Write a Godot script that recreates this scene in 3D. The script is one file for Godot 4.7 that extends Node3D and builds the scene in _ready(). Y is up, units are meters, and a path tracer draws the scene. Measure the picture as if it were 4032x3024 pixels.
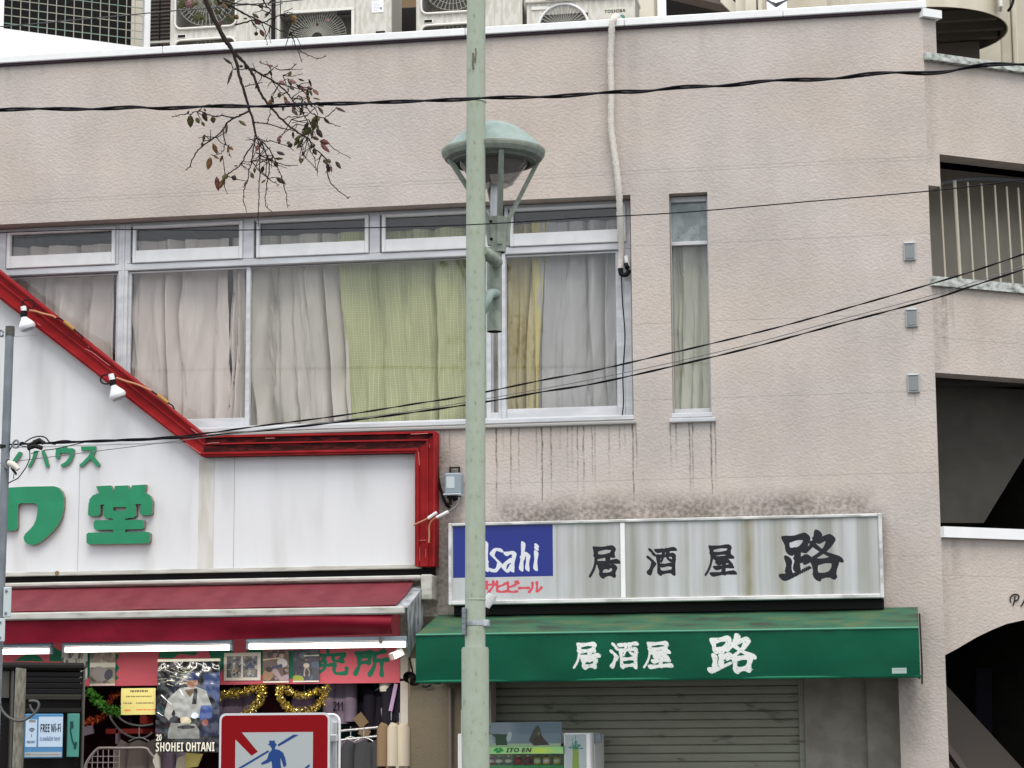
extends Node3D

# ---------------------------------------------------------------- helpers
var M := {}
var used := {}
var rng := RandomNumberGenerator.new()

func lin(r: float, g: float, b: float, a := 1.0) -> Color:
	var k := Color(r, g, b).linear_to_srgb()
	k.a = a
	return k

func st_new() -> SurfaceTool:
	var st := SurfaceTool.new()
	st.begin(Mesh.PRIMITIVE_TRIANGLES)
	return st

func flat_uv(p: Vector3, n: Vector3) -> Vector2:
	var a := n.abs()
	if a.x > a.y and a.x > a.z:
		return Vector2(p.z, -p.y)
	if a.y > a.z:
		return Vector2(p.x, p.z)
	return Vector2(p.x, -p.y)

# one convex flat face that looks towards out
func face(st: SurfaceTool, pts: Array, out: Vector3, uvs: Array = []) -> void:
	var n := Vector3.ZERO
	for i in range(1, pts.size() - 1):
		n += (pts[i] - pts[0]).cross(pts[i + 1] - pts[0])
	n = n.normalized()
	var q := pts.duplicate()
	var u := uvs.duplicate()
	if n.dot(out) < 0.0:
		q.reverse()
		u.reverse()
		n = -n
	for i in range(1, q.size() - 1):
		for k in [0, i + 1, i]:
			st.set_normal(n)
			st.set_uv(u[k] if u.size() else flat_uv(q[k], n))
			st.add_vertex(q[k])

# one smooth triangle, wound so that its front is where its normals point
func tri(st: SurfaceTool, p: Array, n: Array, uv: Array) -> void:
	var g: Vector3 = (p[1] - p[0]).cross(p[2] - p[0])
	if g.length_squared() < 1e-18:
		return
	for k in ([0, 1, 2] if g.dot(n[0] + n[1] + n[2]) < 0.0 else [0, 2, 1]):
		st.set_normal(n[k])
		st.set_uv(uv[k])
		st.add_vertex(p[k])

func box(st: SurfaceTool, lo: Vector3, hi: Vector3, bev := 0.0) -> void:
	var c := (lo + hi) * 0.5
	var h := (hi - lo).abs() * 0.5
	var b := minf(bev, minf(h.x, minf(h.y, h.z)) * 0.9)
	var pt := func(s: Vector3, ax: int) -> Vector3:
		var v := Vector3.ZERO
		for k in 3:
			v[k] = s[k] * (h[k] if k == ax or b == 0.0 else h[k] - b)
		return c + v
	for ax in 3:
		var o := (ax + 1) % 3
		var w := (ax + 2) % 3
		for sg in [-1.0, 1.0]:
			var pts := []
			for e in [[-1.0, -1.0], [1.0, -1.0], [1.0, 1.0], [-1.0, 1.0]]:
				var s := Vector3.ZERO
				s[ax] = sg
				s[o] = e[0]
				s[w] = e[1]
				pts.append(pt.call(s, ax))
			var out := Vector3.ZERO
			out[ax] = sg
			face(st, pts, out)
	if b == 0.0:
		return
	for ax in 3:
		var o := (ax + 1) % 3
		var w := (ax + 2) % 3
		for e in [[-1.0, -1.0], [1.0, -1.0], [1.0, 1.0], [-1.0, 1.0]]:
			var s1 := Vector3.ZERO
			s1[o] = e[0]
			s1[w] = e[1]
			var s2 := s1
			s1[ax] = -1.0
			s2[ax] = 1.0
			var out := Vector3.ZERO
			out[o] = e[0]
			out[w] = e[1]
			face(st, [pt.call(s1, o), pt.call(s2, o), pt.call(s2, w), pt.call(s1, w)], out)
	for x in [-1.0, 1.0]:
		for y in [-1.0, 1.0]:
			for z in [-1.0, 1.0]:
				var s := Vector3(x, y, z)
				face(st, [pt.call(s, 0), pt.call(s, 1), pt.call(s, 2)], s)

# the same shapes moved into another frame
func moved(st: SurfaceTool, xf: Transform3D) -> SurfaceTool:
	var arr := st.commit_to_arrays()
	var o := st_new()
	for i in arr[Mesh.ARRAY_VERTEX].size():
		o.set_normal((xf.basis * arr[Mesh.ARRAY_NORMAL][i]).normalized())
		o.set_uv(arr[Mesh.ARRAY_TEX_UV][i])
		o.add_vertex(xf * arr[Mesh.ARRAY_VERTEX][i])
	return o

# a straight bar of rectangular section from a to b; up gives the direction of its height
func bar(st: SurfaceTool, a: Vector3, b: Vector3, w: float, h: float, up := Vector3.UP) -> void:
	var d := (b - a).normalized()
	var r := d.cross(up).normalized()
	var u := r.cross(d).normalized()
	r *= w * 0.5
	u *= h * 0.5
	face(st, [a - r - u, b - r - u, b - r + u, a - r + u], -r)
	face(st, [a + r - u, b + r - u, b + r + u, a + r + u], r)
	face(st, [a - r + u, b - r + u, b + r + u, a + r + u], u)
	face(st, [a - r - u, b - r - u, b + r - u, a + r - u], -u)
	face(st, [a - r - u, a + r - u, a + r + u, a - r + u], -d)
	face(st, [b - r - u, b + r - u, b + r + u, b - r + u], d)

func spline(pts: Array, each := 4) -> Array:
	var out := []
	for i in range(pts.size() - 1):
		var p0 = pts[max(i - 1, 0)]
		var p1 = pts[i]
		var p2 = pts[i + 1]
		var p3 = pts[min(i + 2, pts.size() - 1)]
		for k in each:
			var t := float(k) / each
			out.append(p1.cubic_interpolate(p2, p0, p3, t) if p1 is Vector2 else (p1 as Vector3).cubic_interpolate(p2, p0, p3, t))
	out.append(pts[-1])
	return out

func tube(st: SurfaceTool, path: Array, r, sides := 8, caps := true) -> void:
	var n := path.size()
	var side := Vector3.ZERO
	var rings := []
	var dirs := []
	for i in n:
		var d: Vector3 = (path[min(i + 1, n - 1)] - path[max(i - 1, 0)]).normalized()
		if side == Vector3.ZERO:
			side = d.cross(Vector3(0.13, 0.2, 0.97)).normalized()
		side = (side - d * side.dot(d)).normalized()
		var other := d.cross(side)
		var rad: float = r[i] if r is Array else r
		var ring := []
		for k in sides:
			var a := TAU * k / sides
			var nn := side * cos(a) + other * sin(a)
			ring.append([path[i] + nn * rad, nn])
		rings.append(ring)
		dirs.append(d)
	for i in range(n - 1):
		for k in sides:
			var k2 := (k + 1) % sides
			var a = rings[i][k]
			var b = rings[i][k2]
			var c = rings[i + 1][k2]
			var d = rings[i + 1][k]
			var ub := [Vector2(k, i), Vector2(k + 1, i), Vector2(k + 1, i + 1), Vector2(k, i + 1)]
			tri(st, [a[0], b[0], c[0]], [a[1], b[1], c[1]], [ub[0], ub[1], ub[2]])
			tri(st, [a[0], c[0], d[0]], [a[1], c[1], d[1]], [ub[0], ub[2], ub[3]])
	if caps:
		for e in [0, n - 1]:
			var pts := []
			for k in sides:
				pts.append(rings[e][k][0])
			face(st, pts, -dirs[0] if e == 0 else dirs[e])

# profile of (radius, height) turned about the y axis of xf
func lathe(st: SurfaceTool, prof: Array, xf: Transform3D, sides := 24, smooth := false) -> void:
	var nrm := []
	for i in range(prof.size() - 1):
		var d: Vector2 = prof[i + 1] - prof[i]
		nrm.append(Vector2(d.y, -d.x).normalized())
	for i in range(prof.size() - 1):
		var n0: Vector2 = nrm[i]
		var n1: Vector2 = nrm[i]
		if smooth:
			if i > 0:
				n0 = (nrm[i] + nrm[i - 1]).normalized()
			if i < nrm.size() - 1:
				n1 = (nrm[i] + nrm[i + 1]).normalized()
		for k in sides:
			var quad := []
			for e in [[k, 0], [k + 1, 0], [k + 1, 1], [k, 1]]:
				var a: float = TAU * e[0] / sides
				var pp: Vector2 = prof[i + e[1]]
				var nn: Vector2 = n1 if e[1] == 1 else n0
				quad.append([xf * Vector3(pp.x * cos(a), pp.y, pp.x * sin(a)), (xf.basis * Vector3(nn.x * cos(a), nn.y, nn.x * sin(a))).normalized()])
			for v in [[0, 1, 2], [0, 2, 3]]:
				var uu := Vector2(float(k) / sides, float(i) / prof.size())
				tri(st, [quad[v[0]][0], quad[v[1]][0], quad[v[2]][0]], [quad[v[0]][1], quad[v[1]][1], quad[v[2]][1]], [uu, uu, uu])

# outline in x, y pushed from z0 to z1, the sides in a tool of their own if wanted
func prism(st: SurfaceTool, poly: Array, z0: float, z1: float, sides: SurfaceTool = null, xf := Transform3D()) -> void:
	var pv := PackedVector2Array(poly)
	var idx := Geometry2D.triangulate_polygon(pv)
	for t in range(0, idx.size(), 3):
		for z in [[z1, 1.0], [z0, -1.0]]:
			face(st, [xf * Vector3(pv[idx[t]].x, pv[idx[t]].y, z[0]), xf * Vector3(pv[idx[t + 1]].x, pv[idx[t + 1]].y, z[0]), xf * Vector3(pv[idx[t + 2]].x, pv[idx[t + 2]].y, z[0])], xf.basis.z * z[1], [Vector2(pv[idx[t]].x, -pv[idx[t]].y), Vector2(pv[idx[t + 1]].x, -pv[idx[t + 1]].y), Vector2(pv[idx[t + 2]].x, -pv[idx[t + 2]].y)])
	var turn := 1.0 if Geometry2D.is_polygon_clockwise(pv) else -1.0
	var s := sides if sides else st
	for i in pv.size():
		var a := pv[i]
		var b := pv[(i + 1) % pv.size()]
		var e := b - a
		face(s, [xf * Vector3(a.x, a.y, z0), xf * Vector3(b.x, b.y, z0), xf * Vector3(b.x, b.y, z1), xf * Vector3(a.x, a.y, z1)], xf.basis * Vector3(-e.y, e.x, 0) * turn)

# a sheet of cloth: f(u, v) gives its points
func sheet(st: SurfaceTool, f: Callable, nu: int, nv: int, uv := Vector2.ONE) -> void:
	var g := []
	for j in nv + 1:
		for i in nu + 1:
			g.append(f.call(float(i) / nu, float(j) / nv))
	var nm := []
	for j in nv + 1:
		for i in nu + 1:
			var du: Vector3 = g[j * (nu + 1) + mini(i + 1, nu)] - g[j * (nu + 1) + maxi(i - 1, 0)]
			var dv: Vector3 = g[mini(j + 1, nv) * (nu + 1) + i] - g[maxi(j - 1, 0) * (nu + 1) + i]
			nm.append(dv.cross(du).normalized())
	for j in nv:
		for i in nu:
			var a := j * (nu + 1) + i
			for k in [[[a, 0, 0], [a + 1, 1, 0], [a + nu + 2, 1, 1]], [[a, 0, 0], [a + nu + 2, 1, 1], [a + nu + 1, 0, 1]]]:
				var pp := []
				var nn := []
				var uu := []
				for e in k:
					pp.append(g[e[0]])
					nn.append(nm[e[0]])
					uu.append(Vector2((i + e[1]) / float(nu), (j + e[2]) / float(nv)) * uv)
				tri(st, pp, nn, uu)

func numbered(parent: Node, called: String) -> String:
	var key := str(parent.get_instance_id()) + called
	var n: int = used.get(key, 0)
	used[key] = n + 1
	return called if n == 0 else "%s_%03d" % [called, n]

func place_of(n: Node) -> Vector3:
	return Vector3.ZERO if n == self else n.position + place_of(n.get_parent())

# commits shapes made in world coordinates as ONE named mesh whose origin is at its own base
func obj(called: String, sts, mats, parent: Node = null) -> MeshInstance3D:
	if parent == null:
		parent = self
	if not sts is Array:
		sts = [sts]
		mats = [mats]
	var all := []
	var lo := Vector3.INF
	var hi := -Vector3.INF
	for st in sts:
		var arr = st.commit_to_arrays()
		all.append(arr)
		if arr[Mesh.ARRAY_VERTEX] == null:
			continue
		for v in arr[Mesh.ARRAY_VERTEX]:
			lo = lo.min(v)
			hi = hi.max(v)
	var base := Vector3((lo.x + hi.x) * 0.5, lo.y, (lo.z + hi.z) * 0.5)
	var mesh := ArrayMesh.new()
	for i in all.size():
		var vs = all[i][Mesh.ARRAY_VERTEX]
		if vs == null or vs.size() == 0:
			continue
		for k in vs.size():
			vs[k] -= base
		all[i][Mesh.ARRAY_VERTEX] = vs
		mesh.add_surface_from_arrays(Mesh.PRIMITIVE_TRIANGLES, all[i])
		mesh.surface_set_material(mesh.get_surface_count() - 1, mats[i] if mats[i] is Material else M[mats[i]])
	var mi := MeshInstance3D.new()
	mi.mesh = mesh
	mi.name = numbered(parent, called)
	parent.add_child(mi, true)
	mi.position = base - place_of(parent)
	return mi

func tag(o: Node, label: String, category: String, group := "") -> Node:
	o.set_meta("label", label)
	o.set_meta("category", category)
	if group:
		o.set_meta("group", group)
	return o

func thing(called: String, label: String, category: String, at: Vector3, group := "") -> Node3D:
	var o := Node3D.new()
	o.name = numbered(self, called)
	add_child(o, true)
	o.position = at
	tag(o, label, category, group)
	return o

func copy(o: Node3D, shift: Vector3, label: String) -> Node3D:
	var c: Node3D = o.duplicate()
	c.name = numbered(self, str(o.name))
	add_child(c, true)
	c.position = o.position + shift
	c.set_meta("label", label)
	return c

func struct(called: String, st, m) -> MeshInstance3D:
	var o := obj(called, st, m)
	o.set_meta("kind", "structure")
	return o

func mk(called: String, col: Color, rough := 0.7, metal := 0.0) -> StandardMaterial3D:
	var m := StandardMaterial3D.new()
	m.albedo_color = col
	m.roughness = rough
	m.metallic = metal
	m.metallic_specular = 0.25 if rough >= 0.5 else 0.45
	m.cull_mode = BaseMaterial3D.CULL_DISABLED
	M[called] = m
	return m

func noise_tex(freq: float, ramp: Array, seed_no: int, size := 256, oct := 4, kind := FastNoiseLite.TYPE_SIMPLEX_SMOOTH) -> NoiseTexture2D:
	var n := FastNoiseLite.new()
	n.noise_type = kind
	n.frequency = freq
	n.fractal_octaves = oct
	n.seed = seed_no
	var t := NoiseTexture2D.new()
	t.width = size
	t.height = size
	t.seamless = true
	t.noise = n
	if ramp.size():
		var g := Gradient.new()
		var offs := PackedFloat32Array()
		var cols := PackedColorArray()
		for e in ramp:
			offs.append(e[0])
			cols.append(e[1])
		g.offsets = offs
		g.colors = cols
		t.color_ramp = g
	return t

# a worn material: colours by a noise laid on from the three sides; tile in metres
func worn(called: String, ramp: Array, freq: float, tile: Vector3, seed_no: int, rough := 0.7, metal := 0.0, bump := 0.0) -> StandardMaterial3D:
	var m := mk(called, Color.WHITE, rough, metal)
	m.albedo_texture = noise_tex(freq, ramp, seed_no)
	m.uv1_triplanar = true
	m.uv1_world_triplanar = true
	m.uv1_scale = Vector3(1.0 / tile.x, 1.0 / tile.y, 1.0 / tile.z)
	if bump > 0.0:
		m.heightmap_enabled = true
		m.heightmap_texture = noise_tex(freq * 2.0, [], seed_no + 5)
		m.heightmap_scale = bump
	return m

func picture(called: String, img: Image, rough := 0.6) -> StandardMaterial3D:
	var m := mk(called, Color.WHITE, rough)
	m.albedo_texture = ImageTexture.create_from_image(img)
	return m

# a flat print from (x0, y0) to (x1, y1), its picture filling it
func card(st: SurfaceTool, x0: float, y0: float, x1: float, y1: float, z: float) -> void:
	face(st, [Vector3(x0, y0, z), Vector3(x1, y0, z), Vector3(x1, y1, z), Vector3(x0, y1, z)], Vector3.BACK, [Vector2(0, 1), Vector2(1, 1), Vector2(1, 0), Vector2(0, 0)])

# ---------------------------------------------------------------- painting of prints
func dab(img: Image, c: Vector2, rx: float, ry: float, ang: float, col: Color) -> void:
	var r := maxf(rx, ry)
	var ca := cos(ang)
	var sa := sin(ang)
	for y in range(maxi(0, int(c.y - r)), mini(img.get_height(), int(c.y + r) + 2)):
		for x in range(maxi(0, int(c.x - r)), mini(img.get_width(), int(c.x + r) + 2)):
			var d := Vector2(x + 0.5, y + 0.5) - c
			var u := (d.x * ca + d.y * sa) / rx
			var v := (-d.x * sa + d.y * ca) / ry
			if u * u + v * v <= 1.0:
				img.set_pixel(x, y, col)

func polyfill(img: Image, pts: Array, col: Color) -> void:
	var pv := PackedVector2Array(pts)
	var r := Rect2(pv[0], Vector2.ZERO)
	for p in pv:
		r = r.expand(p)
	for y in range(maxi(0, int(r.position.y)), mini(img.get_height(), int(r.end.y) + 1)):
		for x in range(maxi(0, int(r.position.x)), mini(img.get_width(), int(r.end.x) + 1)):
			if Geometry2D.is_point_in_polygon(Vector2(x + 0.5, y + 0.5), pv):
				img.set_pixel(x, y, col)

# one stroke of a brush held at a slant
func stroke(img: Image, pts: Array, w: float, col: Color, flat := 0.55, taper := 0.0, bend := true) -> void:
	var path := spline(pts, 8) if bend and pts.size() > 2 else pts
	var total := 0.0
	for i in range(path.size() - 1):
		total += path[i].distance_to(path[i + 1])
	var run := 0.0
	for i in range(path.size() - 1):
		var a: Vector2 = path[i]
		var b: Vector2 = path[i + 1]
		var n := maxi(1, int(a.distance_to(b) / maxf(1.0, w * 0.18)))
		for k in n + 1:
			var t := (run + a.distance_to(b) * k / n) / maxf(total, 0.01)
			var ww := w * (0.86 + 0.16 * cos(t * TAU)) * (1.0 - taper * t)
			dab(img, a.lerp(b, float(k) / n), maxf(ww * 0.5, 0.6), maxf(ww * 0.5 * flat, 0.5), 0.75, col)
		run += a.distance_to(b)

# the characters of the two boards, stroke by stroke in a box of 100 by 100; a t marks a stroke that thins out
const GLYPHS := {
	"dwell": "22,14 52,12 80,11;80,11 79,22 76,34;24,36 50,35 78,33;23,13 24,44 17,72 3,95 t;31,57 60,54 95,51;62,38 61,52 59,68;38,68 40,80 43,94;38,69 60,66 84,66;84,66 82,78 78,92;42,91 60,89 80,89",
	"wine": "10,12 16,18 22,27;3,38 9,42 16,50;3,93 9,84 15,70 22,56;31,15 60,12 95,9;36,34 38,64 41,95;36,34 62,32 91,29;91,29 91,62 88,96;54,13 54,34 46,54 t;70,12 70,40 84,51;45,66 64,65 84,64;42,91 66,89 88,88",
	"shop": "21,11 52,9 83,8;83,8 82,18 79,29;24,31 52,29 80,28;22,10 23,45 15,74 1,97 t;34,45 62,42 91,40;60,44 50,52 42,60;42,60 60,57 78,53;70,46 78,52 86,62;35,75 60,72 90,70;63,57 63,74 62,92;23,95 60,92 99,90",
	"road": "8,15 11,28 15,42;8,15 26,12 45,9;45,9 43,24 38,37;15,40 26,38 40,36;28,39 28,60 27,80;28,58 38,56 48,54;12,56 13,70 13,86;2,94 24,88 50,74 t;66,3 58,22 43,41 t;62,18 76,15 89,13;89,13 78,36 58,54 40,66 t;56,26 76,44 102,58;57,62 59,78 62,96;57,63 76,61 94,60;94,60 92,76 88,93;61,92 76,91 90,90",
	"study": "46,2 47,10 48,18;14,20 14,30 12,40;14,22 50,20 88,18;88,18 84,30 78,38;38,26 34,42 16,54;60,26 62,42 84,46;18,62 44,60 64,58;40,46 36,76 10,98;64,58 62,80 66,92 78,94 92,92;92,92 94,82 94,74",
	"place": "6,12 28,10 50,8;12,26 30,25 46,24;46,24 45,40 42,50;14,48 30,47 43,47;13,26 13,60 2,92;90,4 74,10 58,14;60,14 60,60 46,96;60,42 78,40 98,38;82,42 82,70 82,98",
	"ko_a": "8,14 50,12 92,10;92,10 84,36 66,48;50,34 48,66 20,94",
	"ko_sa": "4,34 50,32 96,30;28,8 28,40 28,62;72,6 72,46 40,94",
	"ko_hi": "86,20 56,38 18,48;16,6 16,50 18,84;18,84 50,92 90,86",
	"ko_bi": "72,30 46,42 16,48;12,8 12,50 14,84;14,84 50,92 86,86;76,4 80,10 84,18;90,0 94,6 98,14",
	"ko_bar": "4,50 50,49 96,48",
	"ko_ru": "30,12 30,56 4,90;64,8 64,50 64,86;64,86 82,76 98,54",
	"la_s": "92,4 44,0 16,24;16,24 50,46 82,66;82,66 50,98 2,96",
	"la_a": "28,6 62,0 92,2;92,2 82,50 74,98;76,40 34,56 12,82;12,82 38,102 76,74",
	"la_h": "48,0 40,50 30,98;38,56 62,38 82,44;82,44 78,70 76,98",
	"la_i": "58,34 50,66 44,98;66,8 64,14 62,20",
	"la_A": "86,-2 50,50 4,98;86,-2 88,50 88,98;36,66 60,64 88,64",
}

func glyph(img: Image, called: String, at: Vector2, size: Vector2, w: float, col: Color, flat := 0.55, bend := true) -> void:
	for s in GLYPHS[called].split(";"):
		var pts := []
		var tp := 0.0
		for tok in s.split(" "):
			if tok == "t":
				tp = 0.6
				continue
			var xy = tok.split(",")
			pts.append(at + Vector2(float(xy[0]) * 0.01 * size.x, float(xy[1]) * 0.01 * size.y))
		stroke(img, pts, w, col, flat, tp, bend)

# latin lettering as thin plates, fitted into a width and a height
func letters(called: String, words: String, x0: float, y0: float, w: float, h: float, z: float, mat, parent: Node, bold := true, slant := 0.0, xf := Transform3D()) -> MeshInstance3D:
	var f := SystemFont.new()
	f.font_names = PackedStringArray(["Droid Sans"])
	f.font_weight = 700 if bold else 400
	var t := TextMesh.new()
	t.text = words
	t.font = f
	t.font_size = 64
	t.depth = 0.1
	t.pixel_size = 0.01
	t.curve_step = 1.5
	var arr := t.get_mesh_arrays() if t.get_surface_count() == 0 else t.surface_get_arrays(0)
	var vs: PackedVector3Array = arr[Mesh.ARRAY_VERTEX]
	var ns: PackedVector3Array = arr[Mesh.ARRAY_NORMAL]
	var ix = arr[Mesh.ARRAY_INDEX]
	var lo := Vector3.INF
	var hi := -Vector3.INF
	for v in vs:
		lo = lo.min(v)
		hi = hi.max(v)
	var st := st_new()
	var order := []
	if ix == null or ix.size() == 0:
		order = range(vs.size())
	else:
		order = Array(ix)
	for i in order:
		var v := (vs[i] - lo) / (hi - lo)
		st.set_normal(xf.basis * ns[i])
		st.set_uv(Vector2(v.x, 1.0 - v.y))
		st.add_vertex(xf * Vector3(x0 + v.x * w + v.y * h * slant, y0 + v.y * h, z + v.z * 0.0015))
	return obj(called, st, mat, parent)

# ---------------------------------------------------------------- materials
func materials() -> void:
	worn("stucco_plain", [[0.3, lin(0.40, 0.345, 0.315)], [0.75, lin(0.47, 0.41, 0.375)]], 0.02, Vector3(1.5, 1.5, 1.5), 3, 0.9, 0.0, 0.3)
	worn("stucco_tan", [[0.25, lin(0.24, 0.20, 0.145)], [0.75, lin(0.33, 0.28, 0.21)]], 0.02, Vector3(0.8, 0.8, 0.8), 4, 0.9, 0.0, 0.3)
	worn("white_metal", [[0.3, lin(0.80, 0.81, 0.81)], [0.8, lin(0.86, 0.86, 0.855)]], 0.02, Vector3(1, 1, 1), 5, 0.45)
	worn("aluminium", [[0.3, lin(0.50, 0.51, 0.53)], [0.8, lin(0.60, 0.61, 0.63)]], 0.02, Vector3(2.0, 0.5, 1), 6, 0.42, 0.15)
	worn("mossy", [[0.2, lin(0.16, 0.18, 0.15)], [0.4, lin(0.40, 0.42, 0.39)], [0.75, lin(0.58, 0.60, 0.58)]], 0.03, Vector3(0.5, 0.4, 0.5), 7, 0.9)
	worn("red_paint", [[0.2, lin(0.25, 0.012, 0.014)], [0.55, lin(0.315, 0.014, 0.017)], [0.8, lin(0.34, 0.022, 0.024)]], 0.012, Vector3(1.2, 0.8, 1.2), 8, 0.55)
	worn("red_dirty", [[0.3, lin(0.035, 0.006, 0.006)], [0.6, lin(0.09, 0.010, 0.010)], [0.8, lin(0.20, 0.014, 0.014)]], 0.015, Vector3(0.7, 0.2, 0.7), 9, 0.5)
	worn("panel_white", [[0.12, lin(0.60, 0.60, 0.60)], [0.45, lin(0.69, 0.70, 0.71)], [0.85, lin(0.72, 0.73, 0.745)]], 0.008, Vector3(1.1, 5.0, 1.1), 10, 0.5)
	worn("panel_stain", [[0.25, lin(0.54, 0.52, 0.46)], [0.75, lin(0.64, 0.63, 0.60)]], 0.008, Vector3(0.3, 1.6, 0.3), 11, 0.55)
	worn("dirty_metal", [[0.15, lin(0.32, 0.31, 0.27)], [0.4, lin(0.46, 0.45, 0.41)], [0.85, lin(0.56, 0.555, 0.52)]], 0.012, Vector3(1.2, 0.3, 0.8), 12, 0.55)
	worn("grey_plate", [[0.25, lin(0.20, 0.21, 0.21)], [0.55, lin(0.42, 0.45, 0.48)], [0.8, lin(0.55, 0.58, 0.62)]], 0.015, Vector3(0.5, 0.9, 0.5), 13, 0.45, 0.3)
	worn("letter_green", [[0.3, lin(0.011, 0.225, 0.10)], [0.75, lin(0.013, 0.25, 0.115)]], 0.006, Vector3(0.5, 0.5, 0.5), 14, 0.45)
	mk("letter_side", lin(0.26, 0.23, 0.19), 0.7)
	worn("awning_red", [[0.3, lin(0.145, 0.026, 0.036)], [0.7, lin(0.185, 0.038, 0.048)]], 0.01, Vector3(0.8, 0.3, 0.8), 15, 0.62)
	worn("awning_valance", [[0.3, lin(0.19, 0.008, 0.022)], [0.7, lin(0.235, 0.010, 0.027)]], 0.01, Vector3(0.9, 0.4, 0.5), 16, 0.5)
	worn("green_canvas", [[0.3, lin(0.010, 0.125, 0.068)], [0.7, lin(0.014, 0.15, 0.082)]], 0.01, Vector3(1.3, 0.6, 1.3), 17, 0.55)
	worn("green_weathered", [[0.22, lin(0.045, 0.06, 0.042)], [0.36, lin(0.035, 0.105, 0.065)], [0.6, lin(0.045, 0.12, 0.07)], [0.8, lin(0.085, 0.125, 0.062)]], 0.012, Vector3(1.6, 0.8, 0.9), 18, 0.7)
	mk("green_hem", lin(0.10, 0.30, 0.20), 0.6)
	worn("pole_green", [[0.08, lin(0.20, 0.23, 0.16)], [0.17, lin(0.33, 0.375, 0.29)], [0.5, lin(0.36, 0.405, 0.325)], [0.85, lin(0.37, 0.42, 0.355)]], 0.025, Vector3(0.35, 0.8, 0.35), 19, 0.5)
	worn("lamp_dome", [[0.3, lin(0.19, 0.245, 0.225)], [0.7, lin(0.26, 0.325, 0.30)]], 0.012, Vector3(0.4, 0.4, 0.4), 20, 0.5)
	worn("lamp_green", [[0.3, lin(0.22, 0.25, 0.21)], [0.7, lin(0.31, 0.345, 0.295)]], 0.02, Vector3(0.3, 0.5, 0.3), 21, 0.5)
	mk("lamp_pipe", lin(0.70, 0.70, 0.74), 0.4)
	worn("steel_grey", [[0.3, lin(0.17, 0.19, 0.21)], [0.7, lin(0.22, 0.245, 0.27)]], 0.012, Vector3(0.6, 0.9, 0.6), 22, 0.5, 0.3)
	mk("black", lin(0.012, 0.012, 0.013), 0.6)
	mk("sill_dull", lin(0.36, 0.355, 0.34), 0.5)
	mk("stair_brown", lin(0.13, 0.11, 0.095), 0.8)
	mk("chip_pale", lin(0.52, 0.20, 0.19), 0.7)
	worn("sash_white", [[0.3, lin(0.68, 0.69, 0.70)], [0.8, lin(0.74, 0.745, 0.75)]], 0.02, Vector3(1, 1, 1), 47, 0.45)
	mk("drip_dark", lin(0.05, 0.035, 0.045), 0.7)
	mk("lamp_under", lin(0.15, 0.165, 0.145), 0.6)  # dirt and the shade underneath put into a darker green
	mk("cable_black", lin(0.010, 0.009, 0.012), 0.5)
	mk("cable_grey", lin(0.20, 0.20, 0.20), 0.6)
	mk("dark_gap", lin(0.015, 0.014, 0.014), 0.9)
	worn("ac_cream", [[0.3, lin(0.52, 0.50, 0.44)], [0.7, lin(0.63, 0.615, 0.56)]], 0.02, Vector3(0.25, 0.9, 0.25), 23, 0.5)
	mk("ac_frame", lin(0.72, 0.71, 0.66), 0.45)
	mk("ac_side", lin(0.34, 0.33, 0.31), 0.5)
	worn("ac_inside", [[0.3, lin(0.16, 0.16, 0.135)], [0.7, lin(0.26, 0.25, 0.215)]], 0.03, Vector3(0.2, 0.2, 0.2), 24, 0.8)
	mk("grille_wire", lin(0.30, 0.30, 0.265), 0.5)
	worn("hose_tape", [[0.3, lin(0.52, 0.49, 0.44)], [0.7, lin(0.64, 0.61, 0.56)]], 0.02, Vector3(0.2, 0.12, 0.2), 25, 0.6)
	worn("tank_cream", [[0.3, lin(0.58, 0.53, 0.42)], [0.7, lin(0.66, 0.61, 0.50)]], 0.015, Vector3(0.6, 2.0, 0.6), 26, 0.6)
	mk("tank_under", lin(0.11, 0.10, 0.085), 0.8)
	worn("recess_paint", [[0.3, lin(0.27, 0.255, 0.215)], [0.7, lin(0.33, 0.31, 0.265)]], 0.02, Vector3(1.2, 1.2, 1.2), 45, 0.9, 0.0, 0.3)  # recess wall colour with the awning's shade mixed in
	worn("cream_wall", [[0.3, lin(0.60, 0.56, 0.46)], [0.7, lin(0.70, 0.66, 0.56)]], 0.01, Vector3(2, 2, 2), 27, 0.8)
	worn("beige_panel", [[0.3, lin(0.37, 0.335, 0.28)], [0.7, lin(0.43, 0.39, 0.33)]], 0.01, Vector3(1, 2, 1), 28, 0.75)
	mk("rail_cream", lin(0.44, 0.41, 0.33), 0.6)
	mk("rail_dark", lin(0.10, 0.10, 0.10), 0.5)
	mk("lattice_cream", lin(0.36, 0.35, 0.29), 0.5)
	mk("lattice_green", lin(0.22, 0.30, 0.25), 0.5)
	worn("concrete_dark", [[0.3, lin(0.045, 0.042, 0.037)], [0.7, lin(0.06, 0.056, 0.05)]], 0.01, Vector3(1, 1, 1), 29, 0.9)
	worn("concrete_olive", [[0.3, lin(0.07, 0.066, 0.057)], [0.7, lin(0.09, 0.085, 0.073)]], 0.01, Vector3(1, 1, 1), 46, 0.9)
	worn("shutter", [[0.08, lin(0.16, 0.16, 0.125)], [0.18, lin(0.29, 0.295, 0.235)], [0.8, lin(0.33, 0.335, 0.27)]], 0.012, Vector3(1.6, 0.5, 0.9), 30, 0.5)
	worn("asphalt", [[0.3, lin(0.045, 0.045, 0.047)], [0.7, lin(0.065, 0.065, 0.066)]], 0.05, Vector3(2, 2, 2), 31, 0.95)
	worn("paving", [[0.3, lin(0.085, 0.082, 0.078)], [0.7, lin(0.12, 0.116, 0.11)]], 0.03, Vector3(2, 2, 2), 32, 0.95)
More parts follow.
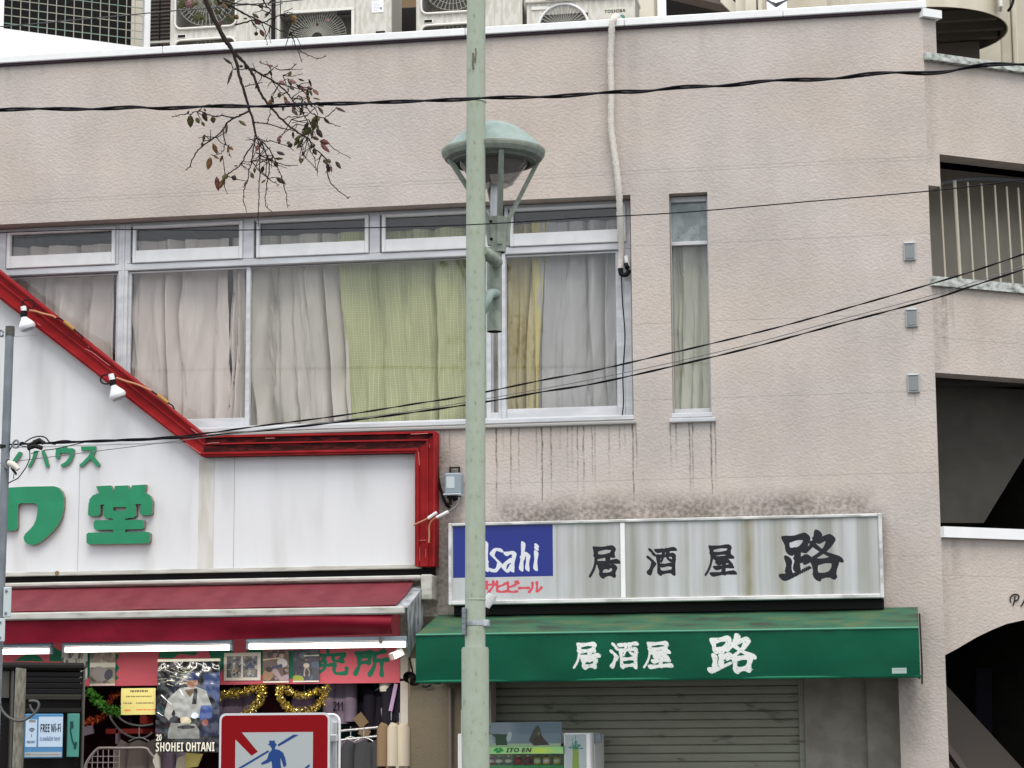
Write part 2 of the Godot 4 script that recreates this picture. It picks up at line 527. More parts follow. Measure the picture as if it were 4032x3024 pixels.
	worn("earth", [[0.3, lin(0.08, 0.08, 0.075)], [0.7, lin(0.11, 0.11, 0.105)]], 0.03, Vector3(9, 9, 9), 33, 0.95)
	worn("bark", [[0.3, lin(0.018, 0.014, 0.013)], [0.7, lin(0.035, 0.026, 0.024)]], 0.05, Vector3(0.1, 0.1, 0.1), 34, 0.9)
	for e in [["leaf_green", 0.060, 0.060, 0.022], ["leaf_olive", 0.075, 0.07, 0.028], ["leaf_brown", 0.14, 0.075, 0.03], ["leaf_red", 0.14, 0.058, 0.052], ["leaf_pink", 0.20, 0.105, 0.105], ["leaf_dark", 0.05, 0.035, 0.03]]:
		var m := worn(e[0], [[0.2, lin(e[1] * 0.75, e[2] * 0.75, e[3] * 0.75)], [0.8, lin(e[1] * 1.15, e[2] * 1.15, e[3] * 1.15)]], 0.05, Vector3(0.05, 0.05, 0.05), 35, 0.55)
		m.backlight_enabled = true
		m.backlight = lin(e[1] * 0.6, e[2] * 0.6, e[3] * 0.6)
	var g := mk("window_glass", Color(0.06, 0.065, 0.065, 0.07), 0.03)
	g.transparency = BaseMaterial3D.TRANSPARENCY_ALPHA
	var pl := mk("lamp_glass", lin(0.20, 0.185, 0.18, 0.6), 0.12)
	pl.transparency = BaseMaterial3D.TRANSPARENCY_ALPHA
	worn("frosted", [[0.3, lin(0.22, 0.26, 0.26)], [0.7, lin(0.32, 0.37, 0.37)]], 0.01, Vector3(0.4, 0.4, 0.4), 36, 0.15)
	for e in [["curtain_rose", 0.73, 0.655, 0.60], ["curtain_beige", 0.62, 0.58, 0.51], ["curtain_yellow", 0.68, 0.60, 0.25], ["curtain_cream", 0.56, 0.49, 0.26], ["curtain_grey", 0.50, 0.495, 0.48], ["curtain_sage", 0.62, 0.63, 0.52]]:
		var m := mk(e[0], lin(e[1], e[2], e[3]), 0.85)
		m.backlight_enabled = true
		m.backlight = lin(0.1, 0.1, 0.09)
	var im := Image.create(96, 96, false, Image.FORMAT_RGB8)
	for y in 96:
		for x in 96:
			var k := 0.0
			if x % 12 < 2 or y % 12 < 2:
				k = 1.0
			elif x % 12 == 6 or y % 12 == 7:
				k = 0.45
			k += 0.25 * sin(x * 1.9) * sin(y * 2.3)
			im.set_pixel(x, y, lin(0.44 + 0.20 * k, 0.47 + 0.18 * k, 0.22 + 0.17 * k))
	var cg := picture("curtain_check", im, 0.85)
	cg.backlight_enabled = true
	cg.backlight = lin(0.10, 0.10, 0.06)
	worn("maroon", [[0.3, lin(0.055, 0.014, 0.022)], [0.7, lin(0.085, 0.02, 0.032)]], 0.02, Vector3(1, 1, 1), 37, 0.8)
	mk("teal_wall", lin(0.02, 0.075, 0.075), 0.8)
	mk("shop_floor", lin(0.12, 0.10, 0.09), 0.7)
	mk("shop_ceiling", lin(0.10, 0.08, 0.08), 0.9)
	mk("band_pink", lin(0.52, 0.10, 0.135), 0.5)
	mk("cloth_mauve", lin(0.26, 0.20, 0.27), 0.9)
	mk("cloth_dark", lin(0.018, 0.016, 0.024), 0.9)
	mk("cloth_grey", lin(0.055, 0.055, 0.06), 0.9)
	mk("cloth_brown", lin(0.22, 0.15, 0.09), 0.9)
	mk("cloth_cream", lin(0.50, 0.44, 0.35), 0.9)
	mk("cloth_taupe", lin(0.17, 0.14, 0.13), 0.9)
	mk("cloth_red", lin(0.30, 0.035, 0.03), 0.8)
	mk("cloth_lilac", lin(0.42, 0.28, 0.45), 0.8)
	mk("tinsel_gold", lin(0.62, 0.45, 0.07), 0.28, 0.7)
	mk("tinsel_pale", lin(0.85, 0.72, 0.28), 0.22, 0.7)
	mk("ivy", lin(0.045, 0.17, 0.02), 0.6)
	mk("ivy_pale", lin(0.11, 0.30, 0.06), 0.6)
	mk("maple", lin(0.42, 0.07, 0.015), 0.7)
	mk("plain_white", lin(0.78, 0.78, 0.78), 0.45)
	mk("plain_cream", lin(0.62, 0.60, 0.52), 0.5)
	mk("booth_slat", lin(0.024, 0.024, 0.026), 0.45, 0.2)
	worn("sign_frame", [[0.2, lin(0.42, 0.42, 0.40)], [0.5, lin(0.62, 0.62, 0.61)], [0.8, lin(0.70, 0.70, 0.69)]], 0.012, Vector3(0.9, 0.5, 0.5), 44, 0.4, 0.2)
	mk("booth_dark", lin(0.020, 0.019, 0.018), 0.5, 0.3)
	mk("booth_grey", lin(0.085, 0.08, 0.068), 0.45, 0.3)
	worn("post_bronze", [[0.3, lin(0.16, 0.15, 0.115)], [0.7, lin(0.28, 0.265, 0.21)]], 0.03, Vector3(0.2, 0.8, 0.2), 38, 0.38, 0.5)
	mk("sign_blue", lin(0.07, 0.22, 0.42), 0.35)
	mk("sign_pale", lin(0.50, 0.62, 0.76), 0.35)
	mk("ink", lin(0.02, 0.025, 0.04), 0.5)
	mk("ink_blue", lin(0.06, 0.12, 0.26), 0.5)
	mk("teal_plate", lin(0.06, 0.24, 0.20), 0.4)
	mk("teal_ink", lin(0.012, 0.06, 0.05), 0.5)
	mk("road_red", lin(0.22, 0.002, 0.005), 0.6)
	mk("road_white", lin(0.38, 0.41, 0.41), 0.4)
	mk("road_blue", lin(0.003, 0.04, 0.19), 0.4)
	mk("sign_alu", lin(0.66, 0.67, 0.68), 0.35, 0.4)
	mk("silver", lin(0.6, 0.6, 0.6), 0.3, 0.7)
	mk("box_grey", lin(0.27, 0.32, 0.36), 0.5)
	mk("box_label", lin(0.50, 0.56, 0.57), 0.5)
	mk("vent_grey", lin(0.22, 0.235, 0.24), 0.45)
	mk("vent_light", lin(0.38, 0.40, 0.41), 0.45)
	mk("adaptor", lin(0.42, 0.22, 0.07), 0.6)
	mk("cord_orange", lin(0.50, 0.24, 0.13), 0.6)
	mk("bulb_white", lin(0.74, 0.75, 0.76), 0.25)
	mk("bulb_rim", lin(0.32, 0.32, 0.34), 0.3)
	mk("yellow_paper", lin(0.58, 0.50, 0.16), 0.8)
	mk("bottle_green", lin(0.02, 0.10, 0.05), 0.25)
	mk("bottle_red", lin(0.25, 0.02, 0.04), 0.25)
	mk("bottle_yellow", lin(0.42, 0.42, 0.06), 0.25)
	mk("bottle_label", lin(0.45, 0.55, 0.35), 0.5)
	mk("bottle_dark", lin(0.03, 0.03, 0.025), 0.3)
	mk("logo_green", lin(0.01, 0.22, 0.05), 0.4)
	mk("rack_wire", lin(0.30, 0.26, 0.26), 0.4, 0.3)
	var tb := mk("tube_glow", lin(0.95, 0.95, 0.9), 0.4)
	tb.emission_enabled = true
	tb.emission = Color(1.0, 0.985, 0.93)
	tb.emission_energy_multiplier = 2.6
	var film := mk("clear_film", Color(0.9, 0.9, 0.9, 0.10), 0.06)
	film.transparency = BaseMaterial3D.TRANSPARENCY_ALPHA

# the stucco's relief and its stains, laid over a piece of wall w by h metres; marks are [x, y from the top, length, width, strength]
var relief: Image

func stucco(called: String, w: float, h: float, x_off: float, marks: Array, grime: Array, tan: Rect2, joints: Array) -> void:
	var px := 150.0
	var iw := int(w * px)
	var ih := int(h * px)
	var n1 := FastNoiseLite.new()
	n1.seed = 11
	n1.frequency = 0.006
	n1.fractal_octaves = 4
	var n2 := FastNoiseLite.new()
	n2.seed = 12
	n2.frequency = 0.09
	n2.fractal_octaves = 3
	var dark := PackedFloat32Array()
	dark.resize(iw * ih)
	for m in marks:
		var cx: float = m[0] * px
		var y0 := int(m[1] * px)
		var y1 := mini(ih, int((m[1] + m[2]) * px))
		var half := maxf(0.6, m[3] * px * 0.5)
		for y in range(maxi(0, y0), y1):
			var t := float(y - y0) / (y1 - y0)
			var wob := n2.get_noise_2d(cx * 3.0, y * 0.35) * 0.9
			var s: float = m[4] * (1.0 - t * t) * clampf(0.85 + 0.8 * n2.get_noise_2d(cx * 7.0, y * 0.8), 0.2, 1.2)
			for x in range(maxi(0, int(cx + wob - half - 1)), mini(iw, int(cx + wob + half + 2))):
				var d := absf(x + 0.5 - cx - wob) / half
				if d < 1.4:
					var at := y * iw + x
					dark[at] = maxf(dark[at], s * clampf(1.5 - d, 0.0, 1.0))
	for m in grime:  # [x0, x1, y0, y1, strength, edge] soft-edged patches
		for y in range(maxi(0, int((m[2] - m[5]) * px)), mini(ih, int((m[3] + m[5]) * px))):
			for x in range(maxi(0, int((m[0] - m[5]) * px)), mini(iw, int((m[1] + m[5]) * px))):
				var ex := clampf(minf(x / px - m[0], m[1] - x / px) / m[5] + 0.5, 0.0, 1.0)
				var ey := clampf(minf(y / px - m[2], m[3] - y / px) / m[5] + 0.5, 0.0, 1.0)
				var s: float = m[4] * ex * ey * clampf(0.85 + 0.45 * n1.get_noise_2d(x * 2.2, y * 2.2) + 0.6 * n2.get_noise_2d(x * 1.6, y * 1.6), 0.0, 1.3)
				var at := y * iw + x
				dark[at] = maxf(dark[at], s)
	var bytes := PackedByteArray()
	bytes.resize(iw * ih * 3)
	var c0 := Vector3(0.505, 0.450, 0.411)
	var c1 := Vector3(0.125, 0.115, 0.100)
	var gam := PackedByteArray()
	gam.resize(1024)
	for k in 1024:
		gam[k] = int(255.0 * Color(k / 1023.0, 0, 0).linear_to_srgb().r)
	var jl := {}
	for j in joints:
		jl[int(j * px)] = 0.78
		jl[int(j * px) + 1] = 1.06
	for y in ih:
		var jf: float = jl.get(y, 1.0)
		for x in iw:
			var wx := x / px + x_off
			var k := 1.0 + 0.13 * n1.get_noise_2d(x, y) + 0.06 * n1.get_noise_2d(x * 3.0 + 500.0, y * 0.4) + 0.05 * n2.get_noise_2d(x, y)
			var c := c0 * k * jf
			var pk := 0.02 * n1.get_noise_2d(y + 900.0, x * 0.5)
			c.x += pk
			c.z -= pk
			if tan.has_point(Vector2(wx, y / px)):
				c = Vector3(0.165, 0.138, 0.098) * k  # tan pillar colour with dirt and the awning's shade in its tone
			c = c.lerp(c1, clampf(dark[y * iw + x], 0.0, 0.95))
			var at := (y * iw + x) * 3
			bytes[at] = gam[clampi(int(c.x * 1023.0), 0, 1023)]
			bytes[at + 1] = gam[clampi(int(c.y * 1023.0), 0, 1023)]
			bytes[at + 2] = gam[clampi(int(c.z * 1023.0), 0, 1023)]
	var m := picture(called, Image.create_from_data(iw, ih, false, Image.FORMAT_RGB8, bytes), 0.92)
	var rel := relief.get_region(Rect2i(0, 0, mini(int(w * 240.0), relief.get_width()), mini(int(h * 240.0), relief.get_height())))
	m.heightmap_enabled = true
	m.heightmap_texture = ImageTexture.create_from_image(rel)
	m.heightmap_scale = 0.30

# a wall with openings, its face at z1 mapped over (x0 .. x0 + w, top .. top - h)
func holed(st: SurfaceTool, plain: SurfaceTool, xs0: float, xs1: float, ys0: float, ys1: float, holes: Array, z0: float, z1: float, origin: Vector2, size: Vector2) -> void:
	var xc := [xs0, xs1]
	var yc := [ys0, ys1]
	for h in holes:
		for x in [h[0], h[1]]:
			if x > xs0 and x < xs1:
				xc.append(x)
		for y in [h[2], h[3]]:
			if y > ys0 and y < ys1:
				yc.append(y)
	xc.sort()
	yc.sort()
	for i in range(xc.size() - 1):
		for j in range(yc.size() - 1):
			var c := Vector2((xc[i] + xc[i + 1]) * 0.5, (yc[j] + yc[j + 1]) * 0.5)
			if xc[i + 1] - xc[i] < 0.0005 or yc[j + 1] - yc[j] < 0.0005:
				continue
			var open := false
			for h in holes:
				if c.x > h[0] and c.x < h[1] and c.y > h[2] and c.y < h[3]:
					open = true
			if open:
				continue
			var ps := [Vector3(xc[i], yc[j], z1), Vector3(xc[i + 1], yc[j], z1), Vector3(xc[i + 1], yc[j + 1], z1), Vector3(xc[i], yc[j + 1], z1)]
			var uv := []
			for p in ps:
				uv.append(Vector2((p.x - origin.x) / size.x, (origin.y - p.y) / size.y))
			face(st, ps, Vector3.BACK, uv)
			var qs := []
			for p in ps:
				qs.append(Vector3(p.x, p.y, z0))
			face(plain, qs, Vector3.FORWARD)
	for h in holes:
		var a := maxf(h[0], xs0)
		var b := minf(h[1], xs1)
		var lo := maxf(h[2], ys0)
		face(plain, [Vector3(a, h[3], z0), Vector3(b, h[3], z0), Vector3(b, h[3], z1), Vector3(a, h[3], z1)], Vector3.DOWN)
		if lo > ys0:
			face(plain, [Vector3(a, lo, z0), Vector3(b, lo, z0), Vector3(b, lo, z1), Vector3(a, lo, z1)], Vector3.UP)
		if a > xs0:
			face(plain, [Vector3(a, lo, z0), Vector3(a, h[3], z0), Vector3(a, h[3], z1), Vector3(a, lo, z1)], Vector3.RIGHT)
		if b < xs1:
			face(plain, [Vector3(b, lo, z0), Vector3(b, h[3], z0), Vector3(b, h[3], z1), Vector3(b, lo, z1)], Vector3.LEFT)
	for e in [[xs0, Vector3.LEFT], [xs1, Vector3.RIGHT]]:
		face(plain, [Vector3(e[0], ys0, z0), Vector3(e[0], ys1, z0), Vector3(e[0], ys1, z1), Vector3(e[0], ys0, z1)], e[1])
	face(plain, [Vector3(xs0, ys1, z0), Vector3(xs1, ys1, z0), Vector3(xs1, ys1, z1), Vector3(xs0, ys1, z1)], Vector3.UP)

# ---------------------------------------------------------------- the place
func _ready() -> void:
	rng.seed = 7
	var cam := Camera3D.new()
	cam.name = "camera"
	cam.position = Vector3(3.0, 1.75, 17.8)
	cam.rotation_degrees = Vector3(8.9337, 9.8631, -0.3716)
	cam.fov = 19.0733
	cam.near = 0.1
	cam.far = 400.0
	add_child(cam)
	cam.current = true

	var env := Environment.new()
	var sky := Sky.new()
	var sm := ProceduralSkyMaterial.new()
	sm.sky_top_color = Color(0.94, 0.965, 1.0)
	sm.sky_horizon_color = Color(0.72, 0.735, 0.75)
	sm.sky_curve = 0.4
	sm.ground_bottom_color = Color(0.45, 0.44, 0.43)
	sm.ground_horizon_color = Color(0.70, 0.70, 0.70)
	sm.sun_angle_max = 1.0
	sky.sky_material = sm
	env.background_mode = Environment.BG_SKY
	env.sky = sky
	env.background_energy_multiplier = 1.0
	env.tonemap_mode = Environment.TONE_MAPPER_LINEAR
	env.tonemap_exposure = 2.15
	env.sdfgi_enabled = true
	env.ssao_enabled = true
	env.ssil_enabled = true
	var we := WorldEnvironment.new()
	we.name = "environment"
	we.environment = env
	add_child(we)
	var sun := DirectionalLight3D.new()
	sun.name = "sun"
	sun.rotation_degrees = Vector3(-62, 18, 0)
	sun.light_energy = 0.4
	sun.light_color = Color(1.0, 0.985, 0.965)
	sun.light_angular_distance = 35.0
	sun.shadow_enabled = true
	add_child(sun)

	materials()
	setting()
	building()
	windows()
	curtains()
	roof()
	left_shop()
	shop_inside()
	bar_front()
	small_fittings()
	street_things()
	tree()
	wires()

func setting() -> void:
	var st := st_new()
	face(st, [Vector3(-150, -0.01, -150), Vector3(150, -0.01, -150), Vector3(150, -0.01, 150), Vector3(-150, -0.01, 150)], Vector3.UP)
	struct("ground", st, "earth")
	st = st_new()
	face(st, [Vector3(-80, 0, 6.3), Vector3(80, 0, 6.3), Vector3(80, 0, 15.5), Vector3(-80, 0, 15.5)], Vector3.UP)
	struct("road", st, "asphalt")
	st = st_new()
	box(st, Vector3(-60, 0.0, 0.02), Vector3(60, 0.12, 6.15))
	struct("pavement", st, "paving")
	st = st_new()
	box(st, Vector3(-60, 0.0, 6.152), Vector3(60, 0.135, 6.3), 0.015)
	struct("kerb", st, "paving")

const DIR := Vector3(0.83034, 0.0, -0.55726)
const NRM := Vector3(0.55726, 0.0, 0.83034)

func bay_xf(back := 0.0) -> Transform3D:
	return Transform3D(Basis(DIR, Vector3.UP, NRM), Vector3(3.232, 0.0, 0.000) - NRM * back)

func building() -> void:
	var b := thing("stucco_building", "two-storey pale pink stucco building with a long window band", "building", Vector3(-1.0, 0.0, -3.0))
	var n := FastNoiseLite.new()
	n.seed = 5
	n.noise_type = FastNoiseLite.TYPE_SIMPLEX_SMOOTH
	n.frequency = 0.16
	n.fractal_octaves = 3
	n.fractal_gain = 0.42
	n.domain_warp_enabled = true
	n.domain_warp_amplitude = 7.0
	n.domain_warp_frequency = 0.09
	relief = n.get_image(1480, 1592)
	relief.resize(2024, 1592, Image.INTERPOLATE_CUBIC)
	# stains
	var marks := []
	for e in [[-0.683, 0.6, 0.35], [-0.655, 0.5, 0.25], [-0.607, 0.55, 0.3], [-0.225, 0.72, 0.62], [-0.168, 0.25, 0.2], [-0.109, 0.68, 0.5], [-0.044, 0.45, 0.45], [0.099, 0.35, 0.35], [0.143, 0.8, 0.72], [0.217, 0.55, 0.65], [0.288, 0.2, 0.25], [0.347, 0.4, 0.35], [0.384, 0.35, 0.4], [0.428, 0.5, 0.45], [0.477, 0.6, 0.5], [0.545, 0.45, 0.4], [0.566, 0.55, 0.3], [0.680, 0.45, 0.28], [0.766, 0.25, 0.35], [0.806, 0.2, 0.3], [0.870, 0.75, 0.7], [0.897, 0.35, 0.5], [1.169, 0.35, 0.5], [1.212, 0.3, 0.4], [1.320, 0.62, 0.55], [1.343, 0.6, 0.55], [1.488, 0.7, 0.7], [1.521, 0.5, 0.5]]:
		marks.append([e[0] + 5.2, 7.53 - 4.235, e[1] * 1.12, 0.010, e[2] * 1.6])
	for y in [5.454, 4.929, 4.419]:
		marks.append([3.076 + 5.2, 7.53 - y, 0.14, 0.012, 0.28])
	for k in 16:
		marks.append([5.2 - 5.0 + k * 0.43 + rng.randf() * 0.2, 0.03, 0.1 + rng.randf() * 0.3, 0.05, 0.08 + 0.08 * rng.randf()])
	marks.append([0.801 + 5.2 + 0.12, 0.1, 1.3, 0.10, 0.14])
	marks.append([0.675 + 5.2, 0.5, 1.0, 0.07, 0.10])
	var sy := 7.53 - 3.500
	var grime := [[-0.621 + 5.2 - 0.05, 2.793 + 5.2, sy - 0.03, sy + 0.5, 0.72, 0.13], [-0.234 + 5.2, 2.687 + 5.2, sy - 0.16, sy + 0.3, 0.7, 0.16], [-0.718 + 5.2 - 0.3, -0.620 + 5.2, 7.53 - 4.1, 7.53 - 2.5, 0.7, 0.16],
		[-0.718 + 5.2 - 0.3, -0.494 + 5.2, 7.53 - 4.0, 7.53 - 2.5, 0.55, 0.25],
		[2.992 + 5.2, 3.085 + 5.2, 7.53 - 2.75, 7.53 - 1.9, 0.3, 0.1], [-0.9 + 5.2, -0.3 + 5.2, 7.53 - 2.3, 7.53 - 2.05, 0.55, 0.18], [2.9 + 5.2, 3.05 + 5.2, 7.53 - 2.3, 7.53 - 1.7, 0.28, 0.12]]
	var joints := []
	for e in [6.295, 5.675, 5.040, 4.424, 3.793, 3.152, 2.513, 6.269]:
		joints.append(7.53 - e)
	stucco("stucco_front", 8.435, 6.63, -5.2, marks, grime, Rect2(-0.95, 7.53 - 2.75, 0.66, 3.0), joints)
	var st := st_new()
	var pl := st_new()
	holed(st, pl, -5.2, 3.235, 0.0, 7.53, [[-5.0, 0.880, 4.30, 6.097], [1.190, 1.498, 4.30, 6.09], [-0.28, 2.878, -1.0, 2.6], [-6.0, -1.007, -1.0, 2.75]], -0.22, 0.0, Vector2(-5.2, 7.53), Vector2(8.435, 6.63))
	obj("wall", [st, pl], ["stucco_front", "stucco_plain"], b)
	# the turned wing with the stairs
	var bm := []
	for e in [[0.075, 0.62, 0.35], [0.10, 0.66, 0.5], [0.125, 0.66, 0.4], [0.17, 0.3, 0.3], [0.19, 0.42, 0.25]]:
		bm.append([e[0], 7.53 - 5.25, e[1], 0.03, e[2]])
	for e in [[0.12, 0.35, 0.3], [0.15, 0.28, 0.25], [0.3, 0.2, 0.15]]:
		bm.append([e[0], 7.53 - 3.28, e[1], 0.05, e[2]])
	stucco("stucco_wing", 2.0, 6.63, 20.0, bm, [[-0.1, 0.09, 0.3, 1.3, 0.22, 0.08], [-0.1, 0.07, 2.2, 2.95, 0.3, 0.06], [-0.1, 0.06, 4.2, 5.2, 0.25, 0.07], [-0.1, 0.5, 0.4, 0.52, 0.25, 0.1]], Rect2(0, 0, 0.0001, 0.0001), [7.53 - 3.0, 7.53 - 4.85])
	var cap_y := 7.071
	var top := cap_y + 0.06
	var pieces := [
		[Vector2(0, 7.42), Vector2(0.002, 6.06), Vector2(0.118, 6.06), Vector2(0.118, 6.323), Vector2(2.0, 6.323), Vector2(2.0, cap_y), Vector2(0.128, cap_y), Vector2(0.128, 7.42)],
		[Vector2(0.0, 4.57), Vector2(2.0, 4.57), Vector2(2.0, 5.25), Vector2(0.0, 5.25)]]
	var arch := [Vector2(0.0, 3.285), Vector2(0.0, 2.39)]
	var half := [Vector2(0.117, 2.442), Vector2(0.290, 2.527), Vector2(0.436, 2.587), Vector2(0.582, 2.637), Vector2(0.745, 2.669)]
	for p in half:
		arch.append(p)
	arch.append(Vector2(half[4].x + 0.14, half[4].y + 0.02))
	for k in 5:
		arch.append(Vector2(2.0 * half[4].x + 0.28 - half[4 - k].x, half[4 - k].y))
	arch.append_array([Vector2(2.0 * half[4].x + 0.3, 2.39), Vector2(2.0 * half[4].x + 0.3, 0.0), Vector2(2.0, 0.0), Vector2(2.0, 3.285)])
	pieces.append(arch)
	for p in pieces:
		st = st_new()
		pl = st_new()
		prism(st, p, -0.2, 0.0, pl, bay_xf())
		# map the stains over the wing
		obj("wing_wall", [onto_wing(st, bay_xf(), Vector2(0, 7.53), Vector2(2.0, 6.63)), pl], ["stucco_wing", "stucco_plain"], b)
	# copings of the wing
	var capstones := [[0.0, 2.0, cap_y + 0.002, top, 0.05, "mossy"], [-0.01, 2.0, 5.252, 5.325, 0.04, "mossy"], [0.0, 2.0, 3.287, 3.37, 0.05, "white_metal"]]
	for c in capstones:
		st = st_new()
		prism(st, [Vector2(c[0], c[2]), Vector2(c[1], c[2]), Vector2(c[1], c[3]), Vector2(c[0], c[3])], -0.22, c[4], null, bay_xf())
		obj("wing_coping", st, c[5], b)
	st = st_new()
	prism(st, [Vector2(-0.02, 7.425), Vector2(0.155, 7.425), Vector2(0.155, 7.49), Vector2(-0.02, 7.49)], -0.22, 0.05, null, bay_xf())
	obj("wing_coping", st, "white_metal", b)
	# inside of the wing: floors, back walls, flights of stairs
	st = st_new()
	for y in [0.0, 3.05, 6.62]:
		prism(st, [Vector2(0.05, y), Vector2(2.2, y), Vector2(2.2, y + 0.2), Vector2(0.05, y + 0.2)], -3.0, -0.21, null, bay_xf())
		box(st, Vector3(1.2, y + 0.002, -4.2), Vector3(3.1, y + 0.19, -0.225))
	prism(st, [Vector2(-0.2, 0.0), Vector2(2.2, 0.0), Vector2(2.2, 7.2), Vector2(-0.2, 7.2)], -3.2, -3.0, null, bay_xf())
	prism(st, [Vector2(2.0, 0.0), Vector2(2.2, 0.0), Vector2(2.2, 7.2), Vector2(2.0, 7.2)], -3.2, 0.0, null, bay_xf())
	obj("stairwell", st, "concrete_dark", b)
	st = st_new()
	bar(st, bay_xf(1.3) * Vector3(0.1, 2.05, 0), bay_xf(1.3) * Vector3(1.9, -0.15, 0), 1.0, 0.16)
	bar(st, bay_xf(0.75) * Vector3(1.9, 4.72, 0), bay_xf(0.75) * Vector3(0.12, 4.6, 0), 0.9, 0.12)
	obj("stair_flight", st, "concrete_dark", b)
	st = st_new()
	prism(st, [Vector2(0.274, 4.586), Vector2(1.689, 4.597), Vector2(1.256, 4.032), Vector2(0.835, 3.482), Vector2(0.229, 3.462)], -0.85, -0.6, null, bay_xf())
	obj("stair_flight", st, "concrete_olive", b)
	st = st_new()
	bar(st, bay_xf(0.75) * Vector3(-0.1, 2.43, 0), bay_xf(0.75) * Vector3(1.6, 0.38, 0), 0.05, 0.05)
	bar(st, bay_xf(0.78) * Vector3(-0.1, 2.29, 0), bay_xf(0.78) * Vector3(1.6, 0.24, 0), 0.04, 0.09)
	obj("stair_rail", st, "cloth_taupe", b)
	st = st_new()
	prism(st, [Vector2(0.530, 2.222), Vector2(0.598, 2.163), Vector2(1.361, 1.447), Vector2(1.333, 0.885), Vector2(0.474, 0.906)], -1.0, -0.82, null, bay_xf())
	obj("stair_side", st, "stair_brown", b)
	st = st_new()
	prism(st, [Vector2(1.418, 2.354), Vector2(1.578, 2.356), Vector2(1.544, 1.468), Vector2(1.377, 1.470)], -1.7, -1.6, null, bay_xf())
	obj("tiled_pier", st, "cloth_dark", b)
	st = st_new()
	prism(st, [Vector2(-0.1, 4.9), Vector2(2.0, 4.9), Vector2(2.0, 6.45), Vector2(-0.1, 6.45)], -0.95, -0.8, null, bay_xf())
	obj("landing_wall", st, "beige_panel", b)
	# balustrade in the upper opening
	st = st_new()
	var hand := []
	for p in [Vector2(0.172, 6.105), Vector2(0.305, 6.155), Vector2(0.466, 6.201), Vector2(0.663, 6.231), Vector2(0.888, 6.249), Vector2(1.109, 6.255)]:
		hand.append(bay_xf(0.25) * Vector3(p.x, p.y, 0))
	hand.append(bay_xf(0.25) * Vector3(1.9, hand[5].y - 0.02, 0))
	tube(st, spline(hand, 4), 0.022, 8)
	obj("handrail", st, "rail_dark", b)
	for e in [Vector2(0.101, 5.478), Vector2(0.231, 5.489), Vector2(0.370, 5.500), Vector2(0.498, 5.510), Vector2(0.630, 5.521), Vector2(0.759, 5.531), Vector2(0.875, 5.541), Vector2(0.988, 5.550)]:
		st = st_new()
		var thick := 0.016 if absf(e.x - 0.370) < 0.01 else 0.0085
		tube(st, [bay_xf(0.14) * Vector3(e.x, 5.3, 0), bay_xf(0.17) * Vector3(e.x, 6.17, 0)], thick, 8)
		obj("baluster", st, "rail_cream", b)
	# hidden shell: roof, back and side walls, floors, so that light comes in by the openings only
	st = st_new()
	box(st, Vector3(-5.2, 6.75, -5.8), Vector3(3.1, 6.9, -0.221))
	box(st, Vector3(-5.2, 3.7, -5.8), Vector3(2.6, 3.9, -0.221))
	box(st, Vector3(-5.2, 0.0, -6.0), Vector3(3.1, 6.9, -5.801))
	box(st, Vector3(-5.4, 0.0, -6.0), Vector3(-5.201, 7.4, -0.001))
	box(st, Vector3(2.45, 0.0, -5.8), Vector3(2.6, 6.74, -1.6))
	obj("shell", st, "stucco_plain", b)
	# coping of the main parapet, in lengths
	var cuts := [-5.4, -3.050, -1.922, -0.460, 0.855, 2.136, 3.27]
	for k in range(cuts.size() - 1):
		st = st_new()
		box(st, Vector3(cuts[k] + 0.002, 7.493, -0.26), Vector3(cuts[k + 1] - 0.002, 7.556, 0.045), 0.006)
		obj("coping", st, "white_metal", b)
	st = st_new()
	box(st, Vector3(-5.4, 7.474, 0.001), Vector3(3.25, 7.4925, 0.028))  # dark strip added for the shadow line under the coping
	obj("coping_shadow_strip", st, "drip_dark", b)
	# raised letters over the archway: a curly P and the start of an A
	for w in [[Vector2(0.627, 2.804), Vector2(0.618, 2.822), Vector2(0.626, 2.846), Vector2(0.653, 2.864), Vector2(0.683, 2.867), Vector2(0.702, 2.852), Vector2(0.692, 2.828), Vector2(0.663, 2.814)], [Vector2(0.667, 2.853), Vector2(0.658, 2.817), Vector2(0.643, 2.779)], [Vector2(0.789, 2.867), Vector2(0.758, 2.831), Vector2(0.734, 2.794), Vector2(0.716, 2.776)], [Vector2(0.789, 2.867), Vector2(0.794, 2.825), Vector2(0.797, 2.780)], [Vector2(0.742, 2.806), Vector2(0.772, 2.815), Vector2(0.802, 2.813)]]:
		var path := []
		for p in spline(w, 3):
			path.append(bay_xf(-0.008) * Vector3(p.x, p.y, 0))
		st = st_new()
		tube(st, path, 0.005, 6)
		obj("wall_lettering", st, "black", b)

func onto_wing(st: SurfaceTool, xf: Transform3D, origin: Vector2, size: Vector2) -> SurfaceTool:
	var arr := st.commit_to_arrays()
	var inv := xf.affine_inverse()
	var o := st_new()
	for i in arr[Mesh.ARRAY_VERTEX].size():
		var p: Vector3 = inv * arr[Mesh.ARRAY_VERTEX][i]
		o.set_normal(arr[Mesh.ARRAY_NORMAL][i])
		o.set_uv(Vector2((p.x - origin.x) / size.x, (origin.y - p.y) / size.y))
		o.add_vertex(arr[Mesh.ARRAY_VERTEX][i])
	return o

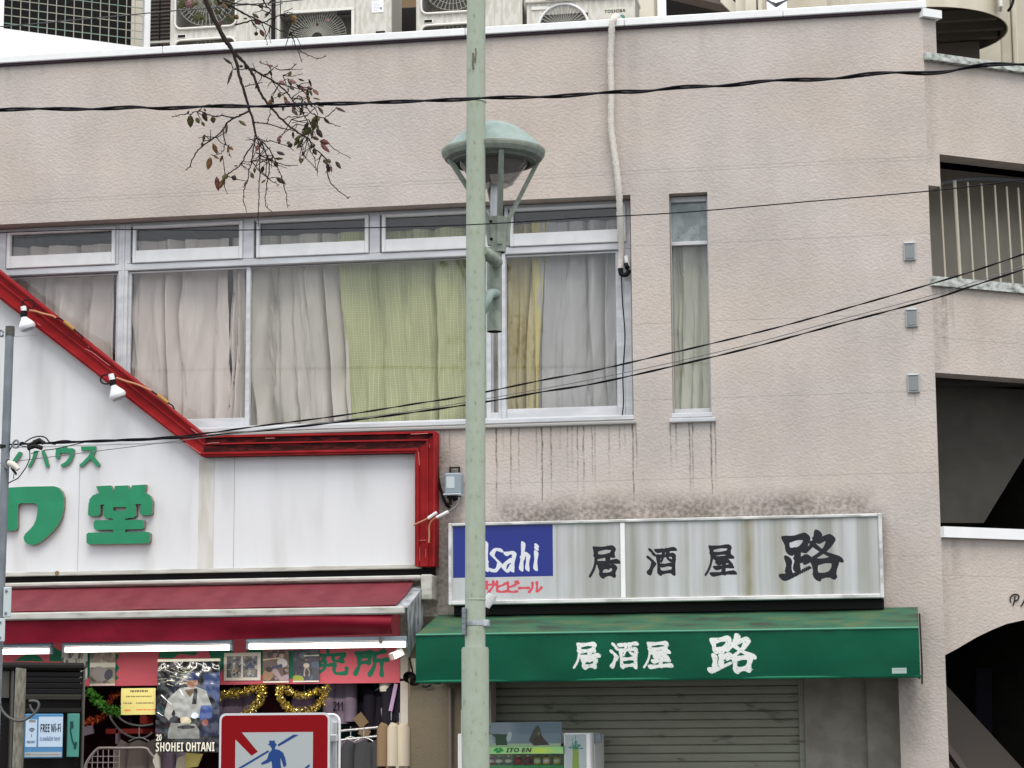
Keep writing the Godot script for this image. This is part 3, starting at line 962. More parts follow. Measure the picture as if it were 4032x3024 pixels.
func frame4(st: SurfaceTool, x0: float, x1: float, y0: float, y1: float, gx0: float, gx1: float, gy0: float, gy1: float, z0: float, z1: float, bev := 0.004) -> void:
	box(st, Vector3(x0, y0, z0), Vector3(gx0, y1, z1), bev)
	box(st, Vector3(gx1, y0, z0), Vector3(x1, y1, z1), bev)
	box(st, Vector3(gx0 - 0.001, gy1, z0 + 0.001), Vector3(gx1 + 0.001, y1 - 0.001, z1 - 0.001), bev)
	box(st, Vector3(gx0 - 0.001, y0 + 0.001, z0 + 0.001), Vector3(gx1 + 0.001, gy0, z1 - 0.001), bev)

func windows() -> void:
	var b := get_node("stucco_building")
	var ry1 := 5.743
	var ry0 := 5.685
	var bot := 4.31
	var right := 0.859
	# fixed frame of the band
	var f := st_new()
	box(f, Vector3(-5.0, 6.062, -0.25), Vector3(right, 6.096, -0.165), 0.004)
	box(f, Vector3(-5.0, ry0, -0.25), Vector3(right, ry1, -0.155), 0.006)
	box(f, Vector3(-5.0, bot, -0.25), Vector3(right, bot + 0.03, -0.16), 0.004)
	for e in [[-4.639, -4.470, bot, 6.09], [-3.471, -3.386, bot, 6.09], [-0.208, -0.172, bot, 6.09], [0.797, right, bot, 6.09], [-2.390, -2.294, ry1, 6.09], [-1.309, -1.218, ry1, 6.09], [-3.397, -3.366, ry1, 6.09], [-3.499, -3.471 - 0.0005, ry1, 6.09], [-0.305, -0.145, ry1, 6.09]]:
		box(f, Vector3(e[0], e[2] + 0.001, -0.249), Vector3(e[1], e[3], -0.158), 0.005)
	box(f, Vector3(-3.435, bot + 0.002, -0.16), Vector3(-3.416, 6.08, -0.148), 0.003)
	obj("window_frame", f, "aluminium", b)
	var sl := st_new()
	box(sl, Vector3(-5.0, 4.272, -0.25), Vector3(0.884, 4.308, 0.012), 0.005)
	obj("window_sill", sl, "aluminium", b)
	sl = st_new()
	box(sl, Vector3(-5.0, 4.236, -0.15), Vector3(0.901, 4.262, 0.034), 0.006)
	obj("window_sill", sl, "sill_dull", b)
	# hopper sashes
	var gy1 := 6.039
	var gy0 := 5.852
	var oy0 := 5.744
	for e in [[-4.462, -4.427, -3.531, -3.498], [-3.345, -3.317, -2.420, -2.389], [-2.271, -2.243, -1.345, -1.313], [-1.202, -1.170, -0.329, -0.301], [-0.130, -0.102, 0.760, 0.824]]:
		var w := st_new()
		frame4(w, e[0], e[3], oy0, gy1 + 0.03, e[1], e[2], gy0, gy1, -0.19, -0.14, 0.006)
		var wi := obj("transom_window", w, "sash_white", b)
		var g := st_new()
		box(g, Vector3(e[1] - 0.005, gy0 - 0.005, -0.182), Vector3(e[2] + 0.005, gy1 + 0.005, -0.177))
		obj("pane", g, "window_glass", wi)
	# lower lights
	var lows := [[-4.470, -3.471, 0.02, 0.03, 0.02, 0.05], [-3.391, -2.327, -3.356 - -3.385, -2.327 - -2.364, 0.02, 0.085], [-2.338, -0.281, 0.012, 0.035, 0.012, 0.02], [-0.338, -0.210, 0.04, 0.03, 0.012, 0.06], [-0.176, 0.794, 0.008, 0.794 - 0.729, 0.02, 0.085]]
	for k in lows.size():
		var e = lows[k]
		var z := -0.2 if k % 2 == 1 else -0.222
		if k == 4:
			z = -0.196
		var w := st_new()
		frame4(w, e[0], e[1], bot + 0.02, ry0 - 0.002, e[0] + e[2], e[1] - e[3], bot + 0.02 + e[5], ry0 - e[4], z - 0.02, z + 0.015, 0.003)
		var wi := obj("sliding_window", w, "aluminium", b)
		var g := st_new()
		box(g, Vector3(e[0] + e[2], bot + e[5], z - 0.004), Vector3(e[1] - e[3], ry0 - e[4] + 0.004, z + 0.001))
		obj("pane", g, "window_glass", wi)
	# the narrow window
	var nx0 := 1.180
	var nx1 := 1.495
	var w2 := st_new()
	frame4(w2, nx0, nx1, 4.32, 6.085, nx0 + 0.014, nx1 - 0.014, 4.36, 6.04, -0.16, -0.1, 0.003)
	box(w2, Vector3(nx0 + 0.013, 5.686, -0.158), Vector3(nx1 - 0.013, 5.717, -0.105), 0.003)
	var nw := obj("narrow_window", w2, "aluminium", b)
	var g2 := st_new()
	box(g2, Vector3(nx0 + 0.012, 4.355, -0.142), Vector3(nx1 - 0.012, 5.688, -0.137))
	obj("pane", g2, "window_glass", nw)
	g2 = st_new()
	box(g2, Vector3(nx0 + 0.012, 5.715, -0.142), Vector3(nx1 - 0.012, 6.045, -0.137))
	obj("frosted_pane", g2, "frosted", nw)
	g2 = st_new()
	for p in [[0.35, 5.80], [0.62, 5.82], [0.78, 5.77], [0.55, 5.745], [0.7, 5.73], [0.2, 5.76]]:
		box(g2, Vector3(nx0 + 0.3 * p[0], p[1], -0.137), Vector3(nx0 + 0.3 * p[0] + 0.014, p[1] + 0.014, -0.1345))
	obj("sticker", g2, "vent_grey", nw)
	sl = st_new()
	box(sl, Vector3(1.180, 4.276, -0.17), Vector3(1.502, 4.312, 0.008), 0.005)
	box(sl, Vector3(1.165, 4.236, -0.15), Vector3(1.528, 4.268, 0.036), 0.005)
	obj("window_sill", sl, "aluminium", b)

func curtain(label: String, m: String, xt0: float, xt1: float, xb0: float, xb1: float, y0: float, y1: float, z: float, folds: float, amp: float, sd: int, uv: Vector2, group := "") -> void:
	var nz := FastNoiseLite.new()
	nz.seed = sd
	nz.frequency = 1.0
	var fn := func(u: float, v: float) -> Vector3:
		var ph := nz.get_noise_2d(u * 2.6 + 7.0, v * 0.35) * 2.2 + 0.5 * nz.get_noise_2d(u * 3.0, v * 1.4 + 9.0)
		var pleat := pow(absf(sin(PI * folds * u + ph)), 0.62) * 2.0 - 1.0
		var wide := clampf(0.7 + 1.3 * nz.get_noise_2d(u * folds * 0.45, 3.0 + v * 0.3), 0.15, 1.4)
		var small := sin(TAU * folds * 1.9 * u + ph * 2.3 + sd + v * 1.2) * 0.22 * clampf(0.5 + 1.5 * nz.get_noise_2d(u * 4.0 + 30.0, v * 1.5), 0.0, 1.0)
		var depth := amp * (pleat * wide + small) + amp * 0.8 * nz.get_noise_2d(u * folds * 0.6, v * 0.9 + 20.0 + u * 1.5)
		var x := lerpf(lerpf(xt0, xt1, u), lerpf(xb0, xb1, u), smoothstep(0.0, 1.0, v)) + amp * 0.35 * cos(PI * 2.0 * folds * u + 2.0 * ph)
		var hem := 0.012 * nz.get_noise_2d(u * 6.0, 40.0) * v
		return Vector3(x, lerpf(y1, y0, v) + hem, z + depth * (0.75 + 0.4 * v))
	var st := st_new()
	sheet(st, fn, maxi(30, int(folds * 26)), 30, uv)
	tag(obj("curtain", st, m), label, "curtain", group)

func curtains() -> void:
	var g := "curtains in the long window"
	var y0 := 4.36
	var y1 := 5.97
	curtain("pinkish beige curtain in the leftmost pane, crossed by the red gable trim", "curtain_rose", -4.7, -3.550, -4.7, -3.535, y0, y1, -0.36, 4.5, 0.07, 1, Vector2.ONE, g)
	curtain("pinkish beige curtain with long folds right of the first wide mullion", "curtain_rose", -3.420, -2.547, -3.420, -2.532, y0, y1, -0.36, 3.6, 0.075, 2, Vector2.ONE, g)
	curtain("narrow pinkish curtain strip beside the thin sash stile", "curtain_rose", -2.547, -2.413, -2.532, -2.405, y0, y1, -0.35, 1.6, 0.07, 3, Vector2.ONE, g)
	curtain("grey beige curtain swept to the right beside the green checked one", "curtain_beige", -2.401, -1.564, -2.393, -1.466, y0 - 0.01, y1, -0.365, 4.2, 0.075, 4, Vector2.ONE, g)
	curtain("yellow green checked curtain left of the lamp post", "curtain_check", -1.611, -0.361, -1.539, -0.360, y0 - 0.01, y1, -0.375, 4.6, 0.065, 5, Vector2(7, 10), g)
	curtain("narrow pale beige curtain in the gap right of the lamp post", "curtain_beige", -0.386, -0.218, -0.391, -0.225, y0, y1, -0.33, 1.4, 0.012, 6, Vector2.ONE, g)
	curtain("mustard yellow curtain between the lamp post and the grey sheer", "curtain_cream", -0.210, 0.109, -0.217, 0.068, y0, y1, -0.365, 3.0, 0.065, 7, Vector2.ONE, g)
	curtain("thin strip of bright yellow curtain at the edge of the grey sheer", "curtain_yellow", 0.021, 0.137, 0.053, 0.069, y0, y1, -0.30, 1.0, 0.012, 8, Vector2.ONE, g)
	curtain("grey white sheer curtain in the rightmost pane of the long window", "curtain_grey", 0.088, 0.776, 0.034, 0.760, y0, y1, -0.325, 3.6, 0.06, 9, Vector2.ONE, g)
	curtain("sage green curtain hanging behind the narrow window", "curtain_sage", 1.174, 1.499, 1.161, 1.484, 4.36, 5.706, -0.25, 1.4, 0.06, 10, Vector2.ONE)

func ac_tall(label: String) -> Node3D:
	var x0 := -3.268
	var x1 := -2.339
	var z1 := -0.8
	var z0 := -1.14
	var t := thing("air_conditioner", label, "air conditioner", Vector3((x0 + x1) * 0.5, 6.9, -0.97), "outdoor units on the roof")
	var fx0 := -3.217
	var fx1 := -2.672
	var cy0 := 7.980
	var ly1 := 7.865
	var st := st_new()
	var sd := st_new()
	var h := fx1 - fx0
	holed(st, sd, x0, x1, 6.9, 8.55, [[fx0, fx1, cy0, cy0 + h * 1.05], [fx0, fx1, ly1 - h, ly1]], z0, z1, Vector2.ZERO, Vector2.ONE)
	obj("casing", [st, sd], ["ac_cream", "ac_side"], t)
	st = st_new()
	box(st, Vector3(x1 - (x1 - fx1) * 0.72, 6.95, z1), Vector3(x1 - 0.012, 8.5, z1 + 0.006), 0.003)
	obj("service_panel", st, "ac_cream", t)
	for y in [cy0, ly1 - h]:
		st = st_new()
		var hh := h * 1.05 if y == cy0 else h
		box(st, Vector3(fx0, y, z0 + 0.04), Vector3(fx1, y + hh, z0 + 0.05))
		obj("coil", st, "ac_inside", t)
		st = st_new()
		var fr := []
		for c in [[fx1 - 0.05, y + 0.05, -90], [fx1 - 0.05, y + hh - 0.05, 0], [fx0 + 0.05, y + hh - 0.05, 90], [fx0 + 0.05, y + 0.05, 180]]:
			for k in 4:
				var a := deg_to_rad(c[2] + 30.0 * k)
				fr.append(Vector3(c[0] + 0.055 * cos(a), c[1] + 0.055 * sin(a), z1 + 0.012))
		fr.append(fr[0])
		tube(st, fr, 0.011, 6, false)
		obj("fan_frame", st, "ac_frame", t)
		st = st_new()
		var c := Vector3((fx0 + fx1) * 0.5, y + hh * 0.5, z1 - 0.012)
		for k in 44:
			var a := TAU * k / 44.0
			var d := Vector3(cos(a), sin(a), 0)
			tube(st, [c + d * 0.05, c + d * h * 0.5], 0.0045, 4, false)
		for r in [0.07, 0.13, 0.19, 0.245]:
			var ring := []
			for k in 33:
				ring.append(c + Vector3(cos(TAU * k / 32.0), sin(TAU * k / 32.0), 0) * r * h / 0.5)
			tube(st, ring, 0.003, 4, false)
		obj("fan_grille", st, "grille_wire", t)
	st = st_new()
	box(st, Vector3(-3.201, 7.890, z1), Vector3(-3.117, 7.927, z1 + 0.008), 0.002)
	var gr := obj("handle_grip", st, "ac_frame", t)
	st = st_new()
	box(st, Vector3(-3.195, 7.896, z1 + 0.008), Vector3(-3.127, 7.921, z1 + 0.010))
	obj("grip_slot", st, "black", gr)
	return t

func roof() -> void:
	# lattice screen on its white wall
	var xf := bay_xf(4.52)
	var t := thing("rooftop_screen", "white rooftop wall carrying a square wire lattice, at the left end of the roof", "screen wall", xf * Vector3(-5.820, 6.9, 0))
	var st := st_new()
	var e0 = [Vector2(-6.438, 7.885), Vector2(-5.080, 7.863)]
	prism(st, [Vector2(e0[0].x - 1.0, 6.9), Vector2(e0[1].x, 6.9), Vector2(e0[1].x, e0[1].y), Vector2(e0[0].x, e0[0].y), Vector2(e0[0].x - 1.0, e0[0].y)], -0.12, 0.0, null, xf)
	obj("wall", st, "white_metal", t)
	for p in [[-6.420, -6.369], [-5.128, -5.075]]:
		st = st_new()
		prism(st, [Vector2(p[0], e0[1].y - 0.3), Vector2(p[1], e0[1].y - 0.3), Vector2(p[1], 9.6), Vector2(p[0], 9.6)], -0.05, 0.02, null, xf)
		obj("post", st, "white_metal", t)
	var ss := -6.293
	var se := -5.202
	for k in 16:
		st = st_new()
		var s := ss + (se - ss) * k / 14.0
		bar(st, xf * Vector3(s, e0[1].y, -0.03), xf * Vector3(s, 9.6, -0.03), 0.0065, 0.0065, Vector3.BACK)
		obj("lattice_bar", st, "lattice_cream" if k % 3 else "lattice_green", t)
	var yb := 7.944
	var dy := 8.016 - yb
	for k in range(-1, 11):
		st = st_new()
		bar(st, xf * Vector3(e0[0].x - 0.5, yb + dy * k, -0.037), xf * Vector3(e0[1].x - 0.02, yb + dy * k, -0.038), 0.0065, 0.0065)
		obj("lattice_bar", st, "lattice_cream" if k % 4 else "lattice_green", t)
	st = st_new()
	prism(st, [Vector2(e0[0].x - 1.2, 6.9), Vector2(e0[1].x - 0.05, 6.9), Vector2(e0[1].x - 0.05, 9.9), Vector2(e0[0].x - 1.2, 9.9)], -1.2, -0.45, null, xf)
	obj("dark_room", st, "dark_gap", t)
	# brown-grey coil block seen between the post and the first unit
	var cx0 := -3.646
	var cx1 := -3.427
	t = thing("coil_unit", "grey brown finned coil block between the white post and the first cooling unit", "cooling unit", Vector3((cx0 + cx1) * 0.5, 6.9, -1.5), "")
	st = st_new()
	box(st, Vector3(cx0, 6.9, -1.7), Vector3(cx1, 9.2, -1.3))
	obj("block", st, "cloth_taupe", t)
	st = st_new()
	for k in 16:
		var y := 8.059 + k * (8.106 - 8.071)
		box(st, Vector3(cx0, y, -1.3), Vector3(cx1, y + 0.012, -1.292))
	box(st, Vector3((cx0 + cx1) * 0.5 - 0.005, 7.2, -1.3), Vector3((cx0 + cx1) * 0.5 + 0.005, 9.2, -1.29))
	obj("fin", st, "booth_dark", t)
	st = st_new()
	box(st, Vector3(cx0, 8.012, -1.3), Vector3(cx1, 8.031, -1.25))
	obj("base_rail", st, "ac_frame", t)
	# outdoor units
	var a := ac_tall("tall cream air conditioner with two fan grilles behind the tree twigs, nearest the lattice")
	copy(a, Vector3(-1.053 - -3.268, 0.0, 0.0), "tall cream air conditioner with two fan grilles partly behind the lamp post")
	# wide unit with a label, between the two tall ones
	var x0 := -2.313
	var x1 := -1.271
	t = thing("air_conditioner", "wide cream air conditioner with a white data label, between the two tall ones", "air conditioner", Vector3((x0 + x1) * 0.5, 6.9, -0.97), "outdoor units on the roof")
	var fx0 := -2.268
	var fx1 := -1.611
	var fy1 := 8.050
	st = st_new()
	var sd := st_new()
	holed(st, sd, x0, x1, 6.9, 8.4, [[fx0, fx1, fy1 - 0.62, fy1]], -1.2, -0.8, Vector2.ZERO, Vector2.ONE)
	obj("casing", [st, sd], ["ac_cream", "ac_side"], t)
	st = st_new()
	box(st, Vector3(fx0, fy1 - 0.62, -1.0), Vector3(fx1, fy1, -0.99))
	obj("coil", st, "ac_inside", t)
	st = st_new()
	bar(st, Vector3(fx0 - 0.02, fy1 + 0.012, -0.79), Vector3(fx1 + 0.012, fy1 + 0.012, -0.79), 0.03, 0.024)
	bar(st, Vector3(fx1, fy1 - 0.62, -0.792), Vector3(fx1, fy1, -0.792), 0.026, 0.026, Vector3.BACK)
	bar(st, Vector3(fx0 - 0.012, fy1 - 0.62, -0.792), Vector3(fx0 - 0.012, fy1, -0.792), 0.026, 0.026, Vector3.BACK)
	obj("fan_frame", st, "ac_frame", t)
	st = st_new()
	var c := Vector3(-1.940, 7.828, -0.82)
	for k in 60:
		var an := TAU * k / 60.0
		var d := Vector3(cos(an), sin(an), 0)
		tube(st, [c + d * 0.05, c + d * 0.262], 0.005, 4, false)
	for r in [0.08, 0.14, 0.2, 0.262]:
		var ring := []
		for k in 41:
			ring.append(c + Vector3(cos(TAU * k / 40.0), sin(TAU * k / 40.0), 0) * r)
		tube(st, ring, 0.0025, 4, false)
	obj("fan_grille", st, "grille_wire", t)
	st = st_new()
	box(st, Vector3(-1.751, 8.014, -0.8), Vector3(-1.633, 8.044, -0.775), 0.004)
	obj("handle_grip", st, "black", t)
	st = st_new()
	box(st, Vector3(-1.592, 6.95, -0.8), Vector3(-1.277, 8.35, -0.793), 0.003)
	obj("service_panel", st, "ac_cream", t)
	st = st_new()
	var im := Image.create(64, 64, false, Image.FORMAT_RGB8)
	im.fill(Color(0.93, 0.94, 0.95))
	for k in 6:
		im.fill_rect(Rect2i(8, 12 + k * 8, 18 + (k * 17) % 26, 2), Color(0.62, 0.64, 0.68))
	im.fill_rect(Rect2i(44, 38, 12, 12), Color(0.55, 0.57, 0.6))
	card(st, -1.446, 8.015, -1.340, 8.123, -0.789)
	obj("data_label", st, picture("data_print", im), t)
	st = st_new()
	box(st, Vector3(-1.408, 7.819, -0.8), Vector3(-1.327, 7.846, -0.785), 0.003)
	obj("handle_grip", st, "booth_dark", t)
	# low unit with a round fan
	x0 = -0.084
	x1 = 0.849
	var ty := 8.009
	t = thing("air_conditioner", "low cream air conditioner with a round fan and a sticker, right of the lamp post", "air conditioner", Vector3((x0 + x1) * 0.5, 6.9, -0.97), "outdoor units on the roof")
	c = Vector3(0.232, 7.773, -0.8)
	var rad := 0.232 - 0.015
	st = st_new()
	sd = st_new()
	holed(st, sd, x0, x1, 6.9, ty, [[c.x - rad * 0.98, c.x + rad * 0.98, c.y - rad * 0.98, c.y + rad * 0.6]], -1.12, -0.8, Vector2.ZERO, Vector2.ONE)
	prism(st, [Vector2(c.x - rad * 0.98, c.y + rad * 0.6), Vector2(c.x - rad * 0.98, c.y + rad * 0.4), Vector2(c.x - rad * 0.78, c.y + rad * 0.6)], -0.83, -0.801)
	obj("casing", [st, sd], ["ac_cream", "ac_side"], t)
	st = st_new()
	box(st, Vector3(x0 - 0.012, ty, -1.14), Vector3(x1 + 0.01, ty + 0.035, -0.775), 0.008)
	var lid := obj("lid", st, "ac_cream", t)
	st = st_new()
	box(st, Vector3(0.085, ty + 0.02, -0.8), Vector3(0.306, ty + 0.06, -0.74), 0.01)
	obj("lid_flap", st, "ac_cream", lid)
	st = st_new()
	lathe(st, [Vector2(rad * 0.2, -0.02), Vector2(rad * 0.96, -0.03), Vector2(rad * 1.0, 0.004)], Transform3D(Basis(Vector3.RIGHT, Vector3.BACK, Vector3.DOWN), c), 40)
	obj("fan_dish", st, "ac_inside", t)
	st = st_new()
	for k in 40:
		var an := TAU * k / 40.0
		var d := Vector3(cos(an), sin(an), 0)
		bar(st, c + d * 0.03 + Vector3(0, 0, 0.004), c + d * rad + Vector3(0, 0, 0.01), 0.006, 0.006, Vector3.BACK)
	obj("fan_grille", st, "ac_side", t)
	st = st_new()
	var rg := []
	for k in 49:
		rg.append(c + Vector3(cos(TAU * k / 48.0), sin(TAU * k / 48.0), 0) * rad + Vector3(0, 0, 0.008))
	tube(st, rg, 0.012, 6, false)
	obj("fan_frame", st, "plain_white", t)
	st = st_new()
	box(st, Vector3(0.580, 7.808, -0.8), Vector3(0.775, 7.930, -0.797))
	var stk := obj("maker_sticker", st, "plain_cream", t)
	letters("lettering", "TOSHIBA", 0.588, 7.885, 0.767 - 0.588, 7.913 - 7.885, -0.797, "booth_dark", stk)
	st = st_new()
	var lf := []
	for k in 12:
		var an := PI * k / 11.0
		lf.append(Vector2(0.736 + 0.028 * cos(an), 7.834 + 0.030 * sin(an)))
	prism(st, lf, -0.797, -0.795)
	obj("leaf_mark", st, "teal_plate", stk)
	st = st_new()
	box(st, Vector3(-0.044, 7.949, -0.8), Vector3(0.111, 7.981, -0.79), 0.003)
	obj("name_strip", st, "ac_frame", t)
	# standpipe between the first and the wide unit
	st = st_new()
	tube(st, [Vector3(-2.303, 6.9, -0.7), Vector3(-2.299, 9.0, -0.7)], 0.019, 10)
	tag(obj("standpipe", st, "booth_dark"), "thin dark upright pipe between the first tall unit and the wide one", "pipe")
	st = st_new()
	tube(st, [Vector3(-0.139, 6.9, -0.85), Vector3(-0.139, 9.0, -0.85)], 0.02, 10)
	tag(obj("standpipe", st, "booth_grey"), "dark upright pipe just left of the low unit with the round fan", "pipe")
	# dark box and the rear block behind
	st = st_new()
	box(st, Vector3(-1.378, 6.9, -2.0), Vector3(-1.218, 8.321, -1.6), 0.01)
	tag(obj("equipment_box", st, "booth_dark"), "dark equipment box standing in the gap beside the wide unit", "box")
	t = thing("rear_block", "cream upper storey set back behind the rooftop units, with pillars and dark stairs", "building", Vector3(-1.0, 6.9, -4.5))
	var zb := -2.9
	st = st_new()
	box(st, Vector3(-4.6, 6.9, zb - 0.3), Vector3(0.642, 10.5, zb), 0.0)
	box(st, Vector3(1.551, 6.9, zb - 0.3), Vector3(1.829, 10.5, zb - 0.05), 0.0)
	box(st, Vector3(1.975, 6.9, zb - 1.5), Vector3(5.5, 10.5, zb - 1.2), 0.0)
	obj("wall", st, "cream_wall", t)
	for p in [[0.642, 0.795], [1.648, 1.752], [1.767, 1.813]]:
		st = st_new()
		box(st, Vector3(p[0], 6.9, zb - 0.25), Vector3(p[1], 10.5, zb + 0.08), 0.01)
		obj("pillar", st, "cream_wall", t)
	st = st_new()
	box(st, Vector3(0.697, 6.9, zb - 2.2), Vector3(1.644, 10.5, zb - 2.0))
	obj("stair_recess", st, "dark_gap", t)
	for k in 4:
		st = st_new()
		var yy := 8.787 + k * 0.16
		bar(st, Vector3(0.722, yy + 0.16, -3.4), Vector3(1.556, yy - 0.10, -3.4), 0.25, 0.035)
		obj("stair_tread", st, "cloth_taupe", t)
	st = st_new()
	bar(st, Vector3(1.429, 8.720, -3.1), Vector3(1.556, 8.578, -3.1), 0.05, 0.09)
	obj("stair_string", st, "cream_wall", t)
	st = st_new()
	for e in [[-1.663, -1.509]]:
		box(st, Vector3(e[0], 6.9, zb), Vector3(e[1], 10.4, zb + 0.02))
	obj("brick_strip", st, "cloth_brown", t)
	# bracket with a cone of folded plate
	st = st_new()
	var apex := Vector3(2.005, 8.086, -1.500)
	face(st, [Vector3(1.928, 8.148, -1.500), apex, Vector3(2.008, 8.084, -1.400)], Vector3.BACK)
	face(st, [Vector3(2.008, 8.084, -1.400), apex, Vector3(2.104, 8.144, -1.500)], Vector3.BACK)
	bar(st, Vector3(1.925, 8.164, -1.550), apex, 0.02, 0.02)
	bar(st, Vector3(2.105, 8.160, -1.550), apex, 0.02, 0.02)
	tag(obj("tank_bracket", st, "steel_grey"), "small grey triangular bracket standing left of the big tank", "bracket")
	# the tank
	var tc := Vector3(3.217, 8.003, -2.300)
	tc = Vector3(3.217, tc.y, -2.3)
	var tr := 4.012 - 3.217
	t = thing("water_tank", "big round cream rooftop tank seen from below at the right corner", "water tank", tc)
	st = st_new()
	lathe(st, [Vector2(tr * 0.985, 0.0), Vector2(tr, 0.0), Vector2(tr, 2.2), Vector2(tr * 0.9, 2.35), Vector2(0.0, 2.4)], Transform3D(Basis(), tc), 64)
	obj("shell", st, "tank_cream", t)
	st = st_new()
	lathe(st, [Vector2(tr * 0.985, 0.0), Vector2(tr * 0.97, 0.12), Vector2(0.0, 0.12)], Transform3D(Basis(), tc), 64)
	obj("underside", st, "tank_under", t)
	for e in [[-0.25, 0.1], [0.3, 0.1], [0.0, -0.35]]:
		st = st_new()
		var half := sqrt(maxf(0.01, tr * tr * 0.93 - e[0] * e[0])) * 0.98
		bar(st, tc + Vector3(-half, 0.06, e[0]), tc + Vector3(half, 0.06, e[0] - 0.02), 0.07, 0.09)
		obj("underside_beam", st, "tank_under", t)
	st = st_new()
	bar(st, tc + Vector3(-0.55, 0.05, 0.45), tc + Vector3(0.15, 0.05, -0.6), 0.07, 0.08)
	obj("underside_beam", st, "tank_under", t)
	st = st_new()
	box(st, tc + Vector3(-0.5, -1.2, -0.45), tc + Vector3(0.55, 0.0, -0.3))
	obj("stand", st, "tank_under", t)
	st = st_new()
	for p in [[1890, 1835, 1925]]:
		box(st, Vector3(3.915, 8.039, -1.9), Vector3(3.946, 9.0, -1.75), 0.01)
	obj("bracket", st, "ac_frame", t)
	st = st_new()
	tube(st, spline([Vector3(4.033, 8.085, -1.600), Vector3(4.027, 8.033, -1.600), Vector3(4.010, 7.989, -1.600), Vector3(3.987, 7.968, -1.650)], 5), 0.012, 8)
	obj("hose", st, "cable_black", t)
	# downpipe and dark tower beyond
	st = st_new()
	box(st, Vector3(3.988, 6.0, -3.35), Vector3(4.087, 10.5, -3.2), 0.01)
	box(st, Vector3(4.087 + 0.005, 6.0, -3.4), Vector3(4.139, 10.5, -3.17), 0.01)
	tag(obj("cream_casing", st, "cream_wall"), "tall cream metal casing rising right of the big tank", "duct")
	st = st_new()
	box(st, Vector3(4.247, 0.0, -12.0), Vector3(14.0, 14.0, -5.5))
	tag(obj("dark_tower", st, "cloth_dark"), "dark navy building edge at the far right behind the tank", "building")

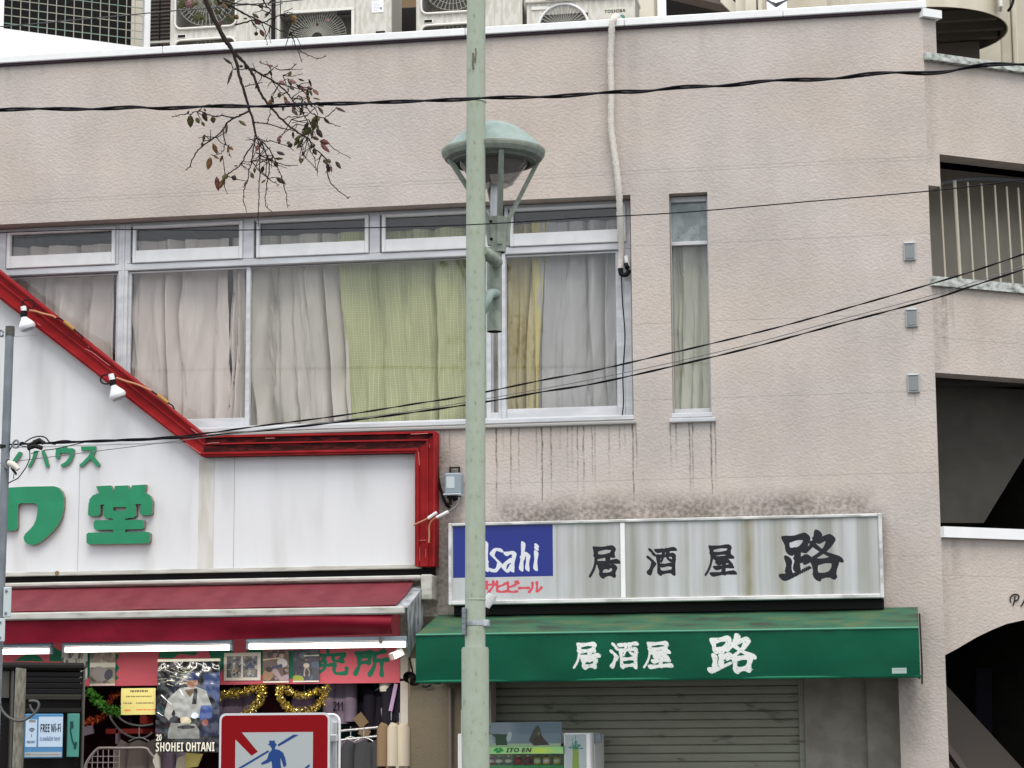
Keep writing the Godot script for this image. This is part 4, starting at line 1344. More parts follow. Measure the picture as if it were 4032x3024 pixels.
func left_shop() -> void:
	# gabled white board with its red moulding
	var t := thing("shop_signboard", "white shop signboard with a red gabled moulding and raised green letters", "signboard", Vector3(-3.0, 3.13, 0.08))
	var o := [Vector2(-5.064, 5.777), Vector2(-4.386, 5.637), Vector2(-2.590, 4.224), Vector2(-0.684, 4.203), Vector2(-0.690, 3.133)]
	var i := [Vector2(-5.057, 5.566), Vector2(-4.379, 5.415), Vector2(-2.613, 4.055), Vector2(-0.852, 4.037), Vector2(-0.853, 3.136)]
	var O2 := [Vector2(-5.6, o[1].y + (o[1].x + 5.6) * 0.82), o[1], o[2], o[3], o[4]]
	var I2 := [Vector2(-5.6, i[1].y + (i[1].x + 5.6) * 0.78), i[1], i[2], i[3], i[4]]
	var mix := func(k: int, f: float) -> Vector2:
		return O2[k].lerp(I2[k], f)
	var segs := [[0, 2, "red_paint"], [2, 3, "red_dirty"], [3, 4, "red_paint"]]
	for s in segs:
		var st := st_new()
		var a: int = s[0]
		var c: int = s[1]
		var rd := st_new()
		for e in [[0.0, 1.0, 0.02, 0.15], [0.0, 0.10, 0.148, 0.185], [0.36, 0.43, 0.148, 0.172], [0.80, 0.90, 0.148, 0.18], [0.90, 1.0, 0.10, 0.168]]:
			prism(rd if e[1] - e[0] < 0.5 else st, [mix.call(a, e[0]), mix.call(c, e[0]), mix.call(c, e[1]), mix.call(a, e[1])], e[2], e[3])
		obj("moulding", [st, rd], [s[2], "red_paint"], t)
	var st := st_new()
	var bot := 3.128
	var pl := [Vector2(-5.6, bot), Vector2(i[3].x + 0.03, bot), Vector2(i[3].x + 0.03, i[3].y + 0.02), Vector2(i[2].x, i[2].y + 0.02), Vector2(-5.6, I2[0].y + 0.02)]
	prism(st, pl, -0.005 + 0.01, 0.075)
	obj("board", st, "panel_white", t)
	st = st_new()
	box(st, Vector3(-5.6, bot - 0.004, 0.03), Vector3(i[3].x + 0.028, bot + 0.028, 0.092), 0.003)
	obj("bottom_edge", st, "dirty_metal", t)
	st = st_new()
	box(st, Vector3(-2.664, bot + 0.03, 0.0755), Vector3(-2.534, i[2].y - 0.01, 0.0775))
	obj("stained_joint", st, "panel_stain", t)
	st = st_new()
	for e in [[-2.367, bot + 0.03, i[2].y], [-3.683, bot + 0.03, i[2].y + 0.0]]:
		box(st, Vector3(e[0], e[1], 0.0752), Vector3(e[0] + 0.004, e[2], 0.0768))
	box(st, Vector3(-5.0, 4.184, 0.0752), Vector3(-2.779, 4.192, 0.0767))
	box(st, Vector3(-5.0, 5.118, 0.0752), Vector3(-4.077, 5.121, 0.0767))
	obj("panel_joint", st, "vent_light", t)
	st = st_new()
	lathe(st, [Vector2(0.0, 0.0), Vector2(0.014, 0.002), Vector2(0.02, 0.0)], Transform3D(Basis(Vector3.RIGHT, Vector3.BACK, Vector3.DOWN), Vector3(-3.849, bot + 0.014, 0.0925)), 9)
	obj("rust_patch", st, "cloth_brown", t)
	# scratches and chips in the red paint
	for e in [[Vector3(-3.616, 4.971, 0.178), Vector3(-3.556, 4.940, 0.178), Vector3(-3.469, 4.873, 0.178), Vector3(-3.405, 4.825, 0.178)], [Vector3(-4.037, 5.202, 0.190), Vector3(-4.007, 5.178, 0.190)], [Vector3(-0.818, 4.039, 0.190), Vector3(-0.814, 3.976, 0.190), Vector3(-0.811, 3.934, 0.190)], [Vector3(-0.742, 4.104, 0.155), Vector3(-0.735, 4.076, 0.155)], [Vector3(-0.817, 3.286, 0.155), Vector3(-0.817, 3.176, 0.155)], [Vector3(-0.767, 3.271, 0.157), Vector3(-0.767, 3.202, 0.157)], [Vector3(-0.818, 3.338, 0.157), Vector3(-0.762, 3.340, 0.157)], [Vector3(-2.698, 4.281, 0.190), Vector3(-2.645, 4.241, 0.190)], [Vector3(-2.564, 4.159, 0.178), Vector3(-2.467, 4.162, 0.178)], [Vector3(-2.080, 4.186, 0.178), Vector3(-2.003, 4.186, 0.178)], [Vector3(-2.749, 4.169, 0.186), Vector3(-2.618, 4.078, 0.186)], [Vector3(-0.882, 4.183, 0.186), Vector3(-0.744, 4.186, 0.186)], [Vector3(-3.599, 5.000, 0.170), Vector3(-3.586, 4.980, 0.170)]]:
		st = st_new()
		tube(st, e, 0.0032, 5)
		obj("paint_chip", st, "chip_pale", t)
	# raised letters
	var z0 := 0.076
	var big := []
	big.append([[[Vector2(-4.349, 3.848), Vector2(-4.130, 3.855), Vector2(-3.883, 3.852), Vector2(-3.847, 3.841), Vector2(-3.813, 3.807), Vector2(-3.794, 3.758), Vector2(-3.794, 3.675), Vector2(-3.806, 3.600), Vector2(-3.839, 3.535), Vector2(-3.881, 3.484), Vector2(-3.944, 3.427), Vector2(-4.008, 3.384), Vector2(-4.059, 3.370), Vector2(-4.099, 3.383), Vector2(-4.125, 3.407), Vector2(-4.133, 3.438), Vector2(-4.119, 3.469), Vector2(-4.087, 3.496), Vector2(-4.052, 3.533), Vector2(-4.032, 3.577), Vector2(-4.021, 3.625), Vector2(-4.019, 3.674), Vector2(-4.027, 3.702), Vector2(-4.045, 3.716), Vector2(-4.166, 3.719), Vector2(-4.183, 3.711), Vector2(-4.191, 3.692), Vector2(-4.188, 3.519), Vector2(-4.201, 3.497), Vector2(-4.338, 3.496)]], 0.045])
	var tou := [[Vector2(-3.522, 3.843), Vector2(-3.396, 3.846), Vector2(-3.374, 3.798), Vector2(-3.385, 3.740), Vector2(-3.472, 3.742), Vector2(-3.499, 3.797)], [Vector2(-3.359, 3.841), Vector2(-3.249, 3.843), Vector2(-3.238, 3.803), Vector2(-3.256, 3.731), Vector2(-3.359, 3.733), Vector2(-3.371, 3.794)], [Vector2(-3.213, 3.842), Vector2(-3.096, 3.845), Vector2(-3.098, 3.808), Vector2(-3.126, 3.728), Vector2(-3.230, 3.730), Vector2(-3.246, 3.782)], [Vector2(-3.546, 3.769), Vector2(-3.490, 3.786), Vector2(-3.106, 3.783), Vector2(-3.058, 3.753), Vector2(-3.038, 3.711), Vector2(-3.035, 3.686), Vector2(-3.575, 3.691), Vector2(-3.576, 3.732)], [Vector2(-3.580, 3.708), Vector2(-3.480, 3.705), Vector2(-3.478, 3.614), Vector2(-3.495, 3.598), Vector2(-3.568, 3.597), Vector2(-3.584, 3.612)], [Vector2(-3.134, 3.697), Vector2(-3.035, 3.694), Vector2(-3.038, 3.610), Vector2(-3.055, 3.594), Vector2(-3.124, 3.593), Vector2(-3.139, 3.610)],
		[Vector2(-3.445, 3.694), Vector2(-3.419, 3.714), Vector2(-3.212, 3.713), Vector2(-3.181, 3.692), Vector2(-3.181, 3.665), Vector2(-3.444, 3.667)], [Vector2(-3.453, 3.680), Vector2(-3.371, 3.678), Vector2(-3.369, 3.578), Vector2(-3.425, 3.575), Vector2(-3.451, 3.597)], [Vector2(-3.259, 3.679), Vector2(-3.177, 3.677), Vector2(-3.171, 3.594), Vector2(-3.196, 3.576), Vector2(-3.257, 3.576)], [Vector2(-3.383, 3.637), Vector2(-3.243, 3.635), Vector2(-3.241, 3.571), Vector2(-3.382, 3.572)], [Vector2(-3.367, 3.582), Vector2(-3.265, 3.582), Vector2(-3.263, 3.452), Vector2(-3.364, 3.452)],
		[Vector2(-3.516, 3.563), Vector2(-3.119, 3.558), Vector2(-3.103, 3.543), Vector2(-3.104, 3.494), Vector2(-3.117, 3.482), Vector2(-3.514, 3.484), Vector2(-3.527, 3.499), Vector2(-3.530, 3.549)], [Vector2(-3.574, 3.463), Vector2(-3.065, 3.458), Vector2(-3.050, 3.443), Vector2(-3.053, 3.381), Vector2(-3.066, 3.365), Vector2(-3.572, 3.368), Vector2(-3.587, 3.382), Vector2(-3.589, 3.449)]]
	big.append([tou, 0.045])
	var small := [[Vector2(-4.254, 4.078), Vector2(-4.208, 4.145), Vector2(-4.194, 4.149), Vector2(-4.179, 4.142), Vector2(-4.177, 4.132), Vector2(-4.193, 4.104), Vector2(-4.231, 4.056), Vector2(-4.246, 4.053)], [Vector2(-4.070, 4.152), Vector2(-4.044, 4.153), Vector2(-4.044, 4.135), Vector2(-4.071, 4.066), Vector2(-4.103, 4.014), Vector2(-4.121, 4.017), Vector2(-4.121, 4.029), Vector2(-4.090, 4.080)], [Vector2(-4.009, 4.153), Vector2(-3.986, 4.154), Vector2(-3.959, 4.098), Vector2(-3.938, 4.027), Vector2(-3.942, 4.012), Vector2(-3.964, 4.014), Vector2(-3.988, 4.084)],
		[Vector2(-3.828, 4.181), Vector2(-3.791, 4.182), Vector2(-3.787, 4.166), Vector2(-3.738, 4.164), Vector2(-3.722, 4.150), Vector2(-3.724, 4.112), Vector2(-3.741, 4.064), Vector2(-3.772, 4.030), Vector2(-3.819, 4.009), Vector2(-3.836, 4.018), Vector2(-3.838, 4.032), Vector2(-3.795, 4.055), Vector2(-3.767, 4.089), Vector2(-3.760, 4.123), Vector2(-3.766, 4.127), Vector2(-3.846, 4.128), Vector2(-3.850, 4.088), Vector2(-3.861, 4.075), Vector2(-3.877, 4.081), Vector2(-3.884, 4.092), Vector2(-3.884, 4.158), Vector2(-3.874, 4.168), Vector2(-3.828, 4.167)],
		[Vector2(-3.667, 4.176), Vector2(-3.541, 4.175), Vector2(-3.538, 4.145), Vector2(-3.559, 4.097), Vector2(-3.501, 4.026), Vector2(-3.502, 4.012), Vector2(-3.519, 4.004), Vector2(-3.530, 4.009), Vector2(-3.582, 4.073), Vector2(-3.635, 4.023), Vector2(-3.663, 4.006), Vector2(-3.676, 4.012), Vector2(-3.678, 4.024), Vector2(-3.636, 4.061), Vector2(-3.600, 4.098), Vector2(-3.576, 4.141), Vector2(-3.663, 4.144)]]
	for g in big:
		var fs := st_new()
		var sd := st_new()
		for k in g[0].size():
			prism(fs, g[0][k], z0, z0 + g[1] + 0.0012 * k, sd)
		obj("letter", [fs, sd], ["letter_green", "letter_side"], t)
	for k in [[0], [1, 2], [3], [4]]:
		var fs := st_new()
		var sd := st_new()
		for n in k:
			prism(fs, small[n], z0, z0 + 0.022, sd)
		obj("letter", [fs, sd], ["letter_green", "letter_side"], t)
	# two flood lamps on arms
	var la := thing("flood_lamp", "white cone flood lamp high on the red gable moulding, beside the steel post", "lamp", Vector3(-4.113, 5.316, 0.300), "flood lamps on the gable")
	flood(la, [Vector3(-4.108, 5.318, 0.320), Vector3(-4.101, 5.280, 0.320), Vector3(-4.103, 5.232, 0.320), Vector3(-4.063, 5.119, 0.320)], [Vector3(-4.066, 5.295, 0.300), Vector3(-4.119, 5.306, 0.300), Vector3(-4.124, 5.361, 0.300), Vector3(-4.088, 5.379, 0.300), Vector3(-4.035, 5.370, 0.300), Vector3(-4.021, 5.338, 0.300), Vector3(-4.036, 5.303, 0.300)], [Vector3(-4.098, 5.305, 0.220), Vector3(-4.045, 5.296, 0.220), Vector3(-3.984, 5.276, 0.220), Vector3(-3.891, 5.250, 0.220), Vector3(-3.864, 5.231, 0.220)], [Vector3(-3.878, 5.236, 0.200), Vector3(-3.838, 5.231, 0.200), Vector3(-3.798, 5.204, 0.200)], [Vector3(-3.798, 5.204, 0.200), Vector3(-3.710, 5.133, 0.200)], [Vector3(-3.710, 5.133, 0.200), Vector3(-3.656, 5.090, 0.200), Vector3(-3.629, 5.057, 0.200)])
	var lb := thing("flood_lamp", "white cone flood lamp on the lower slope of the red gable moulding", "lamp", Vector3(-3.349, 4.716, 0.300), "flood lamps on the gable")
	flood(lb, [Vector3(-3.342, 4.729, 0.320), Vector3(-3.328, 4.681, 0.320), Vector3(-3.321, 4.637, 0.320), Vector3(-3.270, 4.522, 0.320)], [Vector3(-3.310, 4.715, 0.300), Vector3(-3.369, 4.730, 0.300), Vector3(-3.421, 4.725, 0.300), Vector3(-3.436, 4.688, 0.300), Vector3(-3.420, 4.662, 0.300), Vector3(-3.380, 4.654, 0.300), Vector3(-3.348, 4.666, 0.300)], [Vector3(-3.332, 4.716, 0.220), Vector3(-3.247, 4.684, 0.220), Vector3(-3.148, 4.653, 0.220), Vector3(-3.030, 4.598, 0.220)], [Vector3(-3.044, 4.605, 0.200), Vector3(-3.017, 4.588, 0.200), Vector3(-2.984, 4.565, 0.200)], [Vector3(-2.984, 4.565, 0.200), Vector3(-2.892, 4.496, 0.200)], [Vector3(-2.892, 4.496, 0.200), Vector3(-2.860, 4.476, 0.200), Vector3(-2.840, 4.444, 0.200)])
	# retractable red awning
	t = thing("red_awning", "faded crimson shop awning with a pale cassette and drooping valance", "awning", Vector3(-3.0, 2.3, 0.4))
	var xr := -0.698
	st = st_new()
	box(st, Vector3(-5.6, 3.023, 0.02), Vector3(xr - 0.09, 3.059, 0.25), 0.01)
	obj("cassette", st, "dirty_metal", t)
	st = st_new()
	box(st, Vector3(xr - 0.088, 2.865, 0.02), Vector3(xr, 3.062, 0.26), 0.008)
	obj("cassette_end", st, "dirty_metal", t)
	var ca := Vector3(-0.852, 3.016, 0.220)
	var cb := Vector3(-0.868, 2.793, 0.780)
	st = st_new()
	var sag := func(u: float, v: float) -> Vector3:
		var x := lerpf(-5.6, lerpf(ca.x, cb.x, v), u)
		return Vector3(x, lerpf(ca.y, cb.y, v) - 0.02 * sin(PI * v) + 0.004 * sin(u * 31.0 + v * 2.0) * v, lerpf(0.2, 0.78, v))
	sheet(st, sag, 60, 8)
	obj("canvas", st, "awning_red", t)
	st = st_new()
	box(st, Vector3(-5.6, 2.725, 0.74), Vector3(-0.800, 2.784, 0.81), 0.01)
	obj("front_bar", st, "dirty_metal", t)
	var vy1 := 2.724
	var vx := -0.892
	var vy0 := 2.549
	var drape := func(u: float, v: float) -> Vector3:
		var x := lerpf(-5.6, vx - 0.01 * v, u)
		var lift := 0.03 * smoothstep(0.62, 1.0, u) * v
		var fold := 0.05 * smoothstep(0.55, 1.0, u) * sin(v * 3.4 + (1.0 - u) * 5.0)
		return Vector3(x, lerpf(vy1, vy0, v) + lift, 0.77 + fold - 0.02 * v + 0.007 * sin(u * 40.0) * v)
	st = st_new()
	sheet(st, drape, 90, 12)
	obj("valance", st, "awning_valance", t)
	st = st_new()
	var px := -0.784
	face(st, [Vector3(px, 2.774, 0.76), Vector3(px, 2.975, 0.16), Vector3(px, 2.682, 0.16), Vector3(px, 2.393, 0.70)], Vector3.RIGHT)
	face(st, [Vector3(px - 0.006, 2.774, 0.76), Vector3(px - 0.006, 2.975, 0.16), Vector3(px - 0.006, 2.682, 0.16), Vector3(px - 0.006, 2.393, 0.70)], Vector3.LEFT)
	face(st, [Vector3(px - 0.10, 2.784, 0.76), Vector3(px + 0.003, 2.775, 0.763), Vector3(px + 0.003, 2.980, 0.158), Vector3(px - 0.10, 2.984, 0.16)], Vector3.UP)
	obj("end_arm", st, "grey_plate", t)
	st = st_new()
	box(st, Vector3(-5.6, 2.222 + 0.02, -0.215), Vector3(px - 0.02, 2.222 + 0.04, 0.0))
	obj("back_trim", st, "maroon", t)
	# fluorescent tubes under the valance
	var tubes := [[-2.066, -0.789, 2.500, "right of the three glowing tubes, under the loose end of the crimson valance"], [-3.555, -2.179, 2.495, "middle one of the three glowing tubes, above the baseball posters"], [-4.983, -3.644, 2.487, "left of the three glowing tubes, above the dark telephone booth"]]
	for e in tubes:
		var fl := thing("fluorescent_tube", e[3], "tube light", Vector3((e[0] + e[1]) * 0.5, e[2], 0.68), "tube lights under the red awning")
		st = st_new()
		tube(st, [Vector3(e[0] + 0.02, e[2], 0.68), Vector3(e[1] - 0.02, e[2], 0.68)], 0.021, 12)
		obj("glass_tube", st, "tube_glow", fl)
		st = st_new()
		box(st, Vector3(e[0], e[2] + 0.03, 0.645), Vector3(e[1], e[2] + 0.062, 0.715), 0.006)
		box(st, Vector3(e[0], e[2] - 0.024, 0.655), Vector3(e[0] + 0.02, e[2] + 0.03, 0.705), 0.004)
		box(st, Vector3(e[1] - 0.02, e[2] - 0.024, 0.655), Vector3(e[1], e[2] + 0.03, 0.705), 0.004)
		obj("fitting", st, "box_grey", fl)
		var l := AreaLight3D.new()
		l.name = "tube_light"
		l.area_size = Vector2(e[1] - e[0] - 0.06, 0.04)
		l.light_energy = 0.7
		l.light_color = Color(1.0, 0.97, 0.92)
		l.shadow_enabled = true
		fl.add_child(l)
		l.position = Vector3(0, -0.024, 0)
		l.rotation_degrees = Vector3(-90, 0, 0)
	st = st_new()
	box(st, Vector3(-1.008, 2.504, 0.740), Vector3(-0.987, 2.556, 0.700), 0.002)
	tag(obj("tube_clip", st, "cloth_taupe"), "small dark clip over the right glowing tube near its end", "clip")
	# pink lettering band
	var bx1 := -1.010
	var by0 := 2.229
	var by1 := by0 + 0.62
	var im := Image.create(1720, 248, false, Image.FORMAT_RGB8)
	im.fill(Color(0.80, 0.375, 0.43))
	for k in 900:
		im.fill_rect(Rect2i(rng.randi() % 1720, rng.randi() % 248, 30, 2), Color(0.79 + rng.randf() * 0.02, 0.365 + rng.randf() * 0.02, 0.42 + rng.randf() * 0.02))
	var bx0 := bx1 - 4.3
	var im_at := func(p: Vector2) -> Vector2:
		return Vector2((p.x - bx0) * 400.0, (by1 - p.y) * 400.0)
	var gcol := Color(0.13, 0.44, 0.34)
	var q := [Vector2(-1.749, 2.495), Vector2(-1.422, 2.294), Vector2(-1.377, 2.487), Vector2(-1.109, 2.288)]
	var a0: Vector2 = im_at.call(q[0])
	var a1: Vector2 = im_at.call(q[1])
	glyph(im, "study", a0, a1 - a0, 15.0, gcol, 0.8)
	a0 = im_at.call(q[2])
	a1 = im_at.call(q[3])
	glyph(im, "place", a0, a1 - a0, 17.0, gcol, 0.8)
	for blob in [[Vector2(-4.236, 2.440), Vector2(-4.158, 2.483), Vector2(-4.092, 2.497), Vector2(-4.025, 2.482), Vector2(-3.971, 2.433)], [Vector2(-3.908, 2.555), Vector2(-3.828, 2.510), Vector2(-3.826, 2.432), Vector2(-3.934, 2.433)], [Vector2(-3.374, 2.504), Vector2(-3.341, 2.473), Vector2(-3.366, 2.417), Vector2(-3.332, 2.373), Vector2(-3.364, 2.324), Vector2(-3.337, 2.293), Vector2(-3.369, 2.262), Vector2(-3.441, 2.263), Vector2(-3.446, 2.505)], [Vector2(-3.617, 2.507), Vector2(-3.584, 2.507), Vector2(-3.579, 2.296), Vector2(-3.617, 2.296)], [Vector2(-3.003, 2.499), Vector2(-2.666, 2.501), Vector2(-2.704, 2.465), Vector2(-2.834, 2.479), Vector2(-2.885, 2.442), Vector2(-3.002, 2.450)], [Vector2(-2.588, 2.506), Vector2(-2.395, 2.510), Vector2(-2.356, 2.460), Vector2(-2.420, 2.424), Vector2(-2.495, 2.302), Vector2(-2.521, 2.302)], [Vector2(-2.267, 2.514), Vector2(-2.139, 2.519), Vector2(-2.111, 2.310), Vector2(-2.162, 2.298), Vector2(-2.151, 2.445), Vector2(-2.266, 2.459)], [Vector2(-1.928, 2.491), Vector2(-1.871, 2.491), Vector2(-1.882, 2.271), Vector2(-1.920, 2.265)]]:
		var pp := []
		for p in blob:
			pp.append(im_at.call(p))
		polyfill(im, pp, gcol)
	var band := thing("name_band", "pink shop name band with green brush characters, under the tube lights", "shop sign", Vector3(bx1 - 2.1, by0, -0.03))
	st = st_new()
	card(st, bx0, by0, bx1, by1, 0.004)
	var sd := st_new()
	box(sd, Vector3(bx0, by0, -0.06), Vector3(bx1, by1, 0.003))
	obj("panel", [st, sd], [picture("band_print", im, 0.5), "band_pink"], band)
	posters()

func flood(t: Node3D, axis: Array, ring: Array, arm: Array, lead: Array, plug: Array, tail: Array) -> void:
	var st := st_new()
	tube(st, [axis[0], axis[1]], 0.024, 10)
	obj("socket", st, "plain_white", t)
	st = st_new()
	tube(st, [axis[1], axis[2]], 0.029, 10)
	obj("collar", st, "cable_black", t)
	var d: Vector3 = (axis[3] - axis[2])
	var ln := d.length()
	var up := -(d.normalized() + Vector3(0, 0.0, -0.12)).normalized()
	var rt := up.cross(Vector3.BACK).normalized()
	var xf := Transform3D(Basis(rt, up, rt.cross(up)), axis[2] - up * ln)
	st = st_new()
	lathe(st, [Vector2(0.060, 0.012), Vector2(0.070, 0.03), Vector2(0.068, 0.05), Vector2(0.052, 0.075), Vector2(0.03, ln * 0.85), Vector2(0.024, ln)], xf, 24, true)
	obj("bulb", st, "bulb_white", t)
	st = st_new()
	lathe(st, [Vector2(0.0, 0.0), Vector2(0.045, 0.002), Vector2(0.06, 0.012)], xf, 24, true)
	obj("bulb_face", st, "bulb_rim", t)
	for e in [[spline(ring, 4), 0.0065, "cable_black", "cable_loop"], [spline(arm, 3), 0.0085, "cord_orange", "arm"], [spline(lead, 3), 0.006, "cable_black", "lead"], [plug, 0.016, "adaptor", "plug"], [spline(tail, 3), 0.006, "cable_black", "lead"]]:
		st = st_new()
		tube(st, e[0], e[1], 7)
		obj(e[3], st, e[2], t)

func scene_print(w: int, h: int, bg: Color, sd: int, cols: Array) -> Image:
	var r := RandomNumberGenerator.new()
	r.seed = sd
	var im := Image.create(w, h, false, Image.FORMAT_RGB8)
	im.fill(bg)
	for k in 26:
		var c: Color = cols[r.randi() % cols.size()]
		dab(im, Vector2(r.randf() * w, r.randf() * h), 3 + r.randf() * w * 0.12, 3 + r.randf() * h * 0.09, r.randf() * 3.0, c)
	return im

func player(im: Image, c: Vector2, s: float, shirt: Color, trousers: Color, skin: Color, lean: float) -> void:
	stroke(im, [c + Vector2(0, 0), c + Vector2(lean * s * 0.5, -s * 0.9)], s * 0.62, shirt, 1.0, 0.0, false)
	dab(im, c + Vector2(lean * s * 0.75, -s * 1.42), s * 0.22, s * 0.27, 0.0, skin)
	dab(im, c + Vector2(lean * s * 0.75, -s * 1.58), s * 0.25, s * 0.15, 0.0, shirt.darkened(0.6))
	stroke(im, [c + Vector2(-s * 0.2, -s * 0.7), c + Vector2(-s * 0.65, -s * 0.3), c + Vector2(-s * 0.3, -s * 0.1)], s * 0.2, shirt.darkened(0.12), 1.0, 0.0, false)
	stroke(im, [c + Vector2(s * 0.3, -s * 0.7), c + Vector2(s * 0.75, -s * 0.35), c + Vector2(s * 0.35, -s * 0.2)], s * 0.2, shirt.darkened(0.2), 1.0, 0.0, false)
	stroke(im, [c + Vector2(-s * 0.12, 0), c + Vector2(-s * 0.35, s * 0.8), c + Vector2(-s * 0.3, s * 1.5)], s * 0.28, trousers, 1.0, 0.2, false)
	stroke(im, [c + Vector2(s * 0.14, 0), c + Vector2(s * 0.5, s * 0.75), c + Vector2(s * 0.45, s * 1.5)], s * 0.28, trousers.darkened(0.15), 1.0, 0.2, false)

func poster(called: String, label: String, x0: float, y0: float, x1: float, y1: float, z: float, im: Image, mname: String, curl := 0.004, group := "") -> MeshInstance3D:
	var st := st_new()
	var fn := func(u: float, v: float) -> Vector3:
		return Vector3(lerpf(x0, x1, u), lerpf(y1, y0, v), z + curl * sin(u * 3.1) * (0.4 + v) + curl * 0.6 * sin(v * 5.0 + u * 2.0))
	sheet(st, fn, 10, 12)
	return tag(obj(called, st, picture(mname, im, 0.32)), label, "poster", group)

func posters() -> void:
	var grp := "small baseball photographs on the pink band"
	var im := scene_print(128, 80, Color(0.72, 0.72, 0.70), 3, [Color(0.75, 0.75, 0.73), Color(0.25, 0.25, 0.24), Color(0.5, 0.5, 0.48)])
	poster("photo_print", "creased film covered photograph above the booth roof, leftmost on the pink band", -3.819, 2.284, -3.598, 2.508, 0.02, im, "photo_a", 0.006, grp)
	im = scene_print(128, 160, Color(0.50, 0.47, 0.43), 4, [Color(0.36, 0.33, 0.32), Color(0.62, 0.58, 0.5), Color(0.2, 0.2, 0.25)])
	im.fill_rect(Rect2i(0, 52, 128, 22), Color(0.82, 0.81, 0.76))
	dab(im, Vector2(50, 105), 44, 34, 0.3, Color(0.55, 0.52, 0.52))
	dab(im, Vector2(95, 108), 20, 26, 0.4, Color(0.22, 0.22, 0.29))
	dab(im, Vector2(38, 28), 20, 13, 0, Color(0.56, 0.47, 0.44))
	dab(im, Vector2(88, 28), 20, 13, 0, Color(0.56, 0.47, 0.44))
	im.fill_rect(Rect2i(0, 150, 128, 10), Color(0.85, 0.78, 0.76))
	poster("photo_print", "photograph with a pale grey jersey sleeve, right of the telephone booth", -3.577, 2.231, -3.361, 2.505, 0.02, im, "photo_b", 0.004, grp)
	im = Image.create(180, 130, false, Image.FORMAT_RGB8)
	im.fill(Color(0.86, 0.83, 0.78))
	for e in [[14, 16, 70, 100, 5], [94, 16, 70, 100, 6]]:
		var sub := scene_print(e[2], e[3], Color(0.38, 0.40, 0.46), e[4], [Color(0.55, 0.52, 0.45), Color(0.18, 0.20, 0.28), Color(0.72, 0.70, 0.66), Color(0.45, 0.36, 0.30)])
		player(sub, Vector2(34, 58), 24.0, Color(0.80, 0.78, 0.74) if e[4] == 5 else Color(0.16, 0.22, 0.42), Color(0.78, 0.76, 0.70) if e[4] == 5 else Color(0.62, 0.62, 0.62), Color(0.55, 0.40, 0.32), 0.2)
		im.blit_rect(sub, Rect2i(0, 0, e[2], e[3]), Vector2i(e[0], e[1]))
	poster("photo_print", "white framed pair of baseball pictures taped beside the big poster", -2.450, 2.260, -2.145, 2.481, 0.02, im, "photo_c", 0.003, grp)
	im = scene_print(128, 170, Color(0.42, 0.34, 0.32), 8, [Color(0.55, 0.45, 0.36), Color(0.25, 0.20, 0.20), Color(0.60, 0.48, 0.50)])
	stroke(im, [Vector2(4, 50), Vector2(80, 42)], 7, Color(0.84, 0.74, 0.6), 1.0, 0.0, false)
	dab(im, Vector2(95, 66), 26, 22, 0.5, Color(0.80, 0.78, 0.78))
	stroke(im, [Vector2(88, 82), Vector2(50, 92)], 18, Color(0.24, 0.27, 0.40), 1.0, 0.0, false)
	stroke(im, [Vector2(60, 110), Vector2(90, 150), Vector2(120, 140)], 26, Color(0.66, 0.58, 0.62), 1.0, 0.0, false)
	dab(im, Vector2(92, 30), 12, 12, 0, Color(0.72, 0.62, 0.58))
	dab(im, Vector2(24, 130), 26, 30, 0.3, Color(0.62, 0.49, 0.37))
	dab(im, Vector2(30, 100), 16, 14, 0.3, Color(0.20, 0.15, 0.13))
	im.fill_rect(Rect2i(0, 161, 128, 9), Color(0.93, 0.87, 0.82))
	poster("photo_print", "photograph of a player swinging a bat, middle of the right three pictures", -2.127, 2.239, -1.912, 2.498, 0.02, im, "photo_d", 0.003, grp)
	im = scene_print(128, 170, Color(0.24, 0.24, 0.30), 9, [Color(0.16, 0.16, 0.19), Color(0.34, 0.33, 0.40), Color(0.30, 0.38, 0.46)])
	dab(im, Vector2(20, 155), 34, 22, 0, Color(0.62, 0.64, 0.24))
	player(im, Vector2(66, 92), 30.0, Color(0.22, 0.22, 0.32), Color(0.72, 0.66, 0.62), Color(0.6, 0.45, 0.36), 0.0)
	dab(im, Vector2(66, 82), 15, 12, 0, Color(0.82, 0.76, 0.68))
	stroke(im, [Vector2(56, 32), Vector2(126, 30)], 7, Color(0.80, 0.80, 0.76), 1.0, 0.0, false)
	im.fill_rect(Rect2i(0, 162, 128, 8), Color(0.92, 0.87, 0.84))
	poster("photo_print", "photograph of dark figures on a green field, next to the green character", -1.879, 2.241, -1.664, 2.498, 0.02, im, "photo_e", 0.003, grp)
	# the big poster of a ball player, in crinkled film
	im = Image.create(256, 400, false, Image.FORMAT_RGB8)
	im.fill(Color(0.07, 0.07, 0.085))
	var rr := RandomNumberGenerator.new()
	rr.seed = 21
	for k in 60:
		dab(im, Vector2(rr.randf() * 256, rr.randf() * 400), 6 + rr.randf() * 30, 6 + rr.randf() * 26, rr.randf() * 3.0, Color(0.08 + 0.09 * rr.randf(), 0.085 + 0.09 * rr.randf(), 0.10 + 0.10 * rr.randf()))
	polyfill(im, [Vector2(188, 60), Vector2(256, 48), Vector2(256, 200), Vector2(190, 120)], Color(0.17, 0.22, 0.36))
	polyfill(im, [Vector2(190, 210), Vector2(256, 180), Vector2(256, 330), Vector2(180, 330)], Color(0.12, 0.14, 0.22))
	dab(im, Vector2(200, 270), 12, 16, 0, Color(0.48, 0.30, 0.28))
	var grey := Color(0.50, 0.51, 0.51)
	polyfill(im, [Vector2(48, 165), Vector2(95, 118), Vector2(160, 112), Vector2(200, 130), Vector2(225, 200), Vector2(190, 212), Vector2(180, 250), Vector2(80, 250), Vector2(76, 215), Vector2(40, 206)], grey)
